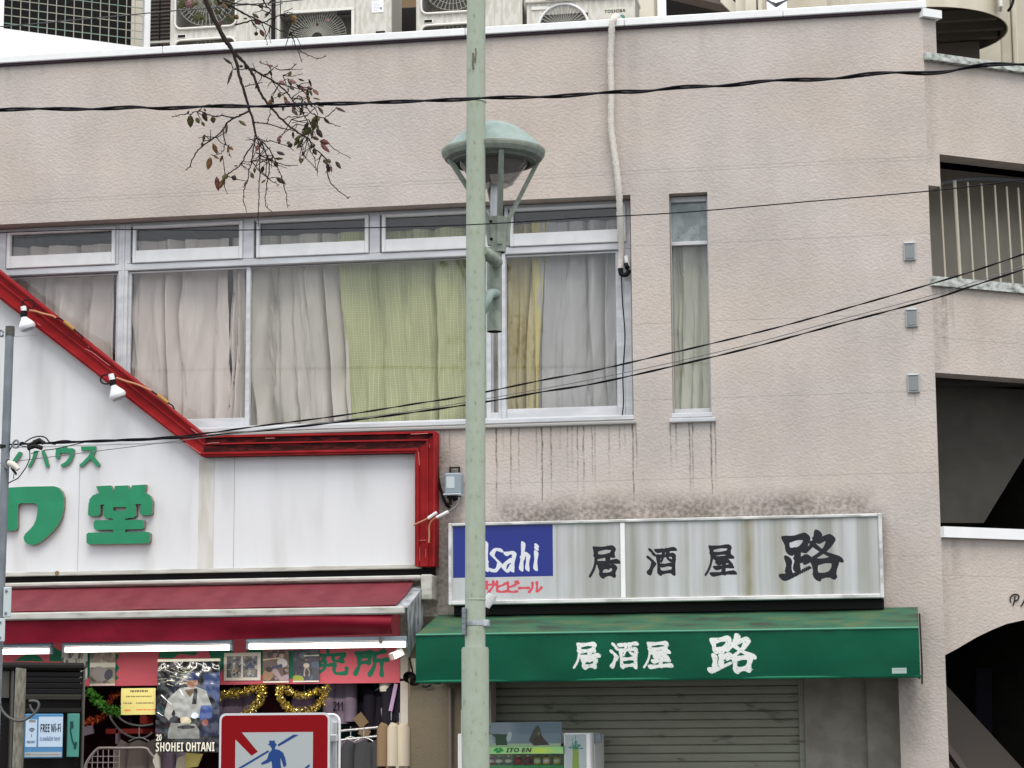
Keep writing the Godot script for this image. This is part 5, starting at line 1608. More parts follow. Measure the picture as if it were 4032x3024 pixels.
	polyfill(im, [Vector2(182, 196), Vector2(226, 196), Vector2(228, 248), Vector2(180, 262), Vector2(176, 240)], Color(0.19, 0.26, 0.46))
	stroke(im, [Vector2(58, 200), Vector2(48, 235), Vector2(70, 262), Vector2(120, 262)], 34, Color(0.52, 0.52, 0.51), 1.0, 0.0, false)
	dab(im, Vector2(80, 262), 24, 20, 0.2, Color(0.10, 0.10, 0.11))
	dab(im, Vector2(122, 262), 22, 17, 0.2, Color(0.70, 0.67, 0.58))
	dab(im, Vector2(158, 240), 14, 13, 0, Color(0.74, 0.78, 0.82))
	polyfill(im, [Vector2(112, 128), Vector2(160, 120), Vector2(138, 160)], Color(0.34, 0.28, 0.22))
	polyfill(im, [Vector2(152, 122), Vector2(166, 122), Vector2(164, 190), Vector2(146, 190)], Color(0.12, 0.12, 0.14))
	dab(im, Vector2(142, 88), 25, 30, 0.1, Color(0.46, 0.33, 0.28))
	polyfill(im, [Vector2(100, 84), Vector2(112, 52), Vector2(150, 44), Vector2(172, 60), Vector2(172, 82), Vector2(110, 92)], Color(0.12, 0.15, 0.30))
	polyfill(im, [Vector2(52, 310), Vector2(62, 270), Vector2(160, 276), Vector2(176, 300), Vector2(180, 350), Vector2(52, 350)], Color(0.44, 0.45, 0.44))
	dab(im, Vector2(125, 290), 36, 8, 0, Color(0.12, 0.12, 0.13))
	im.fill_rect(Rect2i(0, 340, 256, 60), Color(0.08, 0.08, 0.09))
	for k in 26:  # pale strokes here and below paint the film's crinkle reflections
		var p := Vector2(rr.randf() * 120, 20 + rr.randf() * 90)
		stroke(im, [p, p + Vector2(14 + rr.randf() * 26, -6 + rr.randf() * 18)], 2.0 + rr.randf() * 4.0, Color(0.80, 0.79, 0.70).darkened(rr.randf() * 0.4), 0.8, 0.5, false)
	for k in 7:
		stroke(im, [Vector2(76 + k * 7, 104 - k * 3), Vector2(110 + k * 7, 66 - k * 5), Vector2(150 + k * 3, 28)], 2.5, Color(0.84, 0.83, 0.80).darkened(rr.randf() * 0.5), 0.8, 0.4)
	for e in [[20, 150, 62, 190], [8, 226, 30, 240], [96, 128, 108, 150]]:
		stroke(im, [Vector2(e[0], e[1]), Vector2(e[2], e[3])], 6, Color(0.90, 0.90, 0.88), 0.8, 0.6, false)
	var t := thing("player_poster", "large glossy baseball player poster in crinkled film, hanging below the tubes", "poster", Vector3(-2.672, 1.693, 0.300))
	var x0 := -2.924
	var x1 := -2.399
	var y1 := 2.411
	var y0 := 1.696
	var st := st_new()
	var nz := FastNoiseLite.new()
	nz.seed = 31
	nz.frequency = 1.0
	var crease := func(u: float, v: float) -> Vector3:
		return Vector3(lerpf(x0 + 0.018 * (1.0 - v), x1, u), lerpf(y1, y0, v), 0.3 + 0.012 * nz.get_noise_2d(u * 6.0, v * 9.0) * (1.3 - v) + 0.006 * sin(u * 5.0))
	sheet(st, crease, 30, 40)
	var pic := picture("player_print", im, 0.22)
	pic.clearcoat_enabled = true
	pic.clearcoat = 0.8
	pic.clearcoat_roughness = 0.1
	obj("sheet", st, pic, t)
	st = st_new()
	box(st, Vector3(x0 + 0.015, y1 - 0.006, 0.296), Vector3(x1 + 0.006, y1 + 0.016, 0.312), 0.003)
	obj("top_strip", st, "plain_cream", t)
	var ly := 1.703
	var lh := 1.775 - ly
	letters("lettering", "SHOHEI OHTANI", -2.907, ly, -2.427 - -2.907, lh, 0.318, "plain_cream", t)
	letters("lettering", "20", -2.906, 1.788, 0.045, 0.05, 0.318, "plain_cream", t)
	# yellow notice
	im = Image.create(150, 112, false, Image.FORMAT_RGB8)
	im.fill(Color(0.74, 0.70, 0.44))
	for e in [[40, 8, 74, 9, 0.3, 0.28, 0.22], [22, 32, 112, 6, 0.42, 0.38, 0.25], [10, 60, 40, 6, 0.42, 0.38, 0.25], [66, 60, 76, 6, 0.38, 0.34, 0.24], [16, 90, 28, 7, 0.75, 0.33, 0.2], [66, 88, 80, 6, 0.75, 0.38, 0.22]]:
		var xx: int = e[0]
		while xx < e[0] + e[2]:
			im.fill_rect(Rect2i(xx, e[1], 4 + xx % 3, e[3]), Color(e[4], e[5], e[6]))
			xx += 7
	poster("notice", "yellow paper notice with lines of small print, left of the big poster", -3.222, 1.993, -2.936, 2.202, 0.26, im, "notice_print", 0.003)

func garment(label: String, m: String, x0: float, x1: float, y0: float, y1: float, z: float, sd: int, sleeve := 0.3, group := "clothes hanging in the shop") -> Node3D:
	var t := thing("garment", label, "clothing", Vector3((x0 + x1) * 0.5, y0, z), group)
	var nz := FastNoiseLite.new()
	nz.seed = sd
	nz.frequency = 1.0
	var w := x1 - x0
	for side in [1.0, -1.0]:
		var st := st_new()
		var fn := func(u: float, v: float) -> Vector3:
			var shoulder := 0.10 * w * absf(u - 0.5) * 2.0 * (1.0 - smoothstep(0.0, 0.25, v))
			var x := lerpf(x0, x1, 0.5 + (u - 0.5) * (0.86 + 0.14 * v))
			var d := 0.055 * sqrt(maxf(0.0, 1.0 - pow(absf(u - 0.5) * 2.0, 2.0))) * (0.5 + v)
			return Vector3(x, lerpf(y1, y0, v) - shoulder * 1.6, z + side * d + 0.022 * nz.get_noise_2d(u * 5.0, v * 1.2) * (0.3 + v) * side)
		sheet(st, fn, 16, 12)
		obj("front" if side > 0.0 else "back", st, m, t)
	for s in [[x0, -1.0], [x1, 1.0]]:
		var st := st_new()
		tube(st, [Vector3(s[0] - s[1] * 0.06 * w, y1 - 0.07 * w, z), Vector3(s[0] + s[1] * 0.06 * w, y1 - 0.3 * w, z + 0.01), Vector3(s[0] + s[1] * 0.09 * w, y1 - sleeve - 0.25 * w, z + 0.02)], [0.05, 0.06, 0.055], 8)
		obj("sleeve", st, m, t)
	var st := st_new()
	tube(st, spline([Vector3(x0 + 0.15 * w, y1 - 0.05 * w, z), Vector3((x0 + x1) * 0.5, y1 + 0.02, z), Vector3(x1 - 0.15 * w, y1 - 0.05 * w, z)], 3), 0.006, 6)
	tube(st, [Vector3((x0 + x1) * 0.5, y1 + 0.02, z), Vector3((x0 + x1) * 0.5, y1 + 0.1, z)], 0.004, 6)
	obj("hanger", st, "silver", t)
	return t

func garland(called: String, label: String, path: Array, r: float, mats: Array, n: int, leaf: float, sd: int, group := "") -> void:
	var rr := RandomNumberGenerator.new()
	rr.seed = sd
	var p := spline(path, 8)
	var t := thing(called, label, "garland", path[0], group)
	var sts := [st_new(), st_new()]
	for k in n:
		var f := rr.randf() * (p.size() - 1.001)
		var c: Vector3 = p[int(f)].lerp(p[int(f) + 1], f - int(f))
		var d := Vector3(rr.randfn(), rr.randfn(), rr.randfn()).normalized()
		c += d * r * sqrt(rr.randf())
		var u := Vector3(rr.randfn(), rr.randfn(), rr.randfn()).normalized()
		var v := u.cross(d).normalized()
		var s := leaf * (0.6 + 0.8 * rr.randf())
		face(sts[0 if rr.randf() < 0.7 else 1], [c - u * s, c + v * s * 0.45, c + u * s, c - v * s * 0.45], u.cross(v))
	obj("foliage", sts, mats, t).set_meta("kind", "stuff")
	var st := st_new()
	tube(st, p, 0.006, 5)
	obj("cord", st, "cloth_dark", t)

func shop_inside() -> void:
	var x1 := -1.007
	var t := thing("shop_room", "dim maroon interior of the clothes shop below the pink band", "shop interior", Vector3(-3.2, 0.12, -1.5))
	var st := st_new()
	box(st, Vector3(-5.2, 0.12, -3.5), Vector3(x1 + 0.6, 2.75, -3.4))
	box(st, Vector3(x1 + 0.5, 0.12, -3.4), Vector3(x1 + 0.6, 2.75, -0.222))
	obj("wall", st, "maroon", t)
	st = st_new()
	box(st, Vector3(-5.2, 0.121, -3.4), Vector3(x1 + 0.5, 0.14, 0.0))
	obj("floor", st, "shop_floor", t)
	st = st_new()
	box(st, Vector3(-5.2, 2.55, -3.4), Vector3(x1 + 0.5, 2.65, -0.222))
	obj("ceiling", st, "shop_ceiling", t)
	st = st_new()
	box(st, Vector3(-2.133, 0.14, -1.6), Vector3(x1 + 0.3, 2.5, -1.4), 0.0)
	obj("teal_partition", st, "teal_wall", t)
	st = st_new()
	box(st, Vector3(-2.402, 0.14, -1.1), Vector3(-2.200, 2.5, -0.9), 0.01)
	obj("maroon_pillar", st, "maroon", t)
	# clothes
	garment("mauve jersey with a black number, hanging right of the gold tinsel", "cloth_mauve", -1.655, -1.505, 1.914, 2.267, -0.35, 1)
	var j := get_node("garment")
	letters("number", "211", -1.617, 2.015, -1.538 - -1.617, 2.092 - 2.015, -0.262, "cloth_dark", j)
	garment("dark striped coat hanging beside the mauve jersey", "cloth_dark", -1.543, -1.396, 1.862, 2.268, -0.45, 2)
	garment("black coat hanging under the white dome camera", "cloth_dark", -1.307, -1.161, 1.662, 2.179, -0.3, 3)
	garment("black jacket at the doorway edge beside the tan pillar", "cloth_dark", -1.116, -1.038, 1.905, 2.205, -0.12, 4)
	garment("mauve sweatshirt on the low rail behind the traffic sign", "cloth_mauve", -1.555, -1.360, 1.412, 1.791, -0.2, 5)
	garment("charcoal sweatshirt on the low rail right of the traffic sign", "cloth_grey", -1.439, -1.220, 1.413, 1.784, -0.12, 6)
	garment("brown jacket hanging at the shop's right doorpost", "cloth_brown", -1.142, -1.044, 1.476, 1.901, -0.06, 7)
	garment("cream coat edge hanging at the shop's right doorpost", "cloth_cream", -1.054, -0.986, 1.415, 1.894, -0.03, 8)
	garment("mauve shirt hanging inside the left loop of gold tinsel", "cloth_mauve", -2.635, -2.395, 1.863, 2.196, -0.5, 9)
	garment("pale shirt glimpsed through the right loop of gold tinsel", "cloth_lilac", -2.021, -1.932, 1.925, 2.136, -0.7, 10)
	garment("grey taupe shirt below the big poster", "cloth_taupe", -3.334, -3.082, 1.375, 1.798, -0.15, 11)
	garment("taupe sweater hanging below the player poster's right half", "cloth_mauve", -3.073, -2.865, 1.373, 1.709, -0.2, 12)
	st = st_new()
	for e in [[-1.552, -1.203, 1.876], [-1.552, -1.229, 1.803]]:
		tube(st, [Vector3(e[0], e[2] - 0.02, -0.2), Vector3(e[1], e[2] + 0.01, -0.2)], 0.012, 8)
	tag(obj("clothes_rail", st, "silver"), "pair of steel clothes rails behind the traffic sign", "clothes rail")
	st = st_new()
	bar(st, Vector3(-1.045, 2.221, -0.020), Vector3(-1.091, 2.008, -0.020), 0.03, 0.008, Vector3.BACK)
	tag(obj("lilac_strap", st, "cloth_lilac"), "lilac strap hanging slanted by the dome camera", "strap")
	st = st_new()
	bar(st, Vector3(-1.412, 1.981, -0.220), Vector3(-1.346, 1.898, -0.220), 0.085, 0.01, Vector3.BACK)
	bar(st, Vector3(-1.381, 1.866, -0.200), Vector3(-1.308, 1.822, -0.200), 0.07, 0.01, Vector3.BACK)
	tag(obj("scarf", st, "cloth_brown"), "brownish red patterned scarf over the clothes rail", "scarf")
	st = st_new()
	var pt := st_new()
	prism(st, [Vector2(-1.190, 2.025), Vector2(-1.161, 2.060), Vector2(-1.121, 1.984), Vector2(-1.128, 1.933), Vector2(-1.160, 1.921), Vector2(-1.177, 1.953)], -0.12, -0.10, pt)
	tag(obj("picture_tag", [st, pt], ["cloth_mauve", "cloth_mauve"]), "mauve printed swing tag hanging on the black coat", "tag")
	# yellow and cream tote under the poster
	st = st_new()
	prism(st, [Vector2(-2.742, 1.692), Vector2(-2.609, 1.682), Vector2(-2.650, 1.583), Vector2(-2.746, 1.572)], 0.03, 0.06)
	tag(obj("yellow_pouch", st, "yellow_paper"), "yellow patterned pouch hanging under the player poster", "pouch")
	st = st_new()
	prism(st, [Vector2(-2.807, 1.652), Vector2(-2.741, 1.675), Vector2(-2.745, 1.572), Vector2(-2.817, 1.567)], 0.06, 0.09)
	tag(obj("cream_pouch", st, "cloth_cream"), "cream patterned pouch hanging left of the yellow one", "pouch")
	st = st_new()
	prism(st, [Vector2(-2.996, 1.665), Vector2(-2.972, 1.693), Vector2(-2.948, 1.653), Vector2(-2.940, 1.573), Vector2(-2.976, 1.568), Vector2(-3.001, 1.625)], 0.08, 0.11)
	tag(obj("white_glove", st, "plain_cream"), "white glove hanging just below the poster's lettering", "glove")
	# red shelf, stock and orange leaves
	var s := thing("shop_shelf", "bright red shelf bar across the maroon shop wall", "shelf", Vector3(-3.489, 1.847, -0.600))
	st = st_new()
	box(st, Vector3(-3.659, 1.849, -0.600), Vector3(-3.333, 1.891, -0.900), 0.004)
	obj("shelf_board", st, "cloth_red", s)
	st = st_new()
	box(st, Vector3(-3.572, 1.765, -0.600), Vector3(-3.544, 1.896, -0.660), 0.004)
	obj("upright", st, "cloth_mauve", s)
	st = st_new()
	box(st, Vector3(-3.371, 1.924, -0.620), Vector3(-3.307, 2.001, -0.800), 0.01)
	tag(obj("red_radio", st, "cloth_red"), "small red box standing on the red shelf beside the poster", "box")
	st = st_new()
	box(st, Vector3(-3.494, 1.914, -0.700), Vector3(-3.469, 2.000, -0.900), 0.02)
	tag(obj("black_stock_box", st, "cloth_dark"), "black box standing on the red shelf under the yellow notice", "box")
	st = st_new()
	prism(st, [Vector2(-3.814, 1.906), Vector2(-3.739, 1.923), Vector2(-3.721, 1.855), Vector2(-3.806, 1.835)], -0.52, -0.5)
	tag(obj("lilac_towel", st, "cloth_mauve"), "folded lilac cloth at the left of the shop under orange leaves", "cloth")
	garland("green_garland", "green leafy ivy garland beside the yellow notice", [Vector3(-3.604, 2.190, -0.050), Vector3(-3.553, 2.131, -0.050), Vector3(-3.490, 2.084, -0.050), Vector3(-3.422, 2.043, -0.050), Vector3(-3.341, 2.019, -0.050)], 0.05, ["ivy", "ivy_pale"], 420, 0.018, 3)
	garland("maple_garland", "small orange red autumn leaf garland at the shop's left edge", [Vector3(-3.703, 1.942, -0.200), Vector3(-3.654, 1.953, -0.200), Vector3(-3.579, 1.964, -0.200), Vector3(-3.525, 2.016, -0.200), Vector3(-3.465, 2.145, -0.200), Vector3(-3.404, 2.168, -0.200)], 0.035, ["maple", "cloth_red"], 260, 0.016, 4)
	garland("gold_tinsel", "gold tinsel loop partly behind the big poster", [Vector3(-2.501, 2.141, 0.000), Vector3(-2.421, 2.152, 0.000), Vector3(-2.322, 2.164, 0.000), Vector3(-2.229, 2.189, 0.000), Vector3(-2.136, 2.207, 0.000), Vector3(-2.142, 2.137, 0.000), Vector3(-2.168, 2.074, 0.000), Vector3(-2.227, 2.030, 0.000), Vector3(-2.286, 2.002, 0.000)], 0.042, ["tinsel_gold", "tinsel_pale"], 1500, 0.010, 5, "gold tinsel loops below the pink band")
	garland("gold_tinsel", "full gold tinsel loop above the traffic sign's right corner", [Vector3(-1.595, 2.204, 0.000), Vector3(-1.713, 2.158, 0.000), Vector3(-1.812, 2.134, 0.000), Vector3(-1.917, 2.173, 0.000), Vector3(-1.990, 2.199, 0.000), Vector3(-1.990, 2.136, 0.000), Vector3(-1.956, 2.072, 0.000), Vector3(-1.910, 2.033, 0.000), Vector3(-1.824, 2.020, 0.000), Vector3(-1.725, 2.026, 0.000), Vector3(-1.653, 2.082, 0.000), Vector3(-1.614, 2.144, 0.000)], 0.040, ["tinsel_gold", "tinsel_pale"], 2000, 0.010, 6, "gold tinsel loops below the pink band")
	st = st_new()
	tube(st, spline([Vector3(-3.517, 2.000, -0.300), Vector3(-3.484, 1.941, -0.300), Vector3(-3.408, 1.864, -0.300), Vector3(-3.308, 1.816, -0.300), Vector3(-3.209, 1.818, -0.300), Vector3(-3.148, 1.856, -0.300)], 5), 0.009, 6)
	tube(st, spline([Vector3(-3.467, 2.011, -0.300), Vector3(-3.398, 1.952, -0.300), Vector3(-3.322, 1.922, -0.300), Vector3(-3.229, 1.912, -0.300), Vector3(-3.143, 1.926, -0.300)], 5), 0.008, 6)
	tag(obj("grey_cables", st, "cable_grey"), "two pale cables drooping below the yellow notice", "cable")
	# wire display rack
	var r := thing("wire_rack", "grey wire mesh display rack with a rounded top at the bottom left of the shop", "rack", Vector3(-3.297, 1.575, 0.100))
	st = st_new()
	tube(st, spline([Vector3(-3.575, 1.524, 0.100), Vector3(-3.565, 1.599, 0.100), Vector3(-3.524, 1.668, 0.100), Vector3(-3.470, 1.725, 0.100), Vector3(-3.422, 1.733, 0.100), Vector3(-3.240, 1.732, 0.100), Vector3(-3.070, 1.731, 0.100), Vector3(-3.027, 1.693, 0.100), Vector3(-2.990, 1.653, 0.100)], 4), 0.012, 8)
	obj("top_rail", st, "rack_wire", r)
	for k in 7:
		st = st_new()
		var a := Vector3(-3.556, 1.587, 0.100)
		var x := a.x + (-3.284 - a.x) * k / 6.0
		tube(st, [Vector3(x, 1.2, 0.1), Vector3(x, 1.587 + minf(0.14, 0.02 + 0.07 * k), 0.1)], 0.0045, 5)
		obj("mesh_wire", st, "rack_wire", r)
	for k in 6:
		st = st_new()
		var y := 1.667 - 0.048 * k
		tube(st, [Vector3(-3.524 - 0.03 * minf(k, 2.0), y, 0.1), Vector3(-3.284, y, 0.1)], 0.0045, 5)
		obj("mesh_wire", st, "rack_wire", r)

func bar_front() -> void:
	# illuminated box sign (unlit), black characters on stained white
	var z := 0.25
	var x0 := -0.568
	var x1 := 2.794
	var y1 := 3.462
	var y0 := 2.818
	var w := x1 - x0
	var h := y1 - y0
	var px := 420.0
	var iw := int(w * px)
	var ih := int(h * px)
	var im := Image.create(iw, ih, false, Image.FORMAT_RGB8)
	var n := FastNoiseLite.new()
	n.seed = 41
	n.frequency = 0.02
	n.fractal_octaves = 4
	var n2 := FastNoiseLite.new()
	n2.seed = 43
	n2.frequency = 0.006
	var im_at := func(p: Vector2) -> Vector2:
		return Vector2((p.x - x0) * px, (y1 - p.y) * px)
	var brown := []
	for e in [Vector2(1.781, 3.375), Vector2(2.035, 3.369), Vector2(1.313, 3.385), Vector2(2.222, 3.365)]:
		brown.append(im_at.call(e).x)
	var blue_r: Vector2 = im_at.call([Vector2(0.256, 3.027)][0])
	for x in iw:
		var s := n.get_noise_2d(x * 0.9, 5.0) * 0.75
		var wide := n2.get_noise_2d(x * 1.5, 90.0)
		for y in ih:
			var v := float(y) / ih
			var k := clampf(0.26 + 0.55 * s * (1.0 - 0.45 * v) + 0.55 * wide, 0.0, 0.7) + 0.12 * n.get_noise_2d(x * 1.2, y * 0.16)
			if x < blue_r.x + 8:
				k *= 0.35
			var c := Color(0.75, 0.76, 0.77).lerp(Color(0.50, 0.49, 0.44), clampf(k, 0.0, 1.0))
			for b in 4:
				var d: float = absf(x - brown[b]) / ([26.0, 20.0, 9.0, 16.0][b])
				if d < 1.0:
					c = c.lerp(Color(0.48, 0.43, 0.29), (1.0 - d) * [0.6, 0.5, 0.25, 0.12][b] * (0.75 + 0.5 * n.get_noise_2d(x, y * 0.4)) * (1.0 if b != 1 else 0.5 + 0.5 * v))
			im.set_pixel(x, y, c)
	var blue_l: Vector2 = im_at.call([Vector2(-0.543, 3.439)][0])
	im.fill_rect(Rect2i(int(blue_l.x), int(blue_l.y) - 6, int(blue_r.x - blue_l.x), int(blue_r.y - blue_l.y) + 6), Color(0.115, 0.175, 0.50))
	var lettersq := [Vector2(-0.248, 3.251), Vector2(-0.151, 3.081), Vector2(-0.153, 3.223), Vector2(-0.044, 3.078), Vector2(-0.033, 3.297), Vector2(0.076, 3.083), Vector2(0.094, 3.295), Vector2(0.141, 3.084), Vector2(-0.420, 3.303), Vector2(-0.256, 3.085)]
	var names := ["la_s", "la_a", "la_h", "la_i", "la_A"]
	for k in 5:
		var a: Vector2 = im_at.call(lettersq[k * 2])
		var b: Vector2 = im_at.call(lettersq[k * 2 + 1])
		glyph(im, names[k], a, b - a, 19.0, Color(0.84, 0.85, 0.87), 0.5)
	var kq := [Vector2(-0.442, 2.996), Vector2(-0.326, 2.903), Vector2(-0.307, 2.999), Vector2(-0.191, 2.901), Vector2(-0.209, 2.997), Vector2(-0.106, 2.900), Vector2(-0.118, 2.990), Vector2(-0.021, 2.898), Vector2(-0.020, 2.946), Vector2(0.065, 2.927), Vector2(0.059, 2.987), Vector2(0.162, 2.895)]
	var kn := ["ko_a", "ko_sa", "ko_hi", "ko_bi", "ko_bar", "ko_ru"]
	for k in 6:
		var a: Vector2 = im_at.call(kq[k * 2])
		var b: Vector2 = im_at.call(kq[k * 2 + 1])
		glyph(im, kn[k], a, b - a, 10.0, Color(0.80, 0.30, 0.36), 0.95, false)
	var ink := Color(0.05, 0.053, 0.08)
	var cq := [Vector2(0.535, 3.277), Vector2(0.778, 3.003), Vector2(1.000, 3.247), Vector2(1.223, 3.019)]
	var dq := [Vector2(1.444, 3.258), Vector2(1.675, 3.004), Vector2(2.032, 3.340), Vector2(2.470, 2.960)]
	for e in [["dwell", cq[0], cq[1], 22.0], ["wine", cq[2], cq[3], 18.5], ["shop", dq[0], dq[1], 19.5], ["road", dq[2], dq[3], 31.0]]:
		var a: Vector2 = im_at.call(e[1])
		var b: Vector2 = im_at.call(e[2])
		glyph(im, e[0], a, b - a, e[3], ink, 0.5)
	var t := thing("box_sign", "long stained white box sign with black brush characters and a blue panel", "sign", Vector3((x0 + x1) * 0.5, y0, 0.12))
	var st := st_new()
	card(st, x0 + 0.012, y0 + 0.012, x1 - 0.012, y1 - 0.012, z - 0.018)
	obj("face_panel", st, picture("box_sign_print", im, 0.35), t)
	st = st_new()
	frame4(st, x0, x1, y0, y1, x0 + 0.028, x1 - 0.028, y0 + 0.034, y1 - 0.026, 0.02, z, 0.006)
	obj("frame", st, "sign_frame", t)
	st = st_new()
	box(st, Vector3(x0 + 0.03, y0 + 0.03, 0.02), Vector3(x1 - 0.03, y1 - 0.03, 0.06))
	obj("back", st, "vent_grey", t)
	st = st_new()
	box(st, Vector3(0.790, y0 + 0.035, z - 0.017), Vector3(0.826, y1 - 0.028, z - 0.008), 0.003)
	obj("joint_strip", st, "white_metal", t)
	st = st_new()
	box(st, Vector3(x0 + 0.03, y0 - 0.075, 0.01), Vector3(x1 - 0.005, y0 - 0.004, 0.17))  # black box filling in the shadow beneath the sign
	obj("under_sign_shadow", st, "dark_gap", t)
	# green awning
	var zf := 0.9
	var gx0 := -0.684
	var gx1 := 3.041
	var gy1 := 2.560
	var gy0 := 2.212
	var back_y := 2.756
	t = thing("green_awning", "deep green canvas box awning with white brush characters along its front", "awning", Vector3((gx0 + gx1) * 0.5, gy0, 0.45))
	var gw := gx1 - gx0
	var gh := gy1 - gy0
	im = Image.create(int(gw * px), int(gh * px), false, Image.FORMAT_RGB8)
	n2.frequency = 0.004
	for y in im.get_height():
		for x in im.get_width():
			var k := 0.9 + 0.10 * n2.get_noise_2d(x, y * 2.0) + 0.03 * n.get_noise_2d(x * 3.0, y * 3.0) - 0.16 * smoothstep(0.16, 0.0, float(y) / im.get_height()) * (0.6 + n.get_noise_2d(x, y))
			im.set_pixel(x, y, Color(0.04 * k, 0.345 * k, 0.25 * k))
	var g_at := func(p: Vector2) -> Vector2:
		return Vector2((p.x - gx0) * px, (gy1 - p.y) * px)
	for e in [Vector2(0.296, 2.428), Vector2(1.277, 2.415)]:
		im.fill_rect(Rect2i(int(g_at.call(e).x) - 2, 6, 3, im.get_height() - 12), Color(0.07, 0.30, 0.23))
	for e in [Vector2(2.259, 2.402)]:
		im.fill_rect(Rect2i(int(g_at.call(e).x) - 2, 6, 3, im.get_height() - 12), Color(0.07, 0.30, 0.23))
	cq = [Vector2(0.508, 2.496), Vector2(0.709, 2.289), Vector2(0.791, 2.492), Vector2(0.995, 2.292), Vector2(1.032, 2.489), Vector2(1.240, 2.291)]
	dq = [Vector2(1.520, 2.525), Vector2(1.837, 2.253)]
	for e in [["dwell", cq[0], cq[1], 18.0], ["wine", cq[2], cq[3], 15.5], ["shop", cq[4], cq[5], 17.0], ["road", dq[0], dq[1], 23.0]]:
		var a: Vector2 = g_at.call(e[1])
		var b: Vector2 = g_at.call(e[2])
		glyph(im, e[0], a, b - a, e[3], Color(0.86, 0.87, 0.85), 0.62)
	for k in 2600:  # worn flecks in the white paint
		var p := Vector2i(rng.randi() % im.get_width(), rng.randi() % im.get_height())
		if im.get_pixelv(p).r > 0.8:
			im.fill_rect(Rect2i(p, Vector2i(2 + rng.randi() % 5, 1 + rng.randi() % 3)), Color(0.70, 0.72, 0.69))
	var lq := [Vector2(2.840, 2.270), Vector2(2.947, 2.229)]
	var la: Vector2 = g_at.call(lq[0])
	var lb: Vector2 = g_at.call(lq[1])
	im.fill_rect(Rect2i(int(la.x), int(la.y), int(lb.x - la.x), int(lb.y - la.y)), Color(0.66, 0.72, 0.70))
	im.fill_rect(Rect2i(int(la.x) + 3, int(la.y) + 4, int(lb.x - la.x) - 6, 5), Color(0.60, 0.66, 0.64))
	st = st_new()
	var fas := func(u: float, v: float) -> Vector3:
		return Vector3(lerpf(gx0, gx1, u), lerpf(gy1, gy0, v), zf + 0.010 * sin(v * PI) * absf(sin(u * PI * 4.35)) + 0.007 * sin(u * 19.0 + v * 3.0) * v)
	sheet(st, fas, 48, 6)
	obj("fascia", st, picture("fascia_print", im, 0.6), t)
	st = st_new()
	var roofc := func(u: float, v: float) -> Vector3:
		var x := lerpf(gx0, gx1, u)
		var rib := absf(sin(u * PI * 4.35))
		return Vector3(x, lerpf(back_y, gy1, v) - 0.012 * sin(PI * v) * rib, lerpf(0.06, zf, v))
	sheet(st, roofc, 60, 6)
	obj("canopy", st, "green_weathered", t)
	st = st_new()
	for e in [[gx0, Vector3.LEFT], [gx1, Vector3.RIGHT]]:
		face(st, [Vector3(e[0], back_y, 0.06), Vector3(e[0], gy1, zf), Vector3(e[0], gy0, zf), Vector3(e[0], gy0, 0.06)], e[1])
	obj("side_panel", st, "green_canvas", t)
	st = st_new()
	tube(st, [Vector3(gx0, gy1, zf), Vector3(gx1, gy1, zf)], 0.008, 8)
	obj("front_seam", st, "green_hem", t)
	st = st_new()
	tube(st, [Vector3(gx0 + 0.005, gy0, zf - 0.01), Vector3(gx1 - 0.005, gy0, zf - 0.01)], 0.012, 8)
	tube(st, [Vector3(gx0 + 0.005, gy0, zf - 0.01), Vector3(gx0 + 0.005, gy0 + 0.01, 0.06)], 0.012, 8)
	tube(st, [Vector3(gx1 - 0.005, gy0, zf - 0.01), Vector3(gx1 - 0.005, gy0 + 0.01, 0.06)], 0.012, 8)
	obj("hem_rod", st, "green_canvas", t)
	st = st_new()
	tube(st, spline([Vector3(gx1 + 0.012, gy1 + 0.13, 0.3), Vector3(gx1 + 0.014, gy1 - 0.05, 0.6), Vector3(gx1 + 0.016, gy0 + 0.1, 0.7), Vector3(gx1 + 0.012, gy0 - 0.05, 0.6)], 4), 0.006, 6)
	obj("pull_cord", st, "cable_black", t)
	# roller shutter and its recess
	var b := get_node("stucco_building")
	var sx0 := -0.344
	var sx1 := 2.127
	st = st_new()
	box(st, Vector3(sx1 + 0.02, 0.12, -0.5), Vector3(2.629, 2.6, -0.28))
	obj("recess_wall", st, "recess_paint", b)
	st = st_new()
	box(st, Vector3(2.629, 0.12, -0.5), Vector3(2.896 + 0.2, 2.6, -0.221))
	obj("recess_wall", st, "recess_paint", b)
	st = st_new()
	box(st, Vector3(-0.5, 0.12, -0.5), Vector3(sx0 - 0.02, 2.6, -0.24))
	obj("recess_wall", st, "recess_paint", b)
	st = st_new()
	box(st, Vector3(-0.5, 2.55, -0.5), Vector3(3.1, 2.7, -0.221))
	obj("recess_lintel", st, "stucco_plain", b)
	t = thing("roller_shutter", "closed olive grey roller shutter of horizontal slats below the green awning", "shutter", Vector3((sx0 + sx1) * 0.5, 0.12, -0.34))
	var pitch := 2.119 - 2.054
	var ytop := 2.119 + pitch * 6
	var k := 0
	while ytop - pitch * k > 0.2:
		var y := ytop - pitch * k
		st = st_new()
		var prof := []
		for e in [[0.0, -0.012], [0.05, 0.004], [0.10, 0.009], [0.5, 0.013], [0.90, 0.011], [0.95, 0.004], [1.0, -0.012]]:
			prof.append(Vector2(y - pitch + pitch * e[0], -0.345 + e[1]))
		for m in range(prof.size() - 1):
			face(st, [Vector3(sx0, prof[m].x, prof[m].y), Vector3(sx1, prof[m].x, prof[m].y), Vector3(sx1, prof[m + 1].x, prof[m + 1].y), Vector3(sx0, prof[m + 1].x, prof[m + 1].y)], Vector3.BACK)
		face(st, [Vector3(sx0, prof[0].x, -0.353), Vector3(sx1, prof[0].x, -0.353), Vector3(sx1, prof[6].x, -0.354), Vector3(sx0, prof[6].x, -0.354)], Vector3.FORWARD)
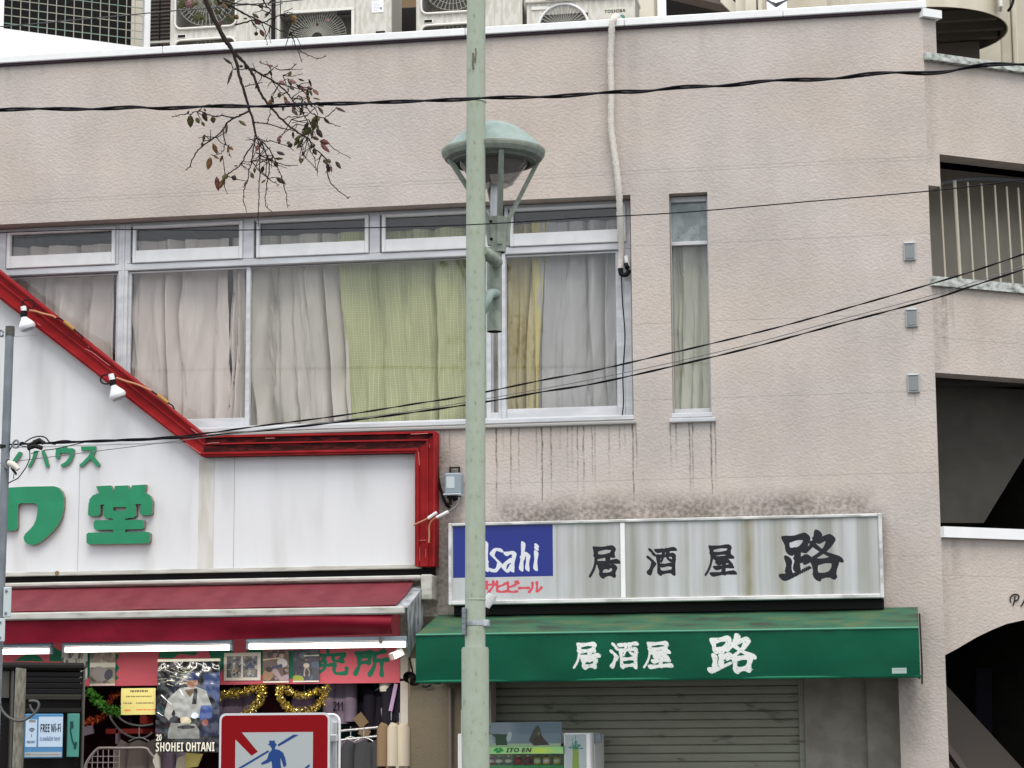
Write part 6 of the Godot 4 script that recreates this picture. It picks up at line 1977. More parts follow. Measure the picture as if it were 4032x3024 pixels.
		obj("slat", st, "shutter", t)
		k += 1
	for e in [[sx0 - 0.02, sx0 + 0.025], [sx1 - 0.025, sx1 + 0.02]]:
		st = st_new()
		box(st, Vector3(e[0], 0.12, -0.37), Vector3(e[1], 2.55, -0.30), 0.004)
		obj("guide_rail", st, "booth_dark" if e[0] < 0.5 else "shutter", t)
	vending()

func vending() -> void:
	var zf := 0.55
	var x0 := -0.447
	var x1 := 0.585
	var y1 := 1.826
	var t := thing("vending_machine", "drinks vending machine with a green header and rows of bottles, below the awning", "vending machine", Vector3((x0 + x1) * 0.5, 0.12, 0.2))
	var st := st_new()
	var wx := 0.376
	box(st, Vector3(x0, 0.12, -0.2), Vector3(x1, y1, zf - 0.205), 0.015)
	box(st, Vector3(x0, 0.12, zf - 0.204), Vector3(-0.249 - 0.001, y1 - 0.001, zf - 0.06), 0.006)
	box(st, Vector3(wx + 0.001, 0.12, zf - 0.204), Vector3(x1 - 0.001, y1 - 0.001, zf - 0.062), 0.006)
	box(st, Vector3(-0.249, 0.12, zf - 0.204), Vector3(wx, 0.99, zf - 0.06), 0.006)
	obj("casing", st, "plain_white", t)
	st = st_new()
	box(st, Vector3(0.379, 0.3, zf - 0.06), Vector3(x1 - 0.004, y1 - 0.004, zf - 0.01), 0.008)
	obj("door_panel", st, "plain_white", t)
	st = st_new()
	box(st, Vector3(x1, 1.748, 0.3), Vector3(x1 + 0.05, 1.818, 0.36), 0.005)
	obj("hinge", st, "box_grey", t)
	# topper picture board
	var im := Image.create(270, 96, false, Image.FORMAT_RGB8)
	for y in 96:
		for x in 270:
			im.set_pixel(x, y, Color(0.47, 0.52, 0.55).lerp(Color(0.34, 0.42, 0.47), clampf((x - 90) / 40.0, 0.0, 1.0) * (0.9 if y < 44 else 0.45)))
	im.fill_rect(Rect2i(0, 84, 270, 12), Color(0.58, 0.66, 0.55))
	dab(im, Vector2(18, 18), 9, 11, 0, Color(0.10, 0.10, 0.10))
	dab(im, Vector2(20, 25), 6, 9, 0, Color(0.30, 0.26, 0.24))
	dab(im, Vector2(20, 42), 7, 10, 0, Color(0.20, 0.20, 0.19))
	polyfill(im, [Vector2(0, 50), Vector2(30, 46), Vector2(42, 84), Vector2(0, 84)], Color(0.58, 0.60, 0.60))
	polyfill(im, [Vector2(30, 45), Vector2(86, 46), Vector2(82, 62), Vector2(86, 90), Vector2(46, 90), Vector2(44, 58)], Color(0.16, 0.27, 0.17))
	dab(im, Vector2(92, 56), 8, 20, 0.2, Color(0.62, 0.68, 0.68))
	polyfill(im, [Vector2(160, 72), Vector2(172, 38), Vector2(184, 16), Vector2(194, 10), Vector2(200, 30), Vector2(206, 60), Vector2(232, 90), Vector2(176, 92)], Color(0.22, 0.26, 0.20))
	polyfill(im, [Vector2(172, 68), Vector2(200, 48), Vector2(230, 90), Vector2(178, 92)], Color(0.23, 0.19, 0.16))
	dab(im, Vector2(194, 45), 4, 8, 0.2, Color(0.42, 0.36, 0.31))
	st = st_new()
	card(st, -0.252, 1.725, 0.351, 1.905, 0.505)
	var sd := st_new()
	box(sd, Vector3(-0.255, 1.724, 0.47), Vector3(0.353, 1.907, 0.503), 0.002)
	obj("picture_board", [st, sd], [picture("board_print", im, 0.3), "box_grey"], t)
	# header
	im = Image.create(300, 32, false, Image.FORMAT_RGB8)
	for y in 32:
		for x in 300:
			var d := Vector2((x - 215.0) / 60.0, (y - 16.0) / 20.0).length()
			im.set_pixel(x, y, Color(0.72, 0.80, 0.25).lerp(Color(0.56, 0.75, 0.48), clampf(d, 0.0, 1.0)))
	st = st_new()
	var hx0 := -0.249
	var hx1 := 0.376
	var hy1 := 1.724
	var hy0 := 1.671
	card(st, hx0, hy0, hx1, hy1, zf + 0.002)
	sd = st_new()
	box(sd, Vector3(hx0, hy0, zf - 0.07), Vector3(hx1, hy1, zf), 0.004)
	var hd := obj("header_panel", [st, sd], [picture("header_print", im, 0.25), "logo_green"], t)
	letters("lettering", "ITO EN", -0.062, 1.684, 0.126 - -0.062, 1.716 - 1.684, zf + 0.004, "bottle_dark", hd, true, 0.25)
	st = st_new()
	for e in [[620, 612, 0.5], [690, 612, -0.6], [655, 640, 0.1]]:
		var pp := []
		var c: Vector2 = Vector2(-0.120, 1.699) + Vector2((e[0] - 655) * 0.00055, -(e[1] - 622) * 0.00055)
		for k in 10:
			var a := TAU * k / 10.0
			pp.append(c + Vector2(cos(a) * 0.021, sin(a) * 0.010).rotated(e[2]))
		prism(st, pp, zf + 0.003, zf + 0.0035 + 0.0003 * absf(e[2]))
	obj("leaf_logo", st, "logo_green", hd)
	# display: window recess, shelf, bottles
	st = st_new()
	box(st, Vector3(hx0, 1.0, zf - 0.2), Vector3(hx1, hy0, zf - 0.16))
	obj("display_back", st, "bottle_label", t)
	st = st_new()
	box(st, Vector3(hx0 + 0.002, 1.0, zf - 0.008), Vector3(hx1 - 0.002, hy0 - 0.001, zf - 0.003))
	obj("display_pane", st, "window_glass", t)
	var xs := [Vector2(-0.199, 1.657), Vector2(-0.135, 1.656), Vector2(-0.061, 1.656), Vector2(0.016, 1.656), Vector2(0.087, 1.655), Vector2(0.161, 1.655), Vector2(0.230, 1.654), Vector2(0.312, 1.654)]
	var ms := ["bottle_red", "bottle_green", "bottle_green", "bottle_red", "bottle_red", "bottle_yellow", "bottle_yellow", "bottle_yellow"]
	for row in 2:
		var by := 1.590 - 0.21 * row
		var bh := 1.659 - 1.590
		for k in xs.size():
			st = st_new()
			var xf := Transform3D(Basis(), Vector3(xs[k].x, by, zf - 0.1))
			lathe(st, [Vector2(0.0, 0.0), Vector2(0.027, 0.0), Vector2(0.028, bh * 0.2), Vector2(0.028, bh * 0.62), Vector2(0.022, bh * 0.75), Vector2(0.013, bh * 0.86)], xf, 14, true)
			var bt := obj("bottle", st, ms[k], t)
			st = st_new()
			lathe(st, [Vector2(0.0145, bh * 0.85), Vector2(0.0145, bh), Vector2(0.0, bh)], xf, 12)
			obj("cap", st, "bottle_dark" if k > 4 else "plain_cream", bt)
			st = st_new()
			lathe(st, [Vector2(0.0286, bh * 0.24), Vector2(0.0286, bh * 0.56)], xf, 14)
			obj("bottle_wrap", st, ["cloth_cream", "bottle_label", "bottle_label", "cloth_red", "bottle_dark", "bottle_label", "plain_cream", "bottle_label"][(k + row * 3) % 8], bt)
		st = st_new()
		box(st, Vector3(hx0 + 0.005, by - 0.04, zf - 0.16), Vector3(hx1 - 0.005, by - 0.004, zf - 0.055), 0.003)
		obj("shelf", st, "logo_green" if row == 0 else "bottle_dark", t)
	# sprig picture on the door panel
	im = Image.create(110, 150, false, Image.FORMAT_RGB8)
	im.fill(Color(0.62, 0.66, 0.67))
	polyfill(im, [Vector2(40, 50), Vector2(70, 50), Vector2(72, 150), Vector2(36, 150)], Color(0.47, 0.56, 0.24))
	for k in 16:
		stroke(im, [Vector2(55, 60), Vector2(55 + (k - 7.5) * 5.2, 22 + 10 * absf(k - 7.5) * 0.4 + (k * 7) % 9)], 5, Color(0.20, 0.43 + 0.02 * (k % 3), 0.38), 0.8, 0.3, false)
	stroke(im, [Vector2(56, 50), Vector2(54, 4)], 3.5, Color(0.22, 0.42, 0.36), 1.0, 0.2, false)
	stroke(im, [Vector2(42, 50), Vector2(37, 14)], 3.5, Color(0.22, 0.42, 0.36), 1.0, 0.2, false)
	st = st_new()
	card(st, 0.387, 1.563 - 0.02, 0.549, 1.813, zf - 0.0075)
	obj("door_print", st, picture("sprig_print", im, 0.35), t)
	st = st_new()
	lathe(st, [Vector2(0.0, 0.01), Vector2(0.011, 0.008), Vector2(0.012, 0.0)], Transform3D(Basis(Vector3.RIGHT, Vector3.BACK, Vector3.DOWN), Vector3(0.369, 1.736, 0.560)), 12)
	obj("lock", st, "black", t)
	# narrow blue edged panel at the left
	st = st_new()
	box(st, Vector3(-0.395, 0.3, 0.50), Vector3(-0.376, 2.008, 0.6), 0.004)
	box(st, Vector3(-0.399, 0.3, 0.49), Vector3(-0.395, 2.006, 0.605))
	tag(obj("blue_edge_panel", [st, st_new()], ["plain_white", "plain_white"]), "narrow upright white panel just left of the lamp post base", "panel")

func small_fittings() -> void:
	# transformer box on the wall
	var t := thing("junction_box", "small grey blue electrical box with a pale label, left of the lamp post", "electrical box", Vector3(-0.575, 3.702, 0.060))
	var st := st_new()
	box(st, Vector3(-0.623, 3.700, 0.03), Vector3(-0.487, 3.872, 0.14), 0.012)
	var bx := obj("case", st, "box_grey", t)
	st = st_new()
	box(st, Vector3(-0.604, 3.748, 0.139), Vector3(-0.538, 3.841, 0.1425), 0.001)
	obj("label_plate", st, "box_label", bx)
	st = st_new()
	box(st, Vector3(-0.631, 3.695, 0.03), Vector3(-0.485, 3.706, 0.15), 0.004)
	obj("flange", st, "box_label", bx)
	st = st_new()
	box(st, Vector3(-0.601, 3.888, 0.01), Vector3(-0.590, 3.933, 0.04), 0.002)
	box(st, Vector3(-0.528, 3.888, 0.01), Vector3(-0.517, 3.933, 0.04), 0.002)
	box(st, Vector3(-0.589, 3.921, 0.012), Vector3(-0.529, 3.931, 0.038), 0.002)
	obj("hook_bracket", st, "booth_dark", t)
	st = st_new()
	box(st, Vector3(-0.608, 3.672, 0.04), Vector3(-0.522, 3.696, 0.11), 0.006)
	tube(st, [Vector3(-0.586, 3.678, 0.080), Vector3(-0.582, 3.630, 0.080), Vector3(-0.616, 3.631, 0.080)], 0.014, 6)
	obj("terminal", st, "cable_black", t)
	for e in [[Vector3(-0.694, 3.927, 0.050), Vector3(-0.685, 3.823, 0.050), Vector3(-0.666, 3.745, 0.050), Vector3(-0.625, 3.634, 0.050), Vector3(-0.592, 3.604, 0.050)], [Vector3(-0.566, 3.662, 0.050), Vector3(-0.532, 3.676, 0.050), Vector3(-0.510, 3.694, 0.050)]]:
		st = st_new()
		tube(st, spline(e, 4), 0.012, 7)
		obj("lead", st, "cable_black", t)
	st = st_new()
	tube(st, spline([Vector3(-0.499, 3.677, 0.140), Vector3(-0.514, 3.619, 0.140), Vector3(-0.548, 3.587, 0.140), Vector3(-0.585, 3.566, 0.140)], 4), 0.008, 7)
	obj("lead", st, "cable_grey", t)
	# two short white tube sleeves with leads
	for e in [[[Vector3(-0.726, 3.502, 0.260), Vector3(-0.656, 3.547, 0.260)], [Vector3(-0.730, 3.504, 0.240), Vector3(-0.765, 3.488, 0.240), Vector3(-0.807, 3.471, 0.240), Vector3(-0.849, 3.452, 0.240)], "left one of two white cable sleeves, lying on the red moulding", "cord_orange"], [[Vector3(-0.680, 3.516, 0.160), Vector3(-0.585, 3.562, 0.160)], [Vector3(-0.667, 3.510, 0.220), Vector3(-0.706, 3.485, 0.220), Vector3(-0.726, 3.444, 0.220), Vector3(-0.726, 3.375, 0.220), Vector3(-0.729, 3.313, 0.220)], "right one of two white cable sleeves, reaching from the red moulding towards the grey box", "cord_orange"]]:
		t = thing("cable_sleeve", e[2], "cable sleeve", e[0][0], "white sleeves by the red moulding")
		st = st_new()
		tube(st, e[0], 0.0135, 8)
		obj("sleeve", st, "plain_white", t)
		st = st_new()
		tube(st, spline(e[1], 4), 0.007, 6)
		obj("lead", st, e[3], t)
	# three small wall plates at the right
	var first: Node3D = null
	var words := ["grey wall plate near the right edge, highest of the three", "grey wall plate near the right edge, middle of the three", "grey wall plate near the right edge, lowest of the three"]
	var at := [Vector3(3.073, 5.535, 0.000), Vector3(3.071, 5.005, 0.000), Vector3(3.068, 4.490, 0.000)]
	for k in 3:
		if first == null:
			first = thing("wall_plate", words[0], "wall plate", at[0] - Vector3(0, 0.075, 0), "small grey plates at the right of the wall")
			st = st_new()
			box(st, at[0] + Vector3(-0.047, -0.075, 0.001), at[0] + Vector3(0.047, 0.075, 0.022), 0.006)
			obj("rim", st, "vent_light", first)
			st = st_new()
			box(st, at[0] + Vector3(-0.037, -0.062, 0.018), at[0] + Vector3(0.037, 0.055, 0.027), 0.008)
			obj("cover", st, "vent_grey", first)
			st = st_new()
			box(st, at[0] + Vector3(-0.04, 0.058, 0.02), at[0] + Vector3(0.04, 0.068, 0.032), 0.003)
			obj("lip", st, "box_label", first)
		else:
			copy(first, at[k] - at[0], words[k])
	# wrapped pipe over the parapet and down to the window
	t = thing("wrapped_pipe", "cream tape wrapped pipe hanging over the parapet down to the right window pane", "pipe", Vector3(0.744, 6.937, 0.050))
	st = st_new()
	var pp := spline([Vector3(0.760, 7.695, -0.450), Vector3(0.773, 7.634, -0.150), Vector3(0.773, 7.559, 0.040), Vector3(0.760, 7.497, 0.075), Vector3(0.751, 7.373, 0.060), Vector3(0.741, 7.195, 0.050), Vector3(0.744, 6.937, 0.050), Vector3(0.738, 6.668, 0.050), Vector3(0.757, 6.475, 0.050), Vector3(0.779, 6.295, 0.050), Vector3(0.794, 6.106, 0.040), Vector3(0.793, 5.925, 0.000), Vector3(0.792, 5.689, -0.080), Vector3(0.784, 5.594, -0.100), Vector3(0.778, 5.512, -0.100)], 8)
	var rad := []
	for k in pp.size():
		rad.append(0.026 + 0.0022 * sin(k * 2.1) + (0.002 if k % 3 == 0 else 0.0))
	tube(st, pp, rad, 12)
	obj("pipe", st, "hose_tape", t)
	st = st_new()
	for k in range(22, pp.size() - 2, 3):
		tube(st, [pp[k] + Vector3(-0.024, -0.008, 0.006), pp[k] + Vector3(0, 0.0, 0.0255), pp[k] + Vector3(0.024, 0.008, 0.006)], 0.0016, 4, false)
	obj("tape_edge", st, "ac_side", t)
	st = st_new()
	tube(st, spline([Vector3(0.781, 5.514, -0.080), Vector3(0.789, 5.465, -0.080), Vector3(0.832, 5.461, -0.080), Vector3(0.852, 5.498, -0.080)], 3), 0.02, 8)
	obj("elbow", st, "cable_black", t)
	st = st_new()
	tube(st, [Vector3(0.817, 5.521, -0.060), Vector3(0.851, 5.532, -0.060)], 0.028, 10)
	obj("elbow", st, "black", t)
	st = st_new()
	tube(st, [Vector3(0.828, 5.613, -0.080), Vector3(0.843, 5.524, -0.080)], 0.018, 10)
	obj("conduit", st, "plain_white", t)
	st = st_new()
	tube(st, spline([Vector3(0.786, 5.461, -0.100), Vector3(0.792, 5.239, -0.100), Vector3(0.808, 4.962, -0.100), Vector3(0.787, 4.663, -0.100), Vector3(0.788, 4.426, -0.100), Vector3(0.770, 4.278, -0.100)], 5), 0.005, 6)
	obj("drain_line", st, "cable_black", t)
	# cameras and lamp heads under the awnings
	t = thing("cctv_camera", "small white bullet camera under the end of the right tube light", "camera", Vector3(-0.924, 2.438, 0.500))
	st = st_new()
	bar(st, Vector3(-0.968, 2.414, 0.500), Vector3(-0.886, 2.456, 0.460), 0.055, 0.055)
	obj("body", st, "plain_white", t)
	st = st_new()
	bar(st, Vector3(-0.970, 2.412, 0.510), Vector3(-0.956, 2.419, 0.500), 0.05, 0.05)
	obj("lens_hood", st, "cloth_taupe", t)
	st = st_new()
	tube(st, [Vector3(-0.914, 2.461, 0.450), Vector3(-0.932, 2.484, 0.400)], 0.015, 8)
	obj("bracket", st, "plain_cream", t)
	t = thing("dome_camera", "white dome camera hanging from the pink band's right end", "camera", Vector3(-1.148, 2.167, -0.100))
	st = st_new()
	var dx := Transform3D(Basis(), Vector3(-1.148, 2.164, -0.1))
	lathe(st, [Vector2(0.044, 0.0), Vector2(0.05, 0.02), Vector2(0.05, 0.07), Vector2(0.047, 0.09), Vector2(0.0, 0.09)], dx, 24)
	obj("base", st, "plain_cream", t)
	st = st_new()
	lathe(st, [Vector2(0.0, -0.035), Vector2(0.025, -0.028), Vector2(0.04, -0.012), Vector2(0.043, 0.0)], dx, 24, true)
	obj("dome", st, "cloth_dark", t)
	t = thing("round_lamp", "round black lamp fitting on the tan pillar left of the green awning", "lamp", Vector3(-0.919, 2.269, 0.100))
	st = st_new()
	var rx := Transform3D(Basis(Vector3.RIGHT, Vector3.BACK, Vector3.DOWN), Vector3(-0.910, 2.268, 0.140))
	lathe(st, [Vector2(0.0, -0.06), Vector2(0.02, -0.06), Vector2(0.036, -0.02), Vector2(0.044, 0.0), Vector2(0.044, -0.1), Vector2(0.0, -0.12)], rx, 24)
	obj("hood", st, "black", t)
	st = st_new()
	tube(st, [Vector3(-0.907, 2.258, 0.120), Vector3(-0.905, 2.115, 0.120)], 0.006, 6)
	obj("drip_cord", st, "cloth_brown", t)
	st = st_new()
	tube(st, spline([Vector3(-0.919, 2.432, 0.080), Vector3(-0.905, 2.374, 0.080), Vector3(-0.890, 2.309, 0.080), Vector3(-0.886, 2.280, 0.080)], 3), 0.007, 6)
	tube(st, spline([Vector3(-0.908, 2.216, 0.080), Vector3(-0.871, 2.212, 0.080), Vector3(-0.838, 2.223, 0.080)], 3), 0.01, 6)
	tube(st, spline([Vector3(-0.819, 2.198, 0.050), Vector3(-0.782, 2.193, 0.050), Vector3(-0.749, 2.208, 0.050)], 3), 0.008, 6)
	obj("lead", st, "cable_black", t)
	st = st_new()
	tube(st, [Vector3(-0.599, 2.184, 0.020), Vector3(-0.599, 0.4, 0.02)], 0.014, 8)
	tag(obj("drainpipe", st, "cloth_taupe"), "thin brown drainpipe down the tan pillar under the green awning", "pipe")
	st = st_new()
	box(st, Vector3(-0.911, 2.245, 0.003), Vector3(-0.870, 2.418, 0.06), 0.006)
	tag(obj("pale_trunking", st, "plain_cream"), "pale cable trunking on the pillar at the green awning's left edge", "trunking")
	# black strip standing for the shade between the red sign and the cassette
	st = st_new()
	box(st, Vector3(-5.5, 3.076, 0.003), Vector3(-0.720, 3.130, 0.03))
	tag(obj("gap_shadow_strip", st, "dark_gap"), "black strip painted as the shadow between the white signboard and the red awning", "board")

func street_things() -> void:
	# lamp post: tapered green pole in two diameters
	var z := 4.5
	var px0 := 0.480
	var t := thing("street_lamp", "pale green street lamp post with a domed lantern on its right", "street lamp", Vector3(px0, 0.12, z))
	var top := Vector3(0.486, 6.762 + 0.8, z)
	var joint := Vector3(0.457, 2.311, 4.500)
	var st := st_new()
	tube(st, [Vector3(joint.x, joint.y - 0.02, z), top], [0.0605, 0.056], 32)
	obj("pole", st, "pole_green", t)
	st = st_new()
	tube(st, [Vector3(joint.x + 0.002, 0.12, z), Vector3(joint.x, joint.y - 0.012, z), Vector3(joint.x, joint.y, z)], [0.083, 0.0805, 0.074], 32)
	obj("base_tube", st, "pole_green", t)
	st = st_new()
	lathe(st, [Vector2(0.0612, 0.0), Vector2(0.0625, 0.006), Vector2(0.0612, 0.012)], Transform3D(Basis(), Vector3(0.460, 2.584, 4.500)), 32)
	obj("weld_ring", st, "pole_green", t)
	st = st_new()
	lathe(st, [Vector2(0.058, 0.0), Vector2(0.060, 0.004), Vector2(0.058, 0.010)], Transform3D(Basis(), Vector3(0.480, 5.619, 4.500)), 32)
	obj("weld_ring", st, "pole_green", t)
	for e in [[3.0, 2.450]]:
		st = st_new()
		lathe(st, [Vector2(0.0615, -0.014), Vector2(0.064, -0.013), Vector2(0.064, 0.013), Vector2(0.0615, 0.014)], Transform3D(Basis(), Vector3(joint.x, e[1], z)), 28)
		box(st, Vector3(joint.x + 0.05, e[1] - 0.02, z - 0.02), Vector3(joint.x + 0.085, e[1] + 0.02, z + 0.03), 0.004)
		obj("strap", st, "grey_plate", t)
	st = st_new()
	for k in 5:
		var y := 2.525 + k * (2.398 - 2.525) / 4.0
		box(st, Vector3(joint.x - 0.068, y - 0.018, z + 0.02), Vector3(joint.x - 0.044, y + 0.016, z + 0.062), 0.004)
	obj("hinge_bracket", st, "steel_grey", t)
	# lantern
	var lz := 4.2
	var c := Vector3(0.528, 5.384, 4.200)
	var r := (0.851 - 0.204) * 0.5
	c = Vector3((0.851 + 0.204) * 0.5, 5.380, lz)
	st = st_new()
	var dome := []
	for k in 15:
		var q := 1.0 - k / 14.0
		dome.append(Vector2(r * 0.965 * q, 0.012 + 0.188 * (1.0 - pow(q, 1.95))))
	lathe(st, dome, Transform3D(Basis(), c), 56, true)
	obj("dome", st, "lamp_dome", t)
	st = st_new()
	lathe(st, [Vector2(r * 0.80, -0.055), Vector2(r * 0.93, -0.045), Vector2(r * 0.985, -0.02), Vector2(r, -0.004), Vector2(r, 0.008), Vector2(r * 0.965, 0.014)], Transform3D(Basis(), c), 56)
	obj("rim", st, "lamp_green", t)
	st = st_new()
	lathe(st, [Vector2(r * 0.70, -0.05), Vector2(r * 0.72, -0.078), Vector2(r * 0.82, -0.07), Vector2(r * 0.84, -0.05)], Transform3D(Basis(), c), 48)
	obj("inner_ring", st, "lamp_under", t)
	st = st_new()
	lathe(st, [Vector2(0.0, -0.215), Vector2(0.10, -0.212), Vector2(0.122, -0.20), Vector2(0.132, -0.182), Vector2(r * 0.70, -0.055)], Transform3D(Basis(), c), 40, false)
	obj("glass_bowl", st, "lamp_glass", t)
	st = st_new()
	lathe(st, [Vector2(r * 0.6, -0.05), Vector2(r * 0.3, 0.02), Vector2(0.0, 0.03)], Transform3D(Basis(), c), 32)
	obj("reflector", st, "cloth_taupe", t)
	var pc := Vector3(0.528, 0, lz)
	st = st_new()
	tube(st, [Vector3(pc.x - 0.002, 4.952, lz), Vector3(c.x + 0.004, c.y - 0.20, lz)], 0.021, 14)
	obj("inner_pipe", st, "lamp_pipe", t)
	st = st_new()
	lathe(st, [Vector2(0.040, 4.745), Vector2(0.046, 4.745), Vector2(0.066, 4.962), Vector2(0.02, 4.964)], Transform3D(Basis(), Vector3(0.555, 0, lz)), 24)
	obj("collar", st, "lamp_green", t)
	for k in 4:
		var a := -0.35 + k * PI * 0.5
		var d := Vector3(cos(a), 0, sin(a))
		var base := Vector3(0.555, 0, lz)
		st = st_new()
		var p0 := base + d * 0.052 + Vector3(0, 4.788, 0)
		var p1 := base + d * 0.068 + Vector3(0, 4.962, 0)
		var p2 := Vector3(c.x, 0, lz) + d * r * 0.86 + Vector3(0, c.y - 0.05, 0)
		bar(st, p0, p1, 0.034, 0.026, d)
		bar(st, p1, p2, 0.032, 0.026, d)
		obj("strut", st, "lamp_green", t)
	st = st_new()
	for e in [Vector3(0.524, 4.924, 4.280), Vector3(0.526, 4.813, 4.280)]:
		lathe(st, [Vector2(0.0, 0.008), Vector2(0.010, 0.006), Vector2(0.011, 0.0)], Transform3D(Basis(Vector3.RIGHT, Vector3.BACK, Vector3.DOWN), e), 10)
	obj("bolt", st, "black", t)
	st = st_new()
	tube(st, [Vector3(pc.x, 4.250, lz), Vector3(pc.x + 0.002, 4.760, lz)], 0.0465, 28)
	obj("lantern_post", st, "lamp_green", t)
	st = st_new()
	tube(st, [Vector3(pc.x, 4.248, lz), Vector3(pc.x, 4.250, lz)], 0.044, 24)
	obj("post_end", st, "dark_gap", t)
	st = st_new()
	tube(st, spline([Vector3(px0 + 0.03, 4.690, 4.5), Vector3(0.548, 4.670, 4.420), Vector3(0.559, 4.660, 4.340), Vector3(0.545, 4.685, 4.200)], 6), 0.038, 16)
	obj("bracket_tube", st, "lamp_green", t)
	st = st_new()
	tube(st, spline([Vector3(px0 + 0.02, 4.318, 4.48), Vector3(0.527, 4.380, 4.470), Vector3(0.539, 4.436, 4.420), Vector3(0.551, 4.461, 4.330), Vector3(0.543, 4.481, 4.200)], 6), 0.030, 16)
	obj("bracket_tube", st, "lamp_dome", t)
	# dirt runs on the pole
	st = st_new()
	for e in [[[Vector3(0.470, 5.917, 4.562), Vector3(0.473, 5.885, 4.562), Vector3(0.468, 5.854, 4.562), Vector3(0.472, 5.817, 4.562)], 0.006], [[Vector3(0.486, 5.948, 4.560), Vector3(0.489, 5.916, 4.560), Vector3(0.483, 5.854, 4.560)], 0.0035]]:
		tube(st, e[0], e[1], 6)
	obj("dirt_run", st, "ivy_dark" if M.has("ivy_dark") else "cloth_taupe", t)
	# small white spotlight beside the pole, on the sign
	t = thing("spot_head", "small white spotlight clipped beside the lamp post over the green awning", "spotlight", Vector3(0.498, 2.535, 4.300))
	st = st_new()
	tube(st, [Vector3(0.488, 2.523, 4.350), Vector3(0.502, 2.564, 4.350), Vector3(0.524, 2.605, 4.350), Vector3(0.535, 2.628, 4.350)], [0.016, 0.022, 0.032, 0.028], 14)
	obj("head", st, "plain_white", t)
	st = st_new()
	tube(st, [Vector3(0.485, 2.518, 4.360), Vector3(0.498, 2.552, 4.360)], 0.024, 12)
	obj("neck", st, "booth_dark", t)
	# leaning steel post at the left edge
	t = thing("steel_post", "leaning galvanised steel post at the left edge of the picture", "post", Vector3(-3.551, 2.552, 2.000))
	st = st_new()
	var a0 := Vector3(-3.526, 4.762, 2.000)
	var a1 := Vector3(-3.539, 3.069, 2.000)
	var dd: Vector3 = (a1 - a0) / (a0.y - a1.y)
	tube(st, [a0, a1, a1 + dd * (a1.y - 0.12)], 0.032, 20)
	obj("shaft", st, "steel_grey", t)
	st = st_new()
	tube(st, [Vector3(-3.524, 4.829, 2.000), Vector3(-3.524, 4.759, 2.000)], 0.0345, 20)
	obj("cap", st, "booth_grey", t)
	for e in [[Vector3(-3.558, 4.776, 2.040), Vector3(-3.574, 4.794, 2.040), Vector3(-3.589, 4.789, 2.040), Vector3(-3.588, 4.760, 2.040), Vector3(-3.572, 4.751, 2.040), Vector3(-3.558, 4.765, 2.040)], [Vector3(-3.413, 3.940, 2.040), Vector3(-3.427, 3.968, 2.040), Vector3(-3.447, 3.965, 2.040), Vector3(-3.462, 3.944, 2.040), Vector3(-3.449, 3.919, 2.040), Vector3(-3.426, 3.918, 2.040), Vector3(-3.413, 3.940, 2.040)], [Vector3(-3.485, 3.836, 2.040), Vector3(-3.508, 3.830, 2.040), Vector3(-3.517, 3.806, 2.040), Vector3(-3.510, 3.774, 2.040), Vector3(-3.490, 3.761, 2.040)]]:
		st = st_new()
		tube(st, spline(e, 4), 0.008, 7)
		obj("eye_ring", st, "steel_grey", t)
	st = st_new()
	for y in [3.930]:
		tube(st, [Vector3(-3.540, y - 0.012, 2.0), Vector3(-3.540, y + 0.012, 2.0)], 0.036, 20)
	obj("band", st, "booth_dark", t)
	st = st_new()
	tube(st, [Vector3(-3.490, 3.804, 2.050), Vector3(-3.454, 3.790, 2.050), Vector3(-3.427, 3.771, 2.050), Vector3(-3.411, 3.752, 2.050)], [0.02, 0.026, 0.022, 0.016], 10)
	obj("insulator", st, "plain_cream", t)
	st = st_new()
	tube(st, spline([Vector3(-3.466, 3.766, 2.050), Vector3(-3.446, 3.740, 2.050), Vector3(-3.422, 3.715, 2.050), Vector3(-3.433, 3.737, 2.050), Vector3(-3.453, 3.759, 2.050)], 3), 0.006, 6)
	tube(st, [Vector3(-3.442, 3.722, 2.050), Vector3(-3.444, 3.685, 2.050)], 0.003, 5)
	obj("tie_wire", st, "cable_black", t)
	for e in [[Vector3(-3.496, 2.676, 2.050), Vector3(-3.437, 2.896, 2.070)], [Vector3(-3.530, 2.500, 2.050), Vector3(-3.479, 2.669, 2.070)]]:
		st = st_new()
		box(st, Vector3(e[0].x, e[0].y, 2.04), Vector3(e[1].x, e[1].y, 2.055), 0.005)
		var plate := obj("sign_plate_edge", st, "box_label", t)
		st = st_new()
		for y in [e[1].y - 0.03, e[0].y + 0.03]:
			lathe(st, [Vector2(0.0, 0.008), Vector2(0.010, 0.006), Vector2(0.011, 0.0)], Transform3D(Basis(Vector3.RIGHT, Vector3.BACK, Vector3.DOWN), Vector3(e[1].x - 0.035, y, 2.056)), 8)
		obj("bolt", st, "steel_grey", plate)
	# telephone booth, turned to the right like the stair wing
	var bf := bay_xf(2.81)
	t = thing("telephone_booth", "dark telephone booth with a louvred head at the lower left", "telephone booth", bf * Vector3(-6.239, 0.12, -0.4))
	var yt := 2.381
	var yr := 2.322
	st = st_new()
	box(st, Vector3(-6.581, yr, -0.9), Vector3(-5.931, yt, 0.03), 0.02)
	obj("roof", moved(st, bf), "booth_dark", t)
	for e in [[-5.949, -5.930], [-6.496, -6.474]]:
		st = st_new()
		box(st, Vector3(e[0], 0.12, -0.06), Vector3(e[1], yr - 0.001, 0.0), 0.006)
		obj("corner_post", moved(st, bf), "booth_grey", t)
	var pitch := 2.313 - 2.270
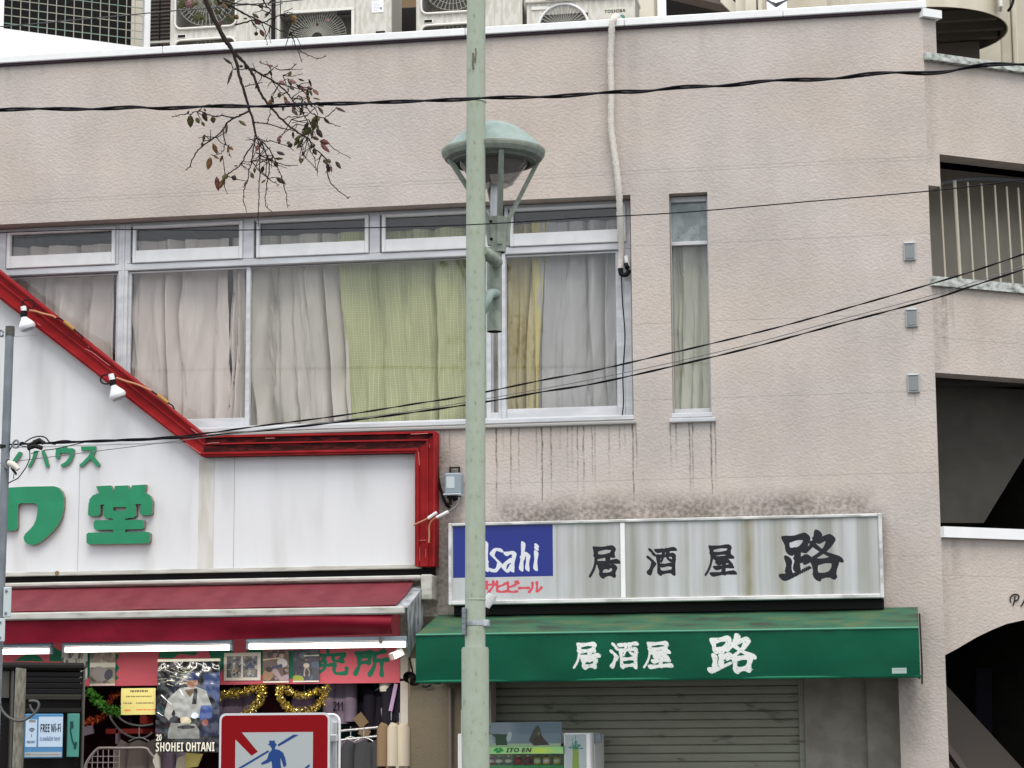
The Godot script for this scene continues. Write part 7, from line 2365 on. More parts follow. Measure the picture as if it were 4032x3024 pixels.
	for k in 5:
		st = st_new()
		var y1 := 2.313 - k * pitch
		bar(st, Vector3(-6.389, y1 - pitch * 0.45, -0.02), Vector3(-5.954, y1 - pitch * 0.45, -0.02), 0.012, pitch * 0.8, Vector3(0, 1, 0.45))
		obj("louvre_slat", moved(st, bf), "booth_grey" if k == 4 else "booth_slat", t)
	st = st_new()
	box(st, Vector3(-6.855, 0.12, -0.85), Vector3(-5.953, yr - 0.001, -0.07))
	obj("inner_panel", moved(st, bf), "dark_gap", t)
	st = st_new()
	box(st, Vector3(-6.386, 2.001, -0.05), Vector3(-5.949, 2.034, -0.015), 0.004)
	obj("cross_rail", moved(st, bf), "booth_dark", t)
	st = st_new()
	box(st, Vector3(-6.855, 2.115, -0.066), Vector3(-6.503, 2.318, -0.04))
	obj("side_panel", moved(st, bf), "booth_grey", t)
	# round post in front of the booth
	st = st_new()
	tube(st, [Vector3(-3.209 - 0.012, 0.12, 2.4), Vector3(-3.206, 2.287, 2.400), Vector3(-3.205, 2.295, 2.400)], [0.042, 0.0365, 0.034], 24)
	tag(obj("bronze_post", st, "post_bronze"), "round bronze coloured post standing in front of the telephone booth", "post")
	st = st_new()
	tube(st, spline([Vector3(-3.309, 2.053, 2.500), Vector3(-3.313, 2.033, 2.500), Vector3(-3.291, 1.993, 2.500), Vector3(-3.247, 1.952, 2.500), Vector3(-3.193, 1.929, 2.500), Vector3(-3.134, 1.931, 2.500), Vector3(-3.081, 1.961, 2.500), Vector3(-3.045, 1.991, 2.500), Vector3(-3.027, 2.031, 2.500), Vector3(-3.036, 2.056, 2.500), Vector3(-3.063, 2.064, 2.500), Vector3(-3.100, 2.063, 2.500)], 5), 0.0095, 8)
	tube(st, spline([Vector3(-3.094, 2.041, 2.500), Vector3(-3.083, 2.011, 2.500), Vector3(-3.061, 1.986, 2.500)], 4), 0.007, 6)
	tag(obj("loose_cable", st, "rail_dark"), "loose black cable looped round the bronze post by the booth", "cable")
	# wi-fi sign
	var wz := 0.06
	t = thing("wifi_sign", "pale blue free wireless sign mounted on the telephone booth", "sign", bf * Vector3(-6.238, 1.658, 0.05))
	var gx := func(x: float) -> float:
		return -6.396 + (x - 345.0) * (-6.108 - -6.396) / 523.0
	var gy := func(y: float) -> float:
		return 1.989 + (y - 920.0) * (1.663 - 1.989) / 602.0
	st = st_new()
	box(st, Vector3(gx.call(343.0), gy.call(1525.0), wz - 0.02), Vector3(gx.call(868.0), gy.call(912.0), wz), 0.006)
	obj("board", moved(st, bf), "sign_blue", t)
	for e in [[352, 990, 505, 1368, "sign_pale"], [528, 952, 862, 1368, "sign_pale"], [350, 1440, 855, 1505, "road_white"]]:
		st = st_new()
		box(st, Vector3(gx.call(float(e[0])), gy.call(float(e[3])), wz), Vector3(gx.call(float(e[2])), gy.call(float(e[1])), wz + 0.0015))
		obj("field", moved(st, bf), e[4], t)
	letters("lettering", "FREE Wi-Fi", gx.call(555.0), gy.call(1165.0), gx.call(835.0) - gx.call(555.0), gy.call(1045.0) - gy.call(1165.0), wz + 0.0016, "ink", t, true, 0.0, bf)
	letters("lettering", "is available here!", gx.call(552.0), gy.call(1285.0), gx.call(828.0) - gx.call(552.0), gy.call(1220.0) - gy.call(1285.0), wz + 0.0016, "ink_blue", t, false, 0.0, bf)
	letters("lettering", "FREE Wi-Fi", gx.call(372.0), gy.call(1318.0), gx.call(484.0) - gx.call(372.0), gy.call(1280.0) - gy.call(1318.0), wz + 0.0016, "ink_blue", t, true, 0.0, bf)
	for k in 3:
		st = st_new()
		var arc := []
		for m in 9:
			var a := PI * (0.24 + 0.52 * m / 8.0)
			arc.append(bf * Vector3(gx.call(437.0) + (0.010 + 0.0095 * k) * cos(a), gy.call(1165.0) - 0.004 + (0.010 + 0.0095 * k) * sin(a) * 1.15, wz + 0.002))
		tube(st, arc, 0.0028, 5)
		obj("radio_arc", st, "ink", t)
	for e in [[428, 1235, 440, 1190], [395, 1030, 486, 995], [360, 1482, 435, 1460], [445, 1480, 835, 1470]]:
		st = st_new()
		box(st, Vector3(gx.call(float(e[0])), gy.call(float(e[1])), wz + 0.0016), Vector3(gx.call(float(e[2])), gy.call(float(e[3])), wz + 0.0024))
		obj("small_print", moved(st, bf), "vent_grey", t)
	# teal telephone plate
	t = thing("telephone_plate", "narrow teal plate with a telephone handset symbol on the booth", "sign", bf * Vector3(-6.012, 1.673, 0.03))
	st = st_new()
	box(st, Vector3(-6.066, 1.668, 0.0), Vector3(-5.973, 1.995, 0.02), 0.004)
	obj("board", moved(st, bf), "teal_plate", t)
	st = st_new()
	var hs := []
	for p in [Vector2(-6.037, 1.902), Vector2(-6.042, 1.874), Vector2(-6.035, 1.836), Vector2(-6.023, 1.787), Vector2(-6.005, 1.743)]:
		hs.append(bf * Vector3(p.x, p.y, 0.021))
	tube(st, spline(hs, 5), 0.0055, 6)
	var ends := [Vector2(-6.035, 1.937), Vector2(-6.031, 1.885), Vector2(-5.998, 1.782), Vector2(-6.005, 1.730)]
	bar(st, bf * Vector3(ends[0].x, ends[0].y, 0.022), bf * Vector3(ends[1].x, ends[1].y, 0.022), 0.022, 0.006, NRM)
	bar(st, bf * Vector3(ends[2].x, ends[2].y, 0.022), bf * Vector3(ends[3].x, ends[3].y, 0.022), 0.018, 0.006, NRM)
	obj("handset_mark", st, "teal_ink", t)
	# no-crossing traffic sign, and the one behind it
	var sz := 5.4
	t = thing("traffic_sign", "square red bordered traffic sign with a blue walking figure", "traffic sign", Vector3(-0.505, 0.12, 5.3))
	var cx := -0.506
	var ty := 1.925
	var half := (-0.190 - -0.823) * 0.5
	var rr := func(hx: float, hy: float, cy: float, rad: float) -> Array:
		var p := []
		for e in [[1, -1, -90], [1, 1, 0], [-1, 1, 90], [-1, -1, 180]]:
			for k in 6:
				var a := deg_to_rad(e[2] + 90.0 * k / 5.0)
				p.append(Vector2(cx + e[0] * (hx - rad) + rad * cos(a), cy + e[1] * (hy - rad) + rad * sin(a)))
		return p
	var cy := ty - half
	st = st_new()
	prism(st, rr.call(half, half, cy, 0.035), sz - 0.012, sz)
	obj("plate", st, "sign_alu", t)
	st = st_new()
	prism(st, rr.call(half - 0.012, half - 0.012, cy, 0.028), sz, sz + 0.0015)
	obj("red_field", st, "road_red", t)
	var inner := half - 0.078
	var tl := Vector2(cx - inner, cy + inner)
	st = st_new()
	var sc := (-0.282 - -0.725) / 963.0
	var to := func(x: float, y: float) -> Vector2:
		return Vector2(cx + (x - 766.0) * sc, cy + half + (975.0 - y) * sc)
	prism(st, [to.call(362.0, 1205.0), to.call(1248.0, 1205.0), to.call(1248.0, 2170.0), to.call(283.0, 2170.0), to.call(283.0, 1290.0), to.call(485.0, 1484.0), to.call(565.0, 1437.0)], sz + 0.0015, sz + 0.003)
	obj("white_field", st, "road_white", t)
	st = st_new()
	for e in [[[300, 1640], [690, 1420], [702, 1430], [700, 1440], [310, 1662]], [[812, 1350], [1005, 1235], [1070, 1238], [820, 1375]], [[1110, 1659], [1205, 1585], [1212, 1612], [1130, 1670]]]:
		var pp := []
		for k in e:
			pp.append(to.call(float(k[0]), float(k[1])))
		st = st_new()
		prism(st, pp, sz + 0.003, sz + 0.0042)
		obj("blue_stripe", st, "road_blue", t)
	st = st_new()
	var man := []
	for k in [[705, 1305], [772, 1303], [778, 1330], [800, 1350], [785, 1372], [775, 1405], [830, 1415], [880, 1450], [905, 1510], [922, 1590], [905, 1618], [885, 1612], [870, 1560], [845, 1500], [850, 1570], [862, 1680], [930, 1900], [880, 1910], [800, 1740], [690, 1910], [640, 1890], [745, 1680], [745, 1600], [735, 1545], [690, 1570], [615, 1590], [606, 1572], [680, 1525], [705, 1450], [740, 1412], [738, 1395], [725, 1380], [715, 1360], [690, 1352], [708, 1338]]:
		man.append(to.call(float(k[0]), float(k[1])))
	prism(st, man, sz + 0.003, sz + 0.0045)
	obj("walking_figure", st, "road_blue", t)
	st = st_new()
	tube(st, [Vector3(cx, 0.12, 5.31), Vector3(cx, cy + half - 0.1, 5.31)], 0.03, 16)
	obj("post", st, "silver", t)
	t = thing("traffic_sign", "second square sign seen edge on behind the red bordered one", "traffic sign", Vector3(cx, 0.12, 5.2))
	st = st_new()
	var sh := func(p: Array) -> Array:
		var o := []
		for e in p:
			o.append(e + Vector2(0.006, -0.004))
		return o
	prism(st, sh.call(rr.call(half, half, cy, 0.045)), 5.175, 5.187)
	obj("plate", st, "sign_alu", t)
	st = st_new()
	var edge := []
	for p in sh.call(rr.call(half - 0.004, half - 0.004, cy, 0.042)):
		edge.append(Vector3(p.x, p.y, 5.192))
	edge.append(edge[0])
	tube(st, edge, 0.007, 6, false)
	obj("edge_trim", st, "plain_white", t)
	st = st_new()
	for y in [cy + half - 0.14, cy - half + 0.14]:
		box(st, Vector3(cx - half + 0.03, y - 0.02, 5.19), Vector3(cx + half - 0.004, y + 0.02, 5.235), 0.004)
	box(st, Vector3(cx + half - 0.03, cy - half + 0.05, 5.19), Vector3(cx + half - 0.008, cy + half - 0.05, 5.22), 0.003)
	obj("stiffener", st, "silver", t)

func leaf(t: Node3D, at: Vector3, tip: Vector3, w: float, m: String) -> void:
	var st := st_new()
	var d: Vector3 = tip - at
	var s := d.cross(Vector3(0.2, 0.3, 1.0)).normalized() * w * 0.5
	s = s.rotated(d.normalized(), rng.randf_range(-0.5, 0.5))
	var n := d.cross(s).normalized()
	var cup := n * w * 0.16
	var mid := [at, at + d * 0.3 - cup, at + d * 0.62 - cup * 1.1, tip - cup * 0.2]
	var l := [at + d * 0.16 + s * 0.6, at + d * 0.45 + s, at + d * 0.78 + s * 0.62]
	var r := [at + d * 0.16 - s * 0.6, at + d * 0.45 - s, at + d * 0.78 - s * 0.62]
	for k in 3:
		var prev_l = mid[0] if k == 0 else l[k - 1]
		var prev_r = mid[0] if k == 0 else r[k - 1]
		if k == 0:
			face(st, [mid[0], l[0], mid[1]], n)
			face(st, [mid[0], r[0], mid[1]], n)
		else:
			face(st, [prev_l, l[k], mid[k]], n)
			face(st, [l[k], mid[k + 1], mid[k]], n)
			face(st, [prev_r, r[k], mid[k]], n)
			face(st, [r[k], mid[k + 1], mid[k]], n)
		if k == 0:
			face(st, [l[0], l[1], mid[1]], n)
			face(st, [r[0], r[1], mid[1]], n)
	face(st, [l[2], tip, mid[3]], n)
	face(st, [r[2], tip, mid[3]], n)
	obj("leaf", st, m, t)

func tree() -> void:
	var t := thing("cherry_tree_branch", "bare drooping tree branch with a few reddish leaves, hanging in from the top", "tree branch", Vector3(-1.328, 6.655, 4.000))
	# limbs: points, radius at start and end
	var limbs := [
		[[Vector3(-1.450, 6.665, 4.000), Vector3(-1.382, 6.479, 4.000), Vector3(-1.285, 6.292, 4.000), Vector3(-1.248, 6.235, 4.000), Vector3(-1.215, 6.186, 4.000)], 0.016, 0.0125],
		[[Vector3(-1.215, 6.186, 4.000), Vector3(-1.196, 6.106, 4.000), Vector3(-1.170, 6.011, 4.000), Vector3(-1.140, 5.909, 4.000), Vector3(-1.110, 5.808, 4.000), Vector3(-1.080, 5.713, 4.000), Vector3(-1.065, 5.641, 4.000)], 0.0105, 0.007],
		[[Vector3(-1.230, 6.202, 3.950), Vector3(-1.190, 6.164, 3.950), Vector3(-1.139, 6.103, 3.950), Vector3(-1.106, 6.058, 3.950), Vector3(-1.069, 5.963, 3.950), Vector3(-1.029, 5.889, 3.950), Vector3(-0.981, 5.822, 3.950), Vector3(-0.898, 5.731, 3.950), Vector3(-0.797, 5.644, 3.950)], 0.0105, 0.006],
		[[Vector3(-1.146, 6.108, 3.900), Vector3(-1.110, 6.095, 3.900), Vector3(-1.045, 6.055, 3.900), Vector3(-0.979, 6.015, 3.900), Vector3(-0.907, 5.953, 3.900), Vector3(-0.871, 5.915, 3.900), Vector3(-0.849, 5.871, 3.900)], 0.0072, 0.004],
		[[Vector3(-1.098, 5.779, 4.050), Vector3(-1.155, 5.753, 4.050), Vector3(-1.198, 5.734, 4.050), Vector3(-1.247, 5.702, 4.050), Vector3(-1.268, 5.660, 4.050), Vector3(-1.339, 5.603, 4.050), Vector3(-1.403, 5.561, 4.050), Vector3(-1.453, 5.514, 4.050), Vector3(-1.487, 5.437, 4.050), Vector3(-1.515, 5.412, 4.050)], 0.0065, 0.003],
		[[Vector3(-1.187, 5.741, 4.050), Vector3(-1.270, 5.756, 4.050), Vector3(-1.320, 5.757, 4.050), Vector3(-1.370, 5.771, 4.050), Vector3(-1.414, 5.793, 4.050), Vector3(-1.464, 5.792, 4.050), Vector3(-1.485, 5.775, 4.050)], 0.0045, 0.0025],
		[[Vector3(-1.534, 5.797, 4.000), Vector3(-1.581, 5.790, 4.000), Vector3(-1.632, 5.782, 4.000)], 0.003, 0.0025], [[Vector3(-1.502, 5.790, 4.000), Vector3(-1.520, 5.798, 4.000), Vector3(-1.534, 5.797, 4.000)], 0.003, 0.0025],
		[[Vector3(-1.268, 5.660, 4.050), Vector3(-1.261, 5.617, 4.050), Vector3(-1.249, 5.570, 4.050), Vector3(-1.231, 5.552, 4.050), Vector3(-1.210, 5.536, 4.050)], 0.004, 0.0025],
		[[Vector3(-1.253, 5.571, 4.050), Vector3(-1.263, 5.525, 4.050), Vector3(-1.288, 5.505, 4.050), Vector3(-1.338, 5.497, 4.050)], 0.003, 0.002], [[Vector3(-1.231, 5.545, 4.050), Vector3(-1.223, 5.502, 4.050), Vector3(-1.209, 5.476, 4.050)], 0.003, 0.002],
		[[Vector3(-1.069, 5.642, 4.000), Vector3(-1.072, 5.592, 4.000), Vector3(-1.078, 5.528, 4.000), Vector3(-1.091, 5.451, 4.000), Vector3(-1.105, 5.409, 4.000), Vector3(-1.115, 5.339, 4.000), Vector3(-1.136, 5.270, 4.000), Vector3(-1.140, 5.192, 4.000), Vector3(-1.116, 5.124, 4.000)], 0.0048, 0.0022],
		[[Vector3(-1.061, 5.634, 4.000), Vector3(-1.043, 5.576, 4.000), Vector3(-1.035, 5.505, 4.000), Vector3(-1.036, 5.385, 4.000), Vector3(-1.036, 5.265, 4.000), Vector3(-1.038, 5.166, 4.000), Vector3(-1.042, 5.082, 4.000), Vector3(-1.040, 5.026, 4.000)], 0.0048, 0.0022],
		[[Vector3(-1.058, 5.620, 4.000), Vector3(-1.025, 5.575, 4.000), Vector3(-1.003, 5.525, 4.000), Vector3(-0.981, 5.467, 4.000), Vector3(-0.970, 5.410, 4.000), Vector3(-0.983, 5.326, 4.000), Vector3(-0.993, 5.241, 4.000), Vector3(-0.992, 5.164, 4.000), Vector3(-0.949, 5.120, 4.000)], 0.0052, 0.0022],
		[[Vector3(-1.082, 5.571, 4.000), Vector3(-1.124, 5.510, 4.000), Vector3(-1.152, 5.454, 4.000), Vector3(-1.194, 5.414, 4.000), Vector3(-1.237, 5.384, 4.000), Vector3(-1.287, 5.362, 4.000)], 0.0048, 0.003],
		[[Vector3(-1.081, 5.451, 4.000), Vector3(-1.138, 5.461, 4.000)], 0.003, 0.002], [[Vector3(-1.060, 5.513, 4.000), Vector3(-1.010, 5.482, 4.000), Vector3(-0.953, 5.458, 4.000), Vector3(-0.895, 5.431, 4.000), Vector3(-0.846, 5.421, 4.000), Vector3(-0.782, 5.416, 4.000)], 0.0042, 0.002],
		[[Vector3(-1.022, 5.589, 4.000), Vector3(-0.982, 5.545, 4.000), Vector3(-0.946, 5.486, 4.000), Vector3(-0.920, 5.428, 4.000), Vector3(-0.902, 5.378, 4.000), Vector3(-0.891, 5.349, 4.000)], 0.0042, 0.0025], [[Vector3(-0.880, 5.306, 4.000), Vector3(-0.862, 5.249, 4.000), Vector3(-0.852, 5.192, 4.000), Vector3(-0.849, 5.143, 4.000)], 0.003, 0.002], [[Vector3(-0.891, 5.349, 4.000), Vector3(-0.884, 5.328, 4.000), Vector3(-0.880, 5.306, 4.000)], 0.003, 0.0022],
		[[Vector3(-1.081, 5.447, 4.000), Vector3(-1.037, 5.392, 4.000), Vector3(-0.980, 5.340, 4.000), Vector3(-0.923, 5.301, 4.000), Vector3(-0.905, 5.294, 4.000)], 0.0035, 0.002], [[Vector3(-0.987, 5.343, 4.000), Vector3(-0.923, 5.344, 4.000)], 0.0025, 0.002],
		[[Vector3(-1.011, 5.585, 4.000), Vector3(-0.968, 5.587, 4.000), Vector3(-0.911, 5.566, 4.000), Vector3(-0.854, 5.549, 4.000), Vector3(-0.811, 5.515, 4.000)], 0.0035, 0.002],
		[[Vector3(-1.077, 5.717, 4.000), Vector3(-0.991, 5.701, 4.000), Vector3(-0.898, 5.671, 4.000), Vector3(-0.848, 5.655, 4.000), Vector3(-0.791, 5.641, 4.000)], 0.0042, 0.0028], [[Vector3(-0.991, 5.701, 4.000), Vector3(-0.973, 5.750, 4.000), Vector3(-0.967, 5.800, 4.000)], 0.0032, 0.0025],
		[[Vector3(-1.146, 5.965, 3.980), Vector3(-1.085, 5.976, 3.980), Vector3(-1.028, 5.986, 3.980)], 0.0035, 0.0025],
		[[Vector3(-1.218, 6.097, 3.950), Vector3(-1.233, 6.094, 3.950), Vector3(-1.244, 6.113, 3.950), Vector3(-1.255, 6.135, 3.950)], 0.003, 0.0025], [[Vector3(-1.233, 6.094, 3.950), Vector3(-1.160, 6.090, 3.950), Vector3(-1.124, 6.095, 3.950)], 0.0032, 0.003],
		[[Vector3(-1.038, 6.054, 3.900), Vector3(-1.009, 6.067, 3.900), Vector3(-0.987, 6.095, 3.900), Vector3(-0.952, 6.111, 3.900)], 0.004, 0.0028], [[Vector3(-0.995, 6.102, 3.900), Vector3(-1.024, 6.126, 3.900), Vector3(-1.060, 6.139, 3.900), Vector3(-1.075, 6.150, 3.900)], 0.0028, 0.0022], [[Vector3(-0.966, 6.097, 3.900), Vector3(-0.915, 6.083, 3.900), Vector3(-0.872, 6.084, 3.900), Vector3(-0.826, 6.121, 3.900)], 0.0032, 0.0028], [[Vector3(-0.915, 6.087, 3.900), Vector3(-0.858, 6.087, 3.900), Vector3(-0.782, 6.084, 3.900)], 0.0022, 0.0018],
		[[Vector3(-0.987, 6.015, 3.900), Vector3(-0.922, 5.990, 3.900), Vector3(-0.864, 5.972, 3.900), Vector3(-0.785, 5.946, 3.900), Vector3(-0.752, 5.909, 3.900)], 0.004, 0.0025], [[Vector3(-0.828, 5.981, 3.900), Vector3(-0.778, 5.964, 3.900), Vector3(-0.713, 5.950, 3.900)], 0.0035, 0.003],
		[[Vector3(-0.849, 5.871, 3.900), Vector3(-0.806, 5.905, 3.900), Vector3(-0.784, 5.882, 3.900), Vector3(-0.791, 5.846, 3.900), Vector3(-0.776, 5.788, 3.900), Vector3(-0.740, 5.715, 3.900)], 0.004, 0.003], [[Vector3(-0.849, 5.871, 3.900), Vector3(-0.813, 5.848, 3.900), Vector3(-0.762, 5.823, 3.900), Vector3(-0.698, 5.770, 3.900), Vector3(-0.633, 5.745, 3.900)], 0.004, 0.003], [[Vector3(-0.912, 5.746, 3.900), Vector3(-0.869, 5.768, 3.900), Vector3(-0.805, 5.765, 3.900), Vector3(-0.748, 5.772, 3.900)], 0.0035, 0.0025],
		[[Vector3(-0.633, 5.745, 3.900), Vector3(-0.584, 5.785, 3.900), Vector3(-0.555, 5.816, 3.900)], 0.0032, 0.0025], [[Vector3(-0.633, 5.745, 3.900), Vector3(-0.598, 5.711, 3.900), Vector3(-0.530, 5.686, 3.900)], 0.003, 0.002],
		[[Vector3(-0.797, 5.644, 3.950), Vector3(-0.733, 5.609, 3.950), Vector3(-0.697, 5.550, 3.950), Vector3(-0.654, 5.505, 3.950), Vector3(-0.611, 5.461, 3.950), Vector3(-0.590, 5.445, 3.950)], 0.005, 0.003], [[Vector3(-0.775, 5.561, 3.950), Vector3(-0.754, 5.496, 3.950), Vector3(-0.696, 5.423, 3.950), Vector3(-0.660, 5.378, 3.950)], 0.0032, 0.002], [[Vector3(-0.733, 5.602, 3.950), Vector3(-0.718, 5.523, 3.950), Vector3(-0.686, 5.471, 3.950), Vector3(-0.675, 5.393, 3.950)], 0.003, 0.002], [[Vector3(-0.754, 5.617, 3.950), Vector3(-0.782, 5.554, 3.950), Vector3(-0.775, 5.558, 3.950)], 0.003, 0.0025],
		[[Vector3(-0.597, 5.418, 3.950), Vector3(-0.597, 5.347, 3.950), Vector3(-0.568, 5.289, 3.950), Vector3(-0.511, 5.237, 3.950), Vector3(-0.462, 5.193, 3.950)], 0.0042, 0.0024], [[Vector3(-0.469, 5.197, 3.950), Vector3(-0.448, 5.207, 3.950)], 0.0025, 0.0018], [[Vector3(-0.604, 5.446, 3.950), Vector3(-0.597, 5.418, 3.950)], 0.004, 0.003], [[Vector3(-0.591, 5.559, 3.950), Vector3(-0.541, 5.514, 3.950), Vector3(-0.445, 5.456, 3.950)], 0.0025, 0.0018],
		[[Vector3(-1.400, 6.674, 3.900), Vector3(-1.354, 6.575, 3.900), Vector3(-1.274, 6.542, 3.900), Vector3(-1.189, 6.486, 3.900), Vector3(-1.105, 6.441, 3.900), Vector3(-1.060, 6.416, 3.900)], 0.008, 0.005], [[Vector3(-1.239, 6.410, 3.900), Vector3(-1.161, 6.425, 3.900), Vector3(-1.105, 6.435, 3.900), Vector3(-1.060, 6.416, 3.900), Vector3(-0.993, 6.437, 3.900), Vector3(-0.915, 6.457, 3.900), Vector3(-0.859, 6.448, 3.900)], 0.0055, 0.0035], [[Vector3(-1.331, 6.585, 3.900), Vector3(-1.247, 6.557, 3.900), Vector3(-1.128, 6.541, 3.900), Vector3(-1.022, 6.512, 3.900)], 0.005, 0.0035], [[Vector3(-1.062, 6.579, 3.900), Vector3(-1.033, 6.532, 3.900), Vector3(-1.005, 6.491, 3.900), Vector3(-1.043, 6.446, 3.900)], 0.005, 0.003], [[Vector3(-1.060, 6.410, 3.900), Vector3(-1.042, 6.364, 3.900), Vector3(-1.031, 6.313, 3.900), Vector3(-1.019, 6.259, 3.900)], 0.0035, 0.002], [[Vector3(-1.060, 6.416, 3.900), Vector3(-0.992, 6.378, 3.900), Vector3(-0.920, 6.346, 3.900), Vector3(-0.858, 6.314, 3.900), Vector3(-0.835, 6.251, 3.900), Vector3(-0.807, 6.188, 3.900), Vector3(-0.787, 6.131, 3.900)], 0.0042, 0.0022], [[Vector3(-0.830, 6.228, 3.900), Vector3(-0.768, 6.186, 3.900), Vector3(-0.679, 6.147, 3.900), Vector3(-0.627, 6.161, 3.900)], 0.0035, 0.002], [[Vector3(-0.937, 6.442, 3.900), Vector3(-0.881, 6.382, 3.900), Vector3(-0.808, 6.355, 3.900)], 0.003, 0.002], [[Vector3(-0.915, 6.474, 3.900), Vector3(-0.854, 6.501, 3.900)], 0.0028, 0.002],
	]
	for e in limbs:
		var path := spline(e[0], 4)
		for k in range(1, path.size() - 1):
			path[k] += Vector3(rng.randf_range(-1, 1), rng.randf_range(-1, 1), rng.randf_range(-1, 1)) * 0.0035
		var rad := []
		for k in path.size():
			rad.append(lerpf(e[1], e[2], float(k) / (path.size() - 1)) * (1.0 + (0.18 if k % 4 == 0 else 0.0)))
		var st := st_new()
		tube(st, path, rad, 7)
		# buds and spurs
		for k in range(2, path.size() - 1, 3):
			var d := Vector3(rng.randf_range(-1, 1), rng.randf_range(-0.6, 0.8), rng.randf_range(-0.6, 0.6)).normalized()
			tube(st, [path[k], path[k] + d * rng.randf_range(0.008, 0.024)], [0.0024, 0.0014], 5)
		obj("limb" if e[1] > 0.009 else "twig", st, "bark", t)
	# finer side shoots in the thicket at the right
	var shoots := RandomNumberGenerator.new()
	shoots.seed = 99
	for z in [[Vector3(-0.856, 5.893, 3.900), Vector3(-0.805, 5.833, 3.900), Vector3(-0.756, 5.887, 3.900), Vector3(-0.769, 5.788, 3.900), Vector3(-0.819, 5.719, 3.900), Vector3(-0.698, 5.820, 3.900), Vector3(-0.855, 5.750, 3.900), Vector3(-0.740, 5.743, 3.900), Vector3(-0.783, 5.674, 3.900), Vector3(-0.747, 5.623, 3.900), Vector3(-0.696, 5.570, 3.900), Vector3(-0.653, 5.511, 3.900)], [Vector3(-1.054, 5.612, 4.000), Vector3(-1.010, 5.532, 4.000), Vector3(-0.981, 5.467, 4.000), Vector3(-1.038, 5.477, 4.000), Vector3(-0.946, 5.486, 4.000), Vector3(-0.994, 5.361, 4.000), Vector3(-1.095, 5.458, 4.000), Vector3(-1.166, 5.441, 4.000), Vector3(-1.265, 5.375, 4.000), Vector3(-1.326, 5.627, 4.000), Vector3(-1.369, 5.608, 4.000), Vector3(-1.459, 5.805, 4.000)], [Vector3(-1.059, 6.056, 3.900), Vector3(-0.987, 6.015, 3.900), Vector3(-0.943, 5.984, 3.900), Vector3(-0.878, 5.937, 3.900), Vector3(-1.096, 6.094, 3.900), Vector3(-0.915, 6.047, 3.900), Vector3(-0.821, 5.970, 3.900)], [Vector3(-1.275, 6.547, 3.900), Vector3(-1.190, 6.491, 3.900), Vector3(-1.133, 6.432, 3.900), Vector3(-1.061, 6.500, 3.900), Vector3(-1.022, 6.531, 3.900), Vector3(-0.937, 6.459, 3.900), Vector3(-1.004, 6.396, 3.900), Vector3(-0.869, 6.331, 3.900), Vector3(-1.354, 6.581, 3.900), Vector3(-1.309, 6.595, 3.900)]]:
		for c in z:
			for k in 3:
				var d := Vector3(shoots.randf_range(-1, 1), shoots.randf_range(-1.1, 0.7), shoots.randf_range(-0.6, 0.6)).normalized() * shoots.randf_range(0.05, 0.16)
				var mid: Vector3 = c + d * 0.5 + Vector3(shoots.randf_range(-1, 1), shoots.randf_range(-1, 1), 0) * 0.014
				var st := st_new()
				tube(st, [c, mid, c + d], [0.0034, 0.0028, 0.0018], 5)
				obj("twig", st, "bark", t)
				if shoots.randf() < 0.42:
					var q: Vector3 = c + d
					leaf(t, q, q + Vector3(shoots.randf_range(-0.6, 0.6), -1.0, shoots.randf_range(-0.4, 0.4)).normalized() * shoots.randf_range(0.03, 0.06), shoots.randf_range(0.016, 0.03), ["leaf_olive", "leaf_dark", "leaf_green", "leaf_red", "leaf_brown"][shoots.randi() % 5])
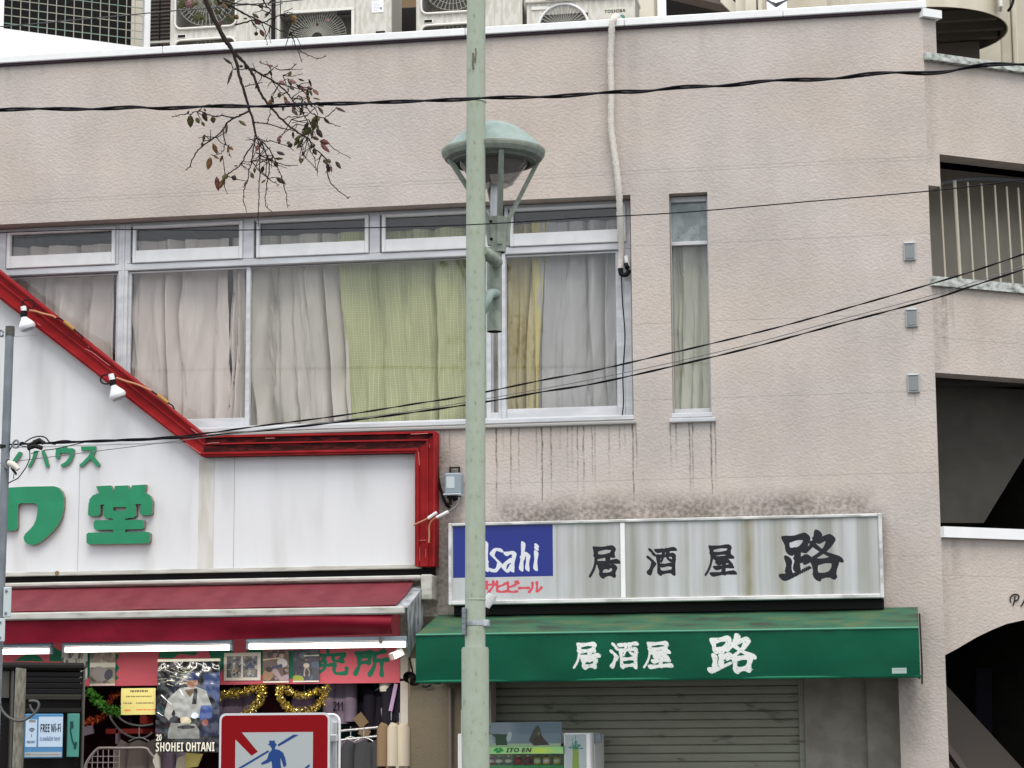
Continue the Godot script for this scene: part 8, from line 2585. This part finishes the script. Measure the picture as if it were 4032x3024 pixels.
	# leaves: base, tip, width in centimetres, colour
	var lv := [
		[[Vector3(-1.244, 6.127, 3.950), Vector3(-1.313, 6.184, 3.950)], 2.2, "leaf_dark"], [[Vector3(-1.240, 6.095, 3.950), Vector3(-1.269, 5.983, 3.950)], 2.6, "leaf_dark"], [[Vector3(-1.531, 5.798, 4.000), Vector3(-1.502, 5.808, 4.000)], 2.2, "leaf_dark"], [[Vector3(-1.505, 5.790, 4.000), Vector3(-1.511, 5.709, 4.000)], 4.6, "leaf_olive"], [[Vector3(-1.465, 5.770, 4.000), Vector3(-1.444, 5.726, 4.000)], 3.0, "leaf_olive"], [[Vector3(-1.423, 5.803, 4.000), Vector3(-1.400, 5.745, 4.000)], 3.6, "leaf_dark"], [[Vector3(-1.354, 5.772, 4.000), Vector3(-1.353, 5.728, 4.000)], 3.6, "leaf_olive"], [[Vector3(-1.416, 5.824, 4.000), Vector3(-1.392, 5.802, 4.000)], 1.6, "leaf_dark"],
		[[Vector3(-1.181, 5.737, 4.000), Vector3(-1.123, 5.689, 4.000)], 2.6, "leaf_olive"], [[Vector3(-1.256, 5.716, 4.000), Vector3(-1.265, 5.641, 4.000)], 2.0, "leaf_olive"], [[Vector3(-1.351, 5.592, 4.000), Vector3(-1.325, 5.520, 4.000)], 3.6, "leaf_brown"], [[Vector3(-1.364, 5.501, 4.000), Vector3(-1.379, 5.412, 4.000)], 4.0, "leaf_brown"], [[Vector3(-1.346, 5.510, 4.000), Vector3(-1.299, 5.479, 4.000)], 1.6, "leaf_brown"], [[Vector3(-1.239, 5.565, 4.000), Vector3(-1.207, 5.528, 4.000)], 3.0, "leaf_brown"], [[Vector3(-1.247, 5.573, 4.000), Vector3(-1.239, 5.523, 4.000)], 2.2, "leaf_dark"],
		[[Vector3(-1.323, 5.371, 4.000), Vector3(-1.314, 5.275, 4.000)], 3.6, "leaf_red"], [[Vector3(-1.272, 5.354, 4.000), Vector3(-1.304, 5.285, 4.000)], 3.4, "leaf_brown"], [[Vector3(-1.244, 5.381, 4.000), Vector3(-1.276, 5.340, 4.000)], 3.4, "leaf_olive"], [[Vector3(-1.222, 5.366, 4.000), Vector3(-1.190, 5.343, 4.000)], 3.2, "leaf_dark"], [[Vector3(-1.201, 5.375, 4.000), Vector3(-1.208, 5.337, 4.000)], 2.6, "leaf_olive"],
		[[Vector3(-0.943, 6.013, 3.900), Vector3(-0.901, 5.989, 3.900)], 3.6, "leaf_pink"], [[Vector3(-0.879, 6.013, 3.900), Vector3(-0.828, 5.999, 3.900)], 4.0, "leaf_pink"], [[Vector3(-0.814, 6.020, 3.900), Vector3(-0.775, 6.009, 3.900)], 1.6, "leaf_dark"], [[Vector3(-0.742, 6.016, 3.900), Vector3(-0.729, 5.965, 3.900)], 1.6, "leaf_dark"], [[Vector3(-0.710, 5.946, 3.900), Vector3(-0.670, 5.893, 3.900)], 3.4, "leaf_red"], [[Vector3(-0.828, 5.985, 3.900), Vector3(-0.756, 5.938, 3.900)], 2.6, "leaf_red"], [[Vector3(-0.864, 5.969, 3.900), Vector3(-0.835, 5.941, 3.900)], 2.6, "leaf_dark"], [[Vector3(-0.770, 5.931, 3.900), Vector3(-0.752, 5.905, 3.900)], 1.8, "leaf_red"], [[Vector3(-0.906, 5.878, 3.900), Vector3(-0.859, 5.847, 3.900)], 3.4, "leaf_pink"], [[Vector3(-0.713, 5.889, 3.900), Vector3(-0.652, 5.860, 3.900)], 2.2, "leaf_olive"], [[Vector3(-0.756, 5.963, 3.900), Vector3(-0.717, 5.946, 3.900)], 2.2, "leaf_red"],
		[[Vector3(-0.852, 5.821, 3.900), Vector3(-0.812, 5.769, 3.900)], 3.6, "leaf_dark"], [[Vector3(-0.777, 5.831, 3.900), Vector3(-0.805, 5.783, 3.900)], 3.4, "leaf_olive"], [[Vector3(-0.698, 5.856, 3.900), Vector3(-0.634, 5.823, 3.900)], 3.0, "leaf_green"], [[Vector3(-0.677, 5.826, 3.900), Vector3(-0.644, 5.774, 3.900)], 2.4, "leaf_olive"], [[Vector3(-0.563, 5.816, 3.900), Vector3(-0.491, 5.776, 3.900)], 2.6, "leaf_dark"], [[Vector3(-0.674, 5.767, 3.880), Vector3(-0.724, 5.734, 3.880)], 2.0, "leaf_green"], [[Vector3(-0.699, 5.775, 3.880), Vector3(-0.717, 5.675, 3.880)], 5.2, "leaf_olive"], [[Vector3(-0.731, 5.698, 3.880), Vector3(-0.781, 5.640, 3.880)], 4.8, "leaf_olive"], [[Vector3(-0.695, 5.686, 3.880), Vector3(-0.652, 5.623, 3.880)], 3.6, "leaf_dark"], [[Vector3(-0.782, 5.642, 3.900), Vector3(-0.839, 5.613, 3.900)], 4.2, "leaf_green"], [[Vector3(-0.775, 5.620, 3.900), Vector3(-0.821, 5.552, 3.900)], 3.4, "leaf_green"], [[Vector3(-0.800, 5.625, 3.900), Vector3(-0.839, 5.570, 3.900)], 2.6, "leaf_olive"], [[Vector3(-0.846, 5.589, 3.900), Vector3(-0.878, 5.565, 3.900)], 3.2, "leaf_dark"], [[Vector3(-0.875, 5.608, 3.900), Vector3(-0.864, 5.572, 3.900)], 2.6, "leaf_dark"],
		[[Vector3(-0.668, 5.597, 3.900), Vector3(-0.604, 5.583, 3.900)], 3.8, "leaf_red"], [[Vector3(-0.661, 5.579, 3.900), Vector3(-0.600, 5.519, 3.900)], 3.2, "leaf_red"], [[Vector3(-0.735, 5.565, 3.900), Vector3(-0.696, 5.570, 3.900)], 3.4, "leaf_green"], [[Vector3(-0.718, 5.628, 3.900), Vector3(-0.668, 5.604, 3.900)], 2.6, "leaf_dark"], [[Vector3(-0.710, 5.549, 3.900), Vector3(-0.689, 5.506, 3.900)], 2.8, "leaf_green"], [[Vector3(-0.640, 5.745, 3.900), Vector3(-0.601, 5.711, 3.900)], 2.2, "leaf_dark"],
		[[Vector3(-0.939, 5.527, 3.950), Vector3(-0.874, 5.495, 3.950)], 2.6, "leaf_dark"], [[Vector3(-0.953, 5.482, 3.950), Vector3(-0.888, 5.475, 3.950)], 1.8, "leaf_olive"], [[Vector3(-0.953, 5.464, 3.950), Vector3(-0.924, 5.416, 3.950)], 3.0, "leaf_dark"], [[Vector3(-0.941, 5.357, 3.950), Vector3(-0.873, 5.308, 3.950)], 3.2, "leaf_dark"], [[Vector3(-1.008, 5.346, 3.950), Vector3(-1.037, 5.319, 3.950)], 1.8, "leaf_brown"], [[Vector3(-0.992, 5.487, 3.950), Vector3(-0.960, 5.471, 3.950)], 1.6, "leaf_dark"],
		[[Vector3(-0.611, 5.457, 3.950), Vector3(-0.576, 5.438, 3.950)], 3.4, "leaf_green"], [[Vector3(-0.604, 5.436, 3.950), Vector3(-0.593, 5.375, 3.950)], 2.8, "leaf_dark"], [[Vector3(-0.548, 5.443, 3.950), Vector3(-0.504, 5.386, 3.950)], 2.6, "leaf_dark"], [[Vector3(-0.626, 5.461, 3.950), Vector3(-0.597, 5.418, 3.950)], 3.0, "leaf_dark"], [[Vector3(-1.002, 6.106, 3.950), Vector3(-0.970, 6.108, 3.950)], 2.0, "leaf_red"], [[Vector3(-1.197, 6.114, 3.950), Vector3(-1.168, 6.109, 3.950)], 1.8, "leaf_dark"], [[Vector3(-1.224, 5.449, 3.950), Vector3(-1.188, 5.440, 3.950)], 2.0, "leaf_dark"],
		[[Vector3(-1.549, 6.546, 3.800), Vector3(-1.514, 6.470, 3.800)], 7.0, "leaf_green"], [[Vector3(-1.596, 6.635, 3.800), Vector3(-1.572, 6.576, 3.800)], 7.0, "leaf_pink"], [[Vector3(-1.636, 6.649, 3.800), Vector3(-1.612, 6.584, 3.800)], 6.5, "leaf_olive"], [[Vector3(-1.327, 6.521, 3.800), Vector3(-1.281, 6.456, 3.800)], 6.5, "leaf_green"], [[Vector3(-1.488, 6.633, 3.800), Vector3(-1.436, 6.573, 3.800)], 7.0, "leaf_green"], [[Vector3(-1.408, 6.634, 3.800), Vector3(-1.368, 6.574, 3.800)], 6.5, "leaf_olive"], [[Vector3(-1.533, 6.596, 3.800), Vector3(-1.567, 6.621, 3.800)], 5.0, "leaf_olive"], [[Vector3(-1.357, 6.608, 3.800), Vector3(-1.294, 6.581, 3.800)], 5.0, "leaf_green"], [[Vector3(-1.659, 6.616, 3.800), Vector3(-1.629, 6.574, 3.800)], 5.0, "leaf_green"], [[Vector3(-1.514, 6.516, 3.800), Vector3(-1.474, 6.490, 3.800)], 4.0, "leaf_green"], [[Vector3(-1.282, 6.507, 3.800), Vector3(-1.247, 6.485, 3.800)], 3.4, "leaf_brown"],
		[[Vector3(-1.125, 6.455, 3.850), Vector3(-1.086, 6.422, 3.850)], 4.2, "leaf_red"], [[Vector3(-1.143, 6.499, 3.850), Vector3(-1.097, 6.465, 3.850)], 2.4, "leaf_olive"], [[Vector3(-1.198, 6.471, 3.850), Vector3(-1.170, 6.453, 3.850)], 2.4, "leaf_dark"], [[Vector3(-0.884, 6.466, 3.850), Vector3(-0.834, 6.432, 3.850)], 4.2, "leaf_brown"], [[Vector3(-0.873, 6.434, 3.850), Vector3(-0.839, 6.410, 3.850)], 3.4, "leaf_brown"], [[Vector3(-0.644, 6.426, 3.850), Vector3(-0.617, 6.404, 3.850)], 2.4, "leaf_pink"], [[Vector3(-0.705, 6.410, 3.850), Vector3(-0.700, 6.387, 3.850)], 2.2, "leaf_brown"], [[Vector3(-1.058, 6.477, 3.850), Vector3(-1.019, 6.502, 3.850)], 2.6, "leaf_dark"], [[Vector3(-1.098, 6.564, 3.850), Vector3(-1.076, 6.534, 3.850)], 3.0, "leaf_olive"],
	]
	for e in lv:
		var a: Vector3 = e[0][0]
		var b: Vector3 = e[0][1]
		b.z += rng.randf_range(-0.03, 0.03)
		leaf(t, a, b, e[1] * 0.0105, e[2])

func wire(label: String, path: Array, r: float, twist: float, m := "cable_black", group := "overhead wires") -> void:
	var p := spline(path, 12)
	var first: Vector3 = p[0]
	var last: Vector3 = p[-1]
	p.push_front(first + (first - p[3]).normalized() * 6.0)
	p.append(last + (last - p[-4]).normalized() * 6.0)
	var st := st_new()
	if twist > 0.0:
		for s in 2:
			var q := []
			var run := 0.0
			for k in p.size():
				if k > 0:
					run += p[k].distance_to(p[k - 1])
				var a := run * twist + PI * s
				q.append(p[k] + Vector3(0, sin(a), cos(a)) * r * 0.75)
			tube(st, q, r * 0.8, 6)
	else:
		tube(st, p, r, 8)
	tag(obj("overhead_wire", st, m), label, "wire", group)

func wires() -> void:
	wire("thick black overhead cable crossing in front of the lamp post near the roof", [Vector3(-2.474, 5.653, 4.800), Vector3(-2.222, 5.647, 4.800), Vector3(-1.870, 5.625, 4.800), Vector3(-1.602, 5.623, 4.800), Vector3(-1.425, 5.605, 4.800), Vector3(-1.082, 5.601, 4.800), Vector3(-0.789, 5.583, 4.800), Vector3(-0.491, 5.582, 4.800), Vector3(-0.295, 5.573, 4.800), Vector3(-0.019, 5.567, 4.800), Vector3(0.169, 5.563, 4.800), Vector3(0.356, 5.559, 4.800), Vector3(0.477, 5.557, 4.800), Vector3(0.596, 5.559, 4.800), Vector3(0.803, 5.551, 4.800), Vector3(0.987, 5.544, 4.800), Vector3(1.185, 5.548, 4.800), Vector3(1.367, 5.552, 4.800), Vector3(1.548, 5.546, 4.800), Vector3(1.771, 5.559, 4.800), Vector3(2.027, 5.553, 4.800), Vector3(2.236, 5.567, 4.800), Vector3(2.398, 5.567, 4.800), Vector3(2.545, 5.560, 4.800), Vector3(2.692, 5.561, 4.800), Vector3(2.853, 5.575, 4.800), Vector3(2.998, 5.576, 4.800), Vector3(3.172, 5.562, 4.800), Vector3(3.302, 5.564, 4.800), Vector3(3.447, 5.586, 4.800), Vector3(3.576, 5.592, 4.800), Vector3(3.735, 5.581, 4.800)], 0.009, 9.0)
	wire("thin wire sagging across the transom windows and the lamp post", [Vector3(-2.538, 4.885, 4.750), Vector3(-2.339, 4.884, 4.750), Vector3(-1.814, 4.875, 4.750), Vector3(-1.007, 4.835, 4.750), Vector3(-0.304, 4.814, 4.750), Vector3(0.466, 4.800, 4.750), Vector3(1.169, 4.810, 4.750), Vector3(1.752, 4.816, 4.750), Vector3(2.509, 4.847, 4.750), Vector3(3.178, 4.875, 4.750), Vector3(3.711, 4.915, 4.750)], 0.0036, 0.0)
	wire("thin wire crossing the rooftop lattice and the tree twigs", [Vector3(-3.308, 6.805, 3.000), Vector3(-3.022, 6.810, 3.000), Vector3(-2.682, 6.821, 3.000), Vector3(-2.354, 6.830, 3.000), Vector3(-2.121, 6.838, 3.000), Vector3(-1.954, 6.842, 3.000), Vector3(-1.658, 6.845, 3.000), Vector3(-1.455, 6.853, 3.000), Vector3(-1.217, 6.856, 3.000), Vector3(-0.926, 6.869, 3.000)], 0.0042, 0.0, "rail_dark")
	wire("twisted black wire, upper of the low pair, rising to the right", [Vector3(-3.223, 3.951, 2.000), Vector3(-2.793, 3.956, 2.000), Vector3(-2.391, 3.961, 2.000), Vector3(-2.022, 3.983, 2.000), Vector3(-1.579, 4.028, 2.000), Vector3(-0.993, 4.084, 2.000), Vector3(-0.461, 4.150, 2.000), Vector3(-0.073, 4.198, 2.000), Vector3(0.469, 4.291, 2.000), Vector3(0.854, 4.349, 2.000), Vector3(1.403, 4.457, 2.000), Vector3(1.471, 4.469, 2.000), Vector3(2.123, 4.605, 2.000), Vector3(2.766, 4.762, 2.000), Vector3(3.192, 4.871, 2.000), Vector3(3.523, 4.961, 2.000), Vector3(3.840, 5.058, 2.000)], 0.0048, 12.0)
	wire("twisted black wire, lower of the low pair, rising to the right", [Vector3(-3.242, 3.953, 1.950), Vector3(-2.812, 3.955, 1.950), Vector3(-2.408, 3.958, 1.950), Vector3(-2.000, 3.974, 1.950), Vector3(-1.536, 4.003, 1.950), Vector3(-1.005, 4.045, 1.950), Vector3(-0.370, 4.108, 1.950), Vector3(0.126, 4.166, 1.950), Vector3(0.460, 4.215, 1.950), Vector3(0.846, 4.264, 1.950), Vector3(1.465, 4.381, 1.950), Vector3(2.009, 4.494, 1.950), Vector3(2.547, 4.622, 1.950), Vector3(3.189, 4.771, 1.950), Vector3(3.486, 4.858, 1.950), Vector3(3.838, 4.961, 1.950)], 0.0054, 10.0)
	wire("fine grey messenger wire just above the lower twisted wire", [Vector3(-1.530, 4.004, 1.970), Vector3(-0.432, 4.111, 1.970), Vector3(0.463, 4.234, 1.970), Vector3(0.948, 4.311, 1.970), Vector3(1.467, 4.405, 1.970), Vector3(2.011, 4.517, 1.970), Vector3(2.549, 4.647, 1.970), Vector3(3.190, 4.796, 1.970), Vector3(3.609, 4.913, 1.970), Vector3(3.838, 4.982, 1.970)], 0.003, 0.0, "cable_grey")
	# the splice by the steel post
	var t := thing("wire_splice", "tangle of black wire and clamps joining the low wires to the steel post", "wire splice", Vector3(-3.302, 3.929, 2.000))
	for e in [[[Vector3(-3.427, 3.951, 2.000), Vector3(-3.401, 3.957, 2.000), Vector3(-3.361, 3.943, 2.000), Vector3(-3.322, 3.936, 2.000)], 0.009], [[Vector3(-3.381, 3.962, 2.000), Vector3(-3.330, 3.989, 2.000), Vector3(-3.272, 4.000, 2.000), Vector3(-3.226, 3.989, 2.000), Vector3(-3.199, 3.960, 2.000), Vector3(-3.172, 3.941, 2.000), Vector3(-3.146, 3.937, 2.000)], 0.0065], [[Vector3(-3.503, 3.891, 2.000), Vector3(-3.491, 3.922, 2.000), Vector3(-3.466, 3.946, 2.000), Vector3(-3.406, 3.932, 2.000), Vector3(-3.361, 3.924, 2.000)], 0.0055], [[Vector3(-3.347, 3.905, 2.000), Vector3(-3.343, 3.862, 2.000), Vector3(-3.345, 3.831, 2.000), Vector3(-3.369, 3.775, 2.000), Vector3(-3.395, 3.739, 2.000), Vector3(-3.429, 3.696, 2.000), Vector3(-3.477, 3.673, 2.000), Vector3(-3.513, 3.655, 2.000)], 0.0055], [[Vector3(-3.236, 3.896, 2.000), Vector3(-3.171, 3.900, 2.000), Vector3(-3.081, 3.916, 2.000), Vector3(-2.991, 3.933, 2.000), Vector3(-2.894, 3.951, 2.000)], 0.005], [[Vector3(-3.269, 3.891, 2.000), Vector3(-3.301, 3.882, 2.000), Vector3(-3.333, 3.874, 2.000)], 0.0045], [[Vector3(-3.186, 3.944, 2.000), Vector3(-3.121, 3.960, 2.000), Vector3(-3.056, 3.962, 2.000), Vector3(-2.991, 3.951, 2.000), Vector3(-2.862, 3.949, 2.000)], 0.006]]:
		var st := st_new()
		tube(st, spline(e[0], 5), e[1] * 0.75, 6)
		obj("strand", st, "cable_black", t)
	for e in [[Vector3(-3.353, 3.928, 2.020), Vector3(-3.308, 3.945, 2.020), Vector3(-3.263, 3.963, 2.020)], [Vector3(-3.348, 3.908, 2.030), Vector3(-3.290, 3.925, 2.030), Vector3(-3.238, 3.908, 2.030)], [Vector3(-3.308, 3.952, 2.020), Vector3(-3.263, 3.969, 2.020), Vector3(-3.230, 3.946, 2.020)]]:
		var st := st_new()
		tube(st, e, 0.017, 7)
		obj("clamp", st, "booth_dark", t)
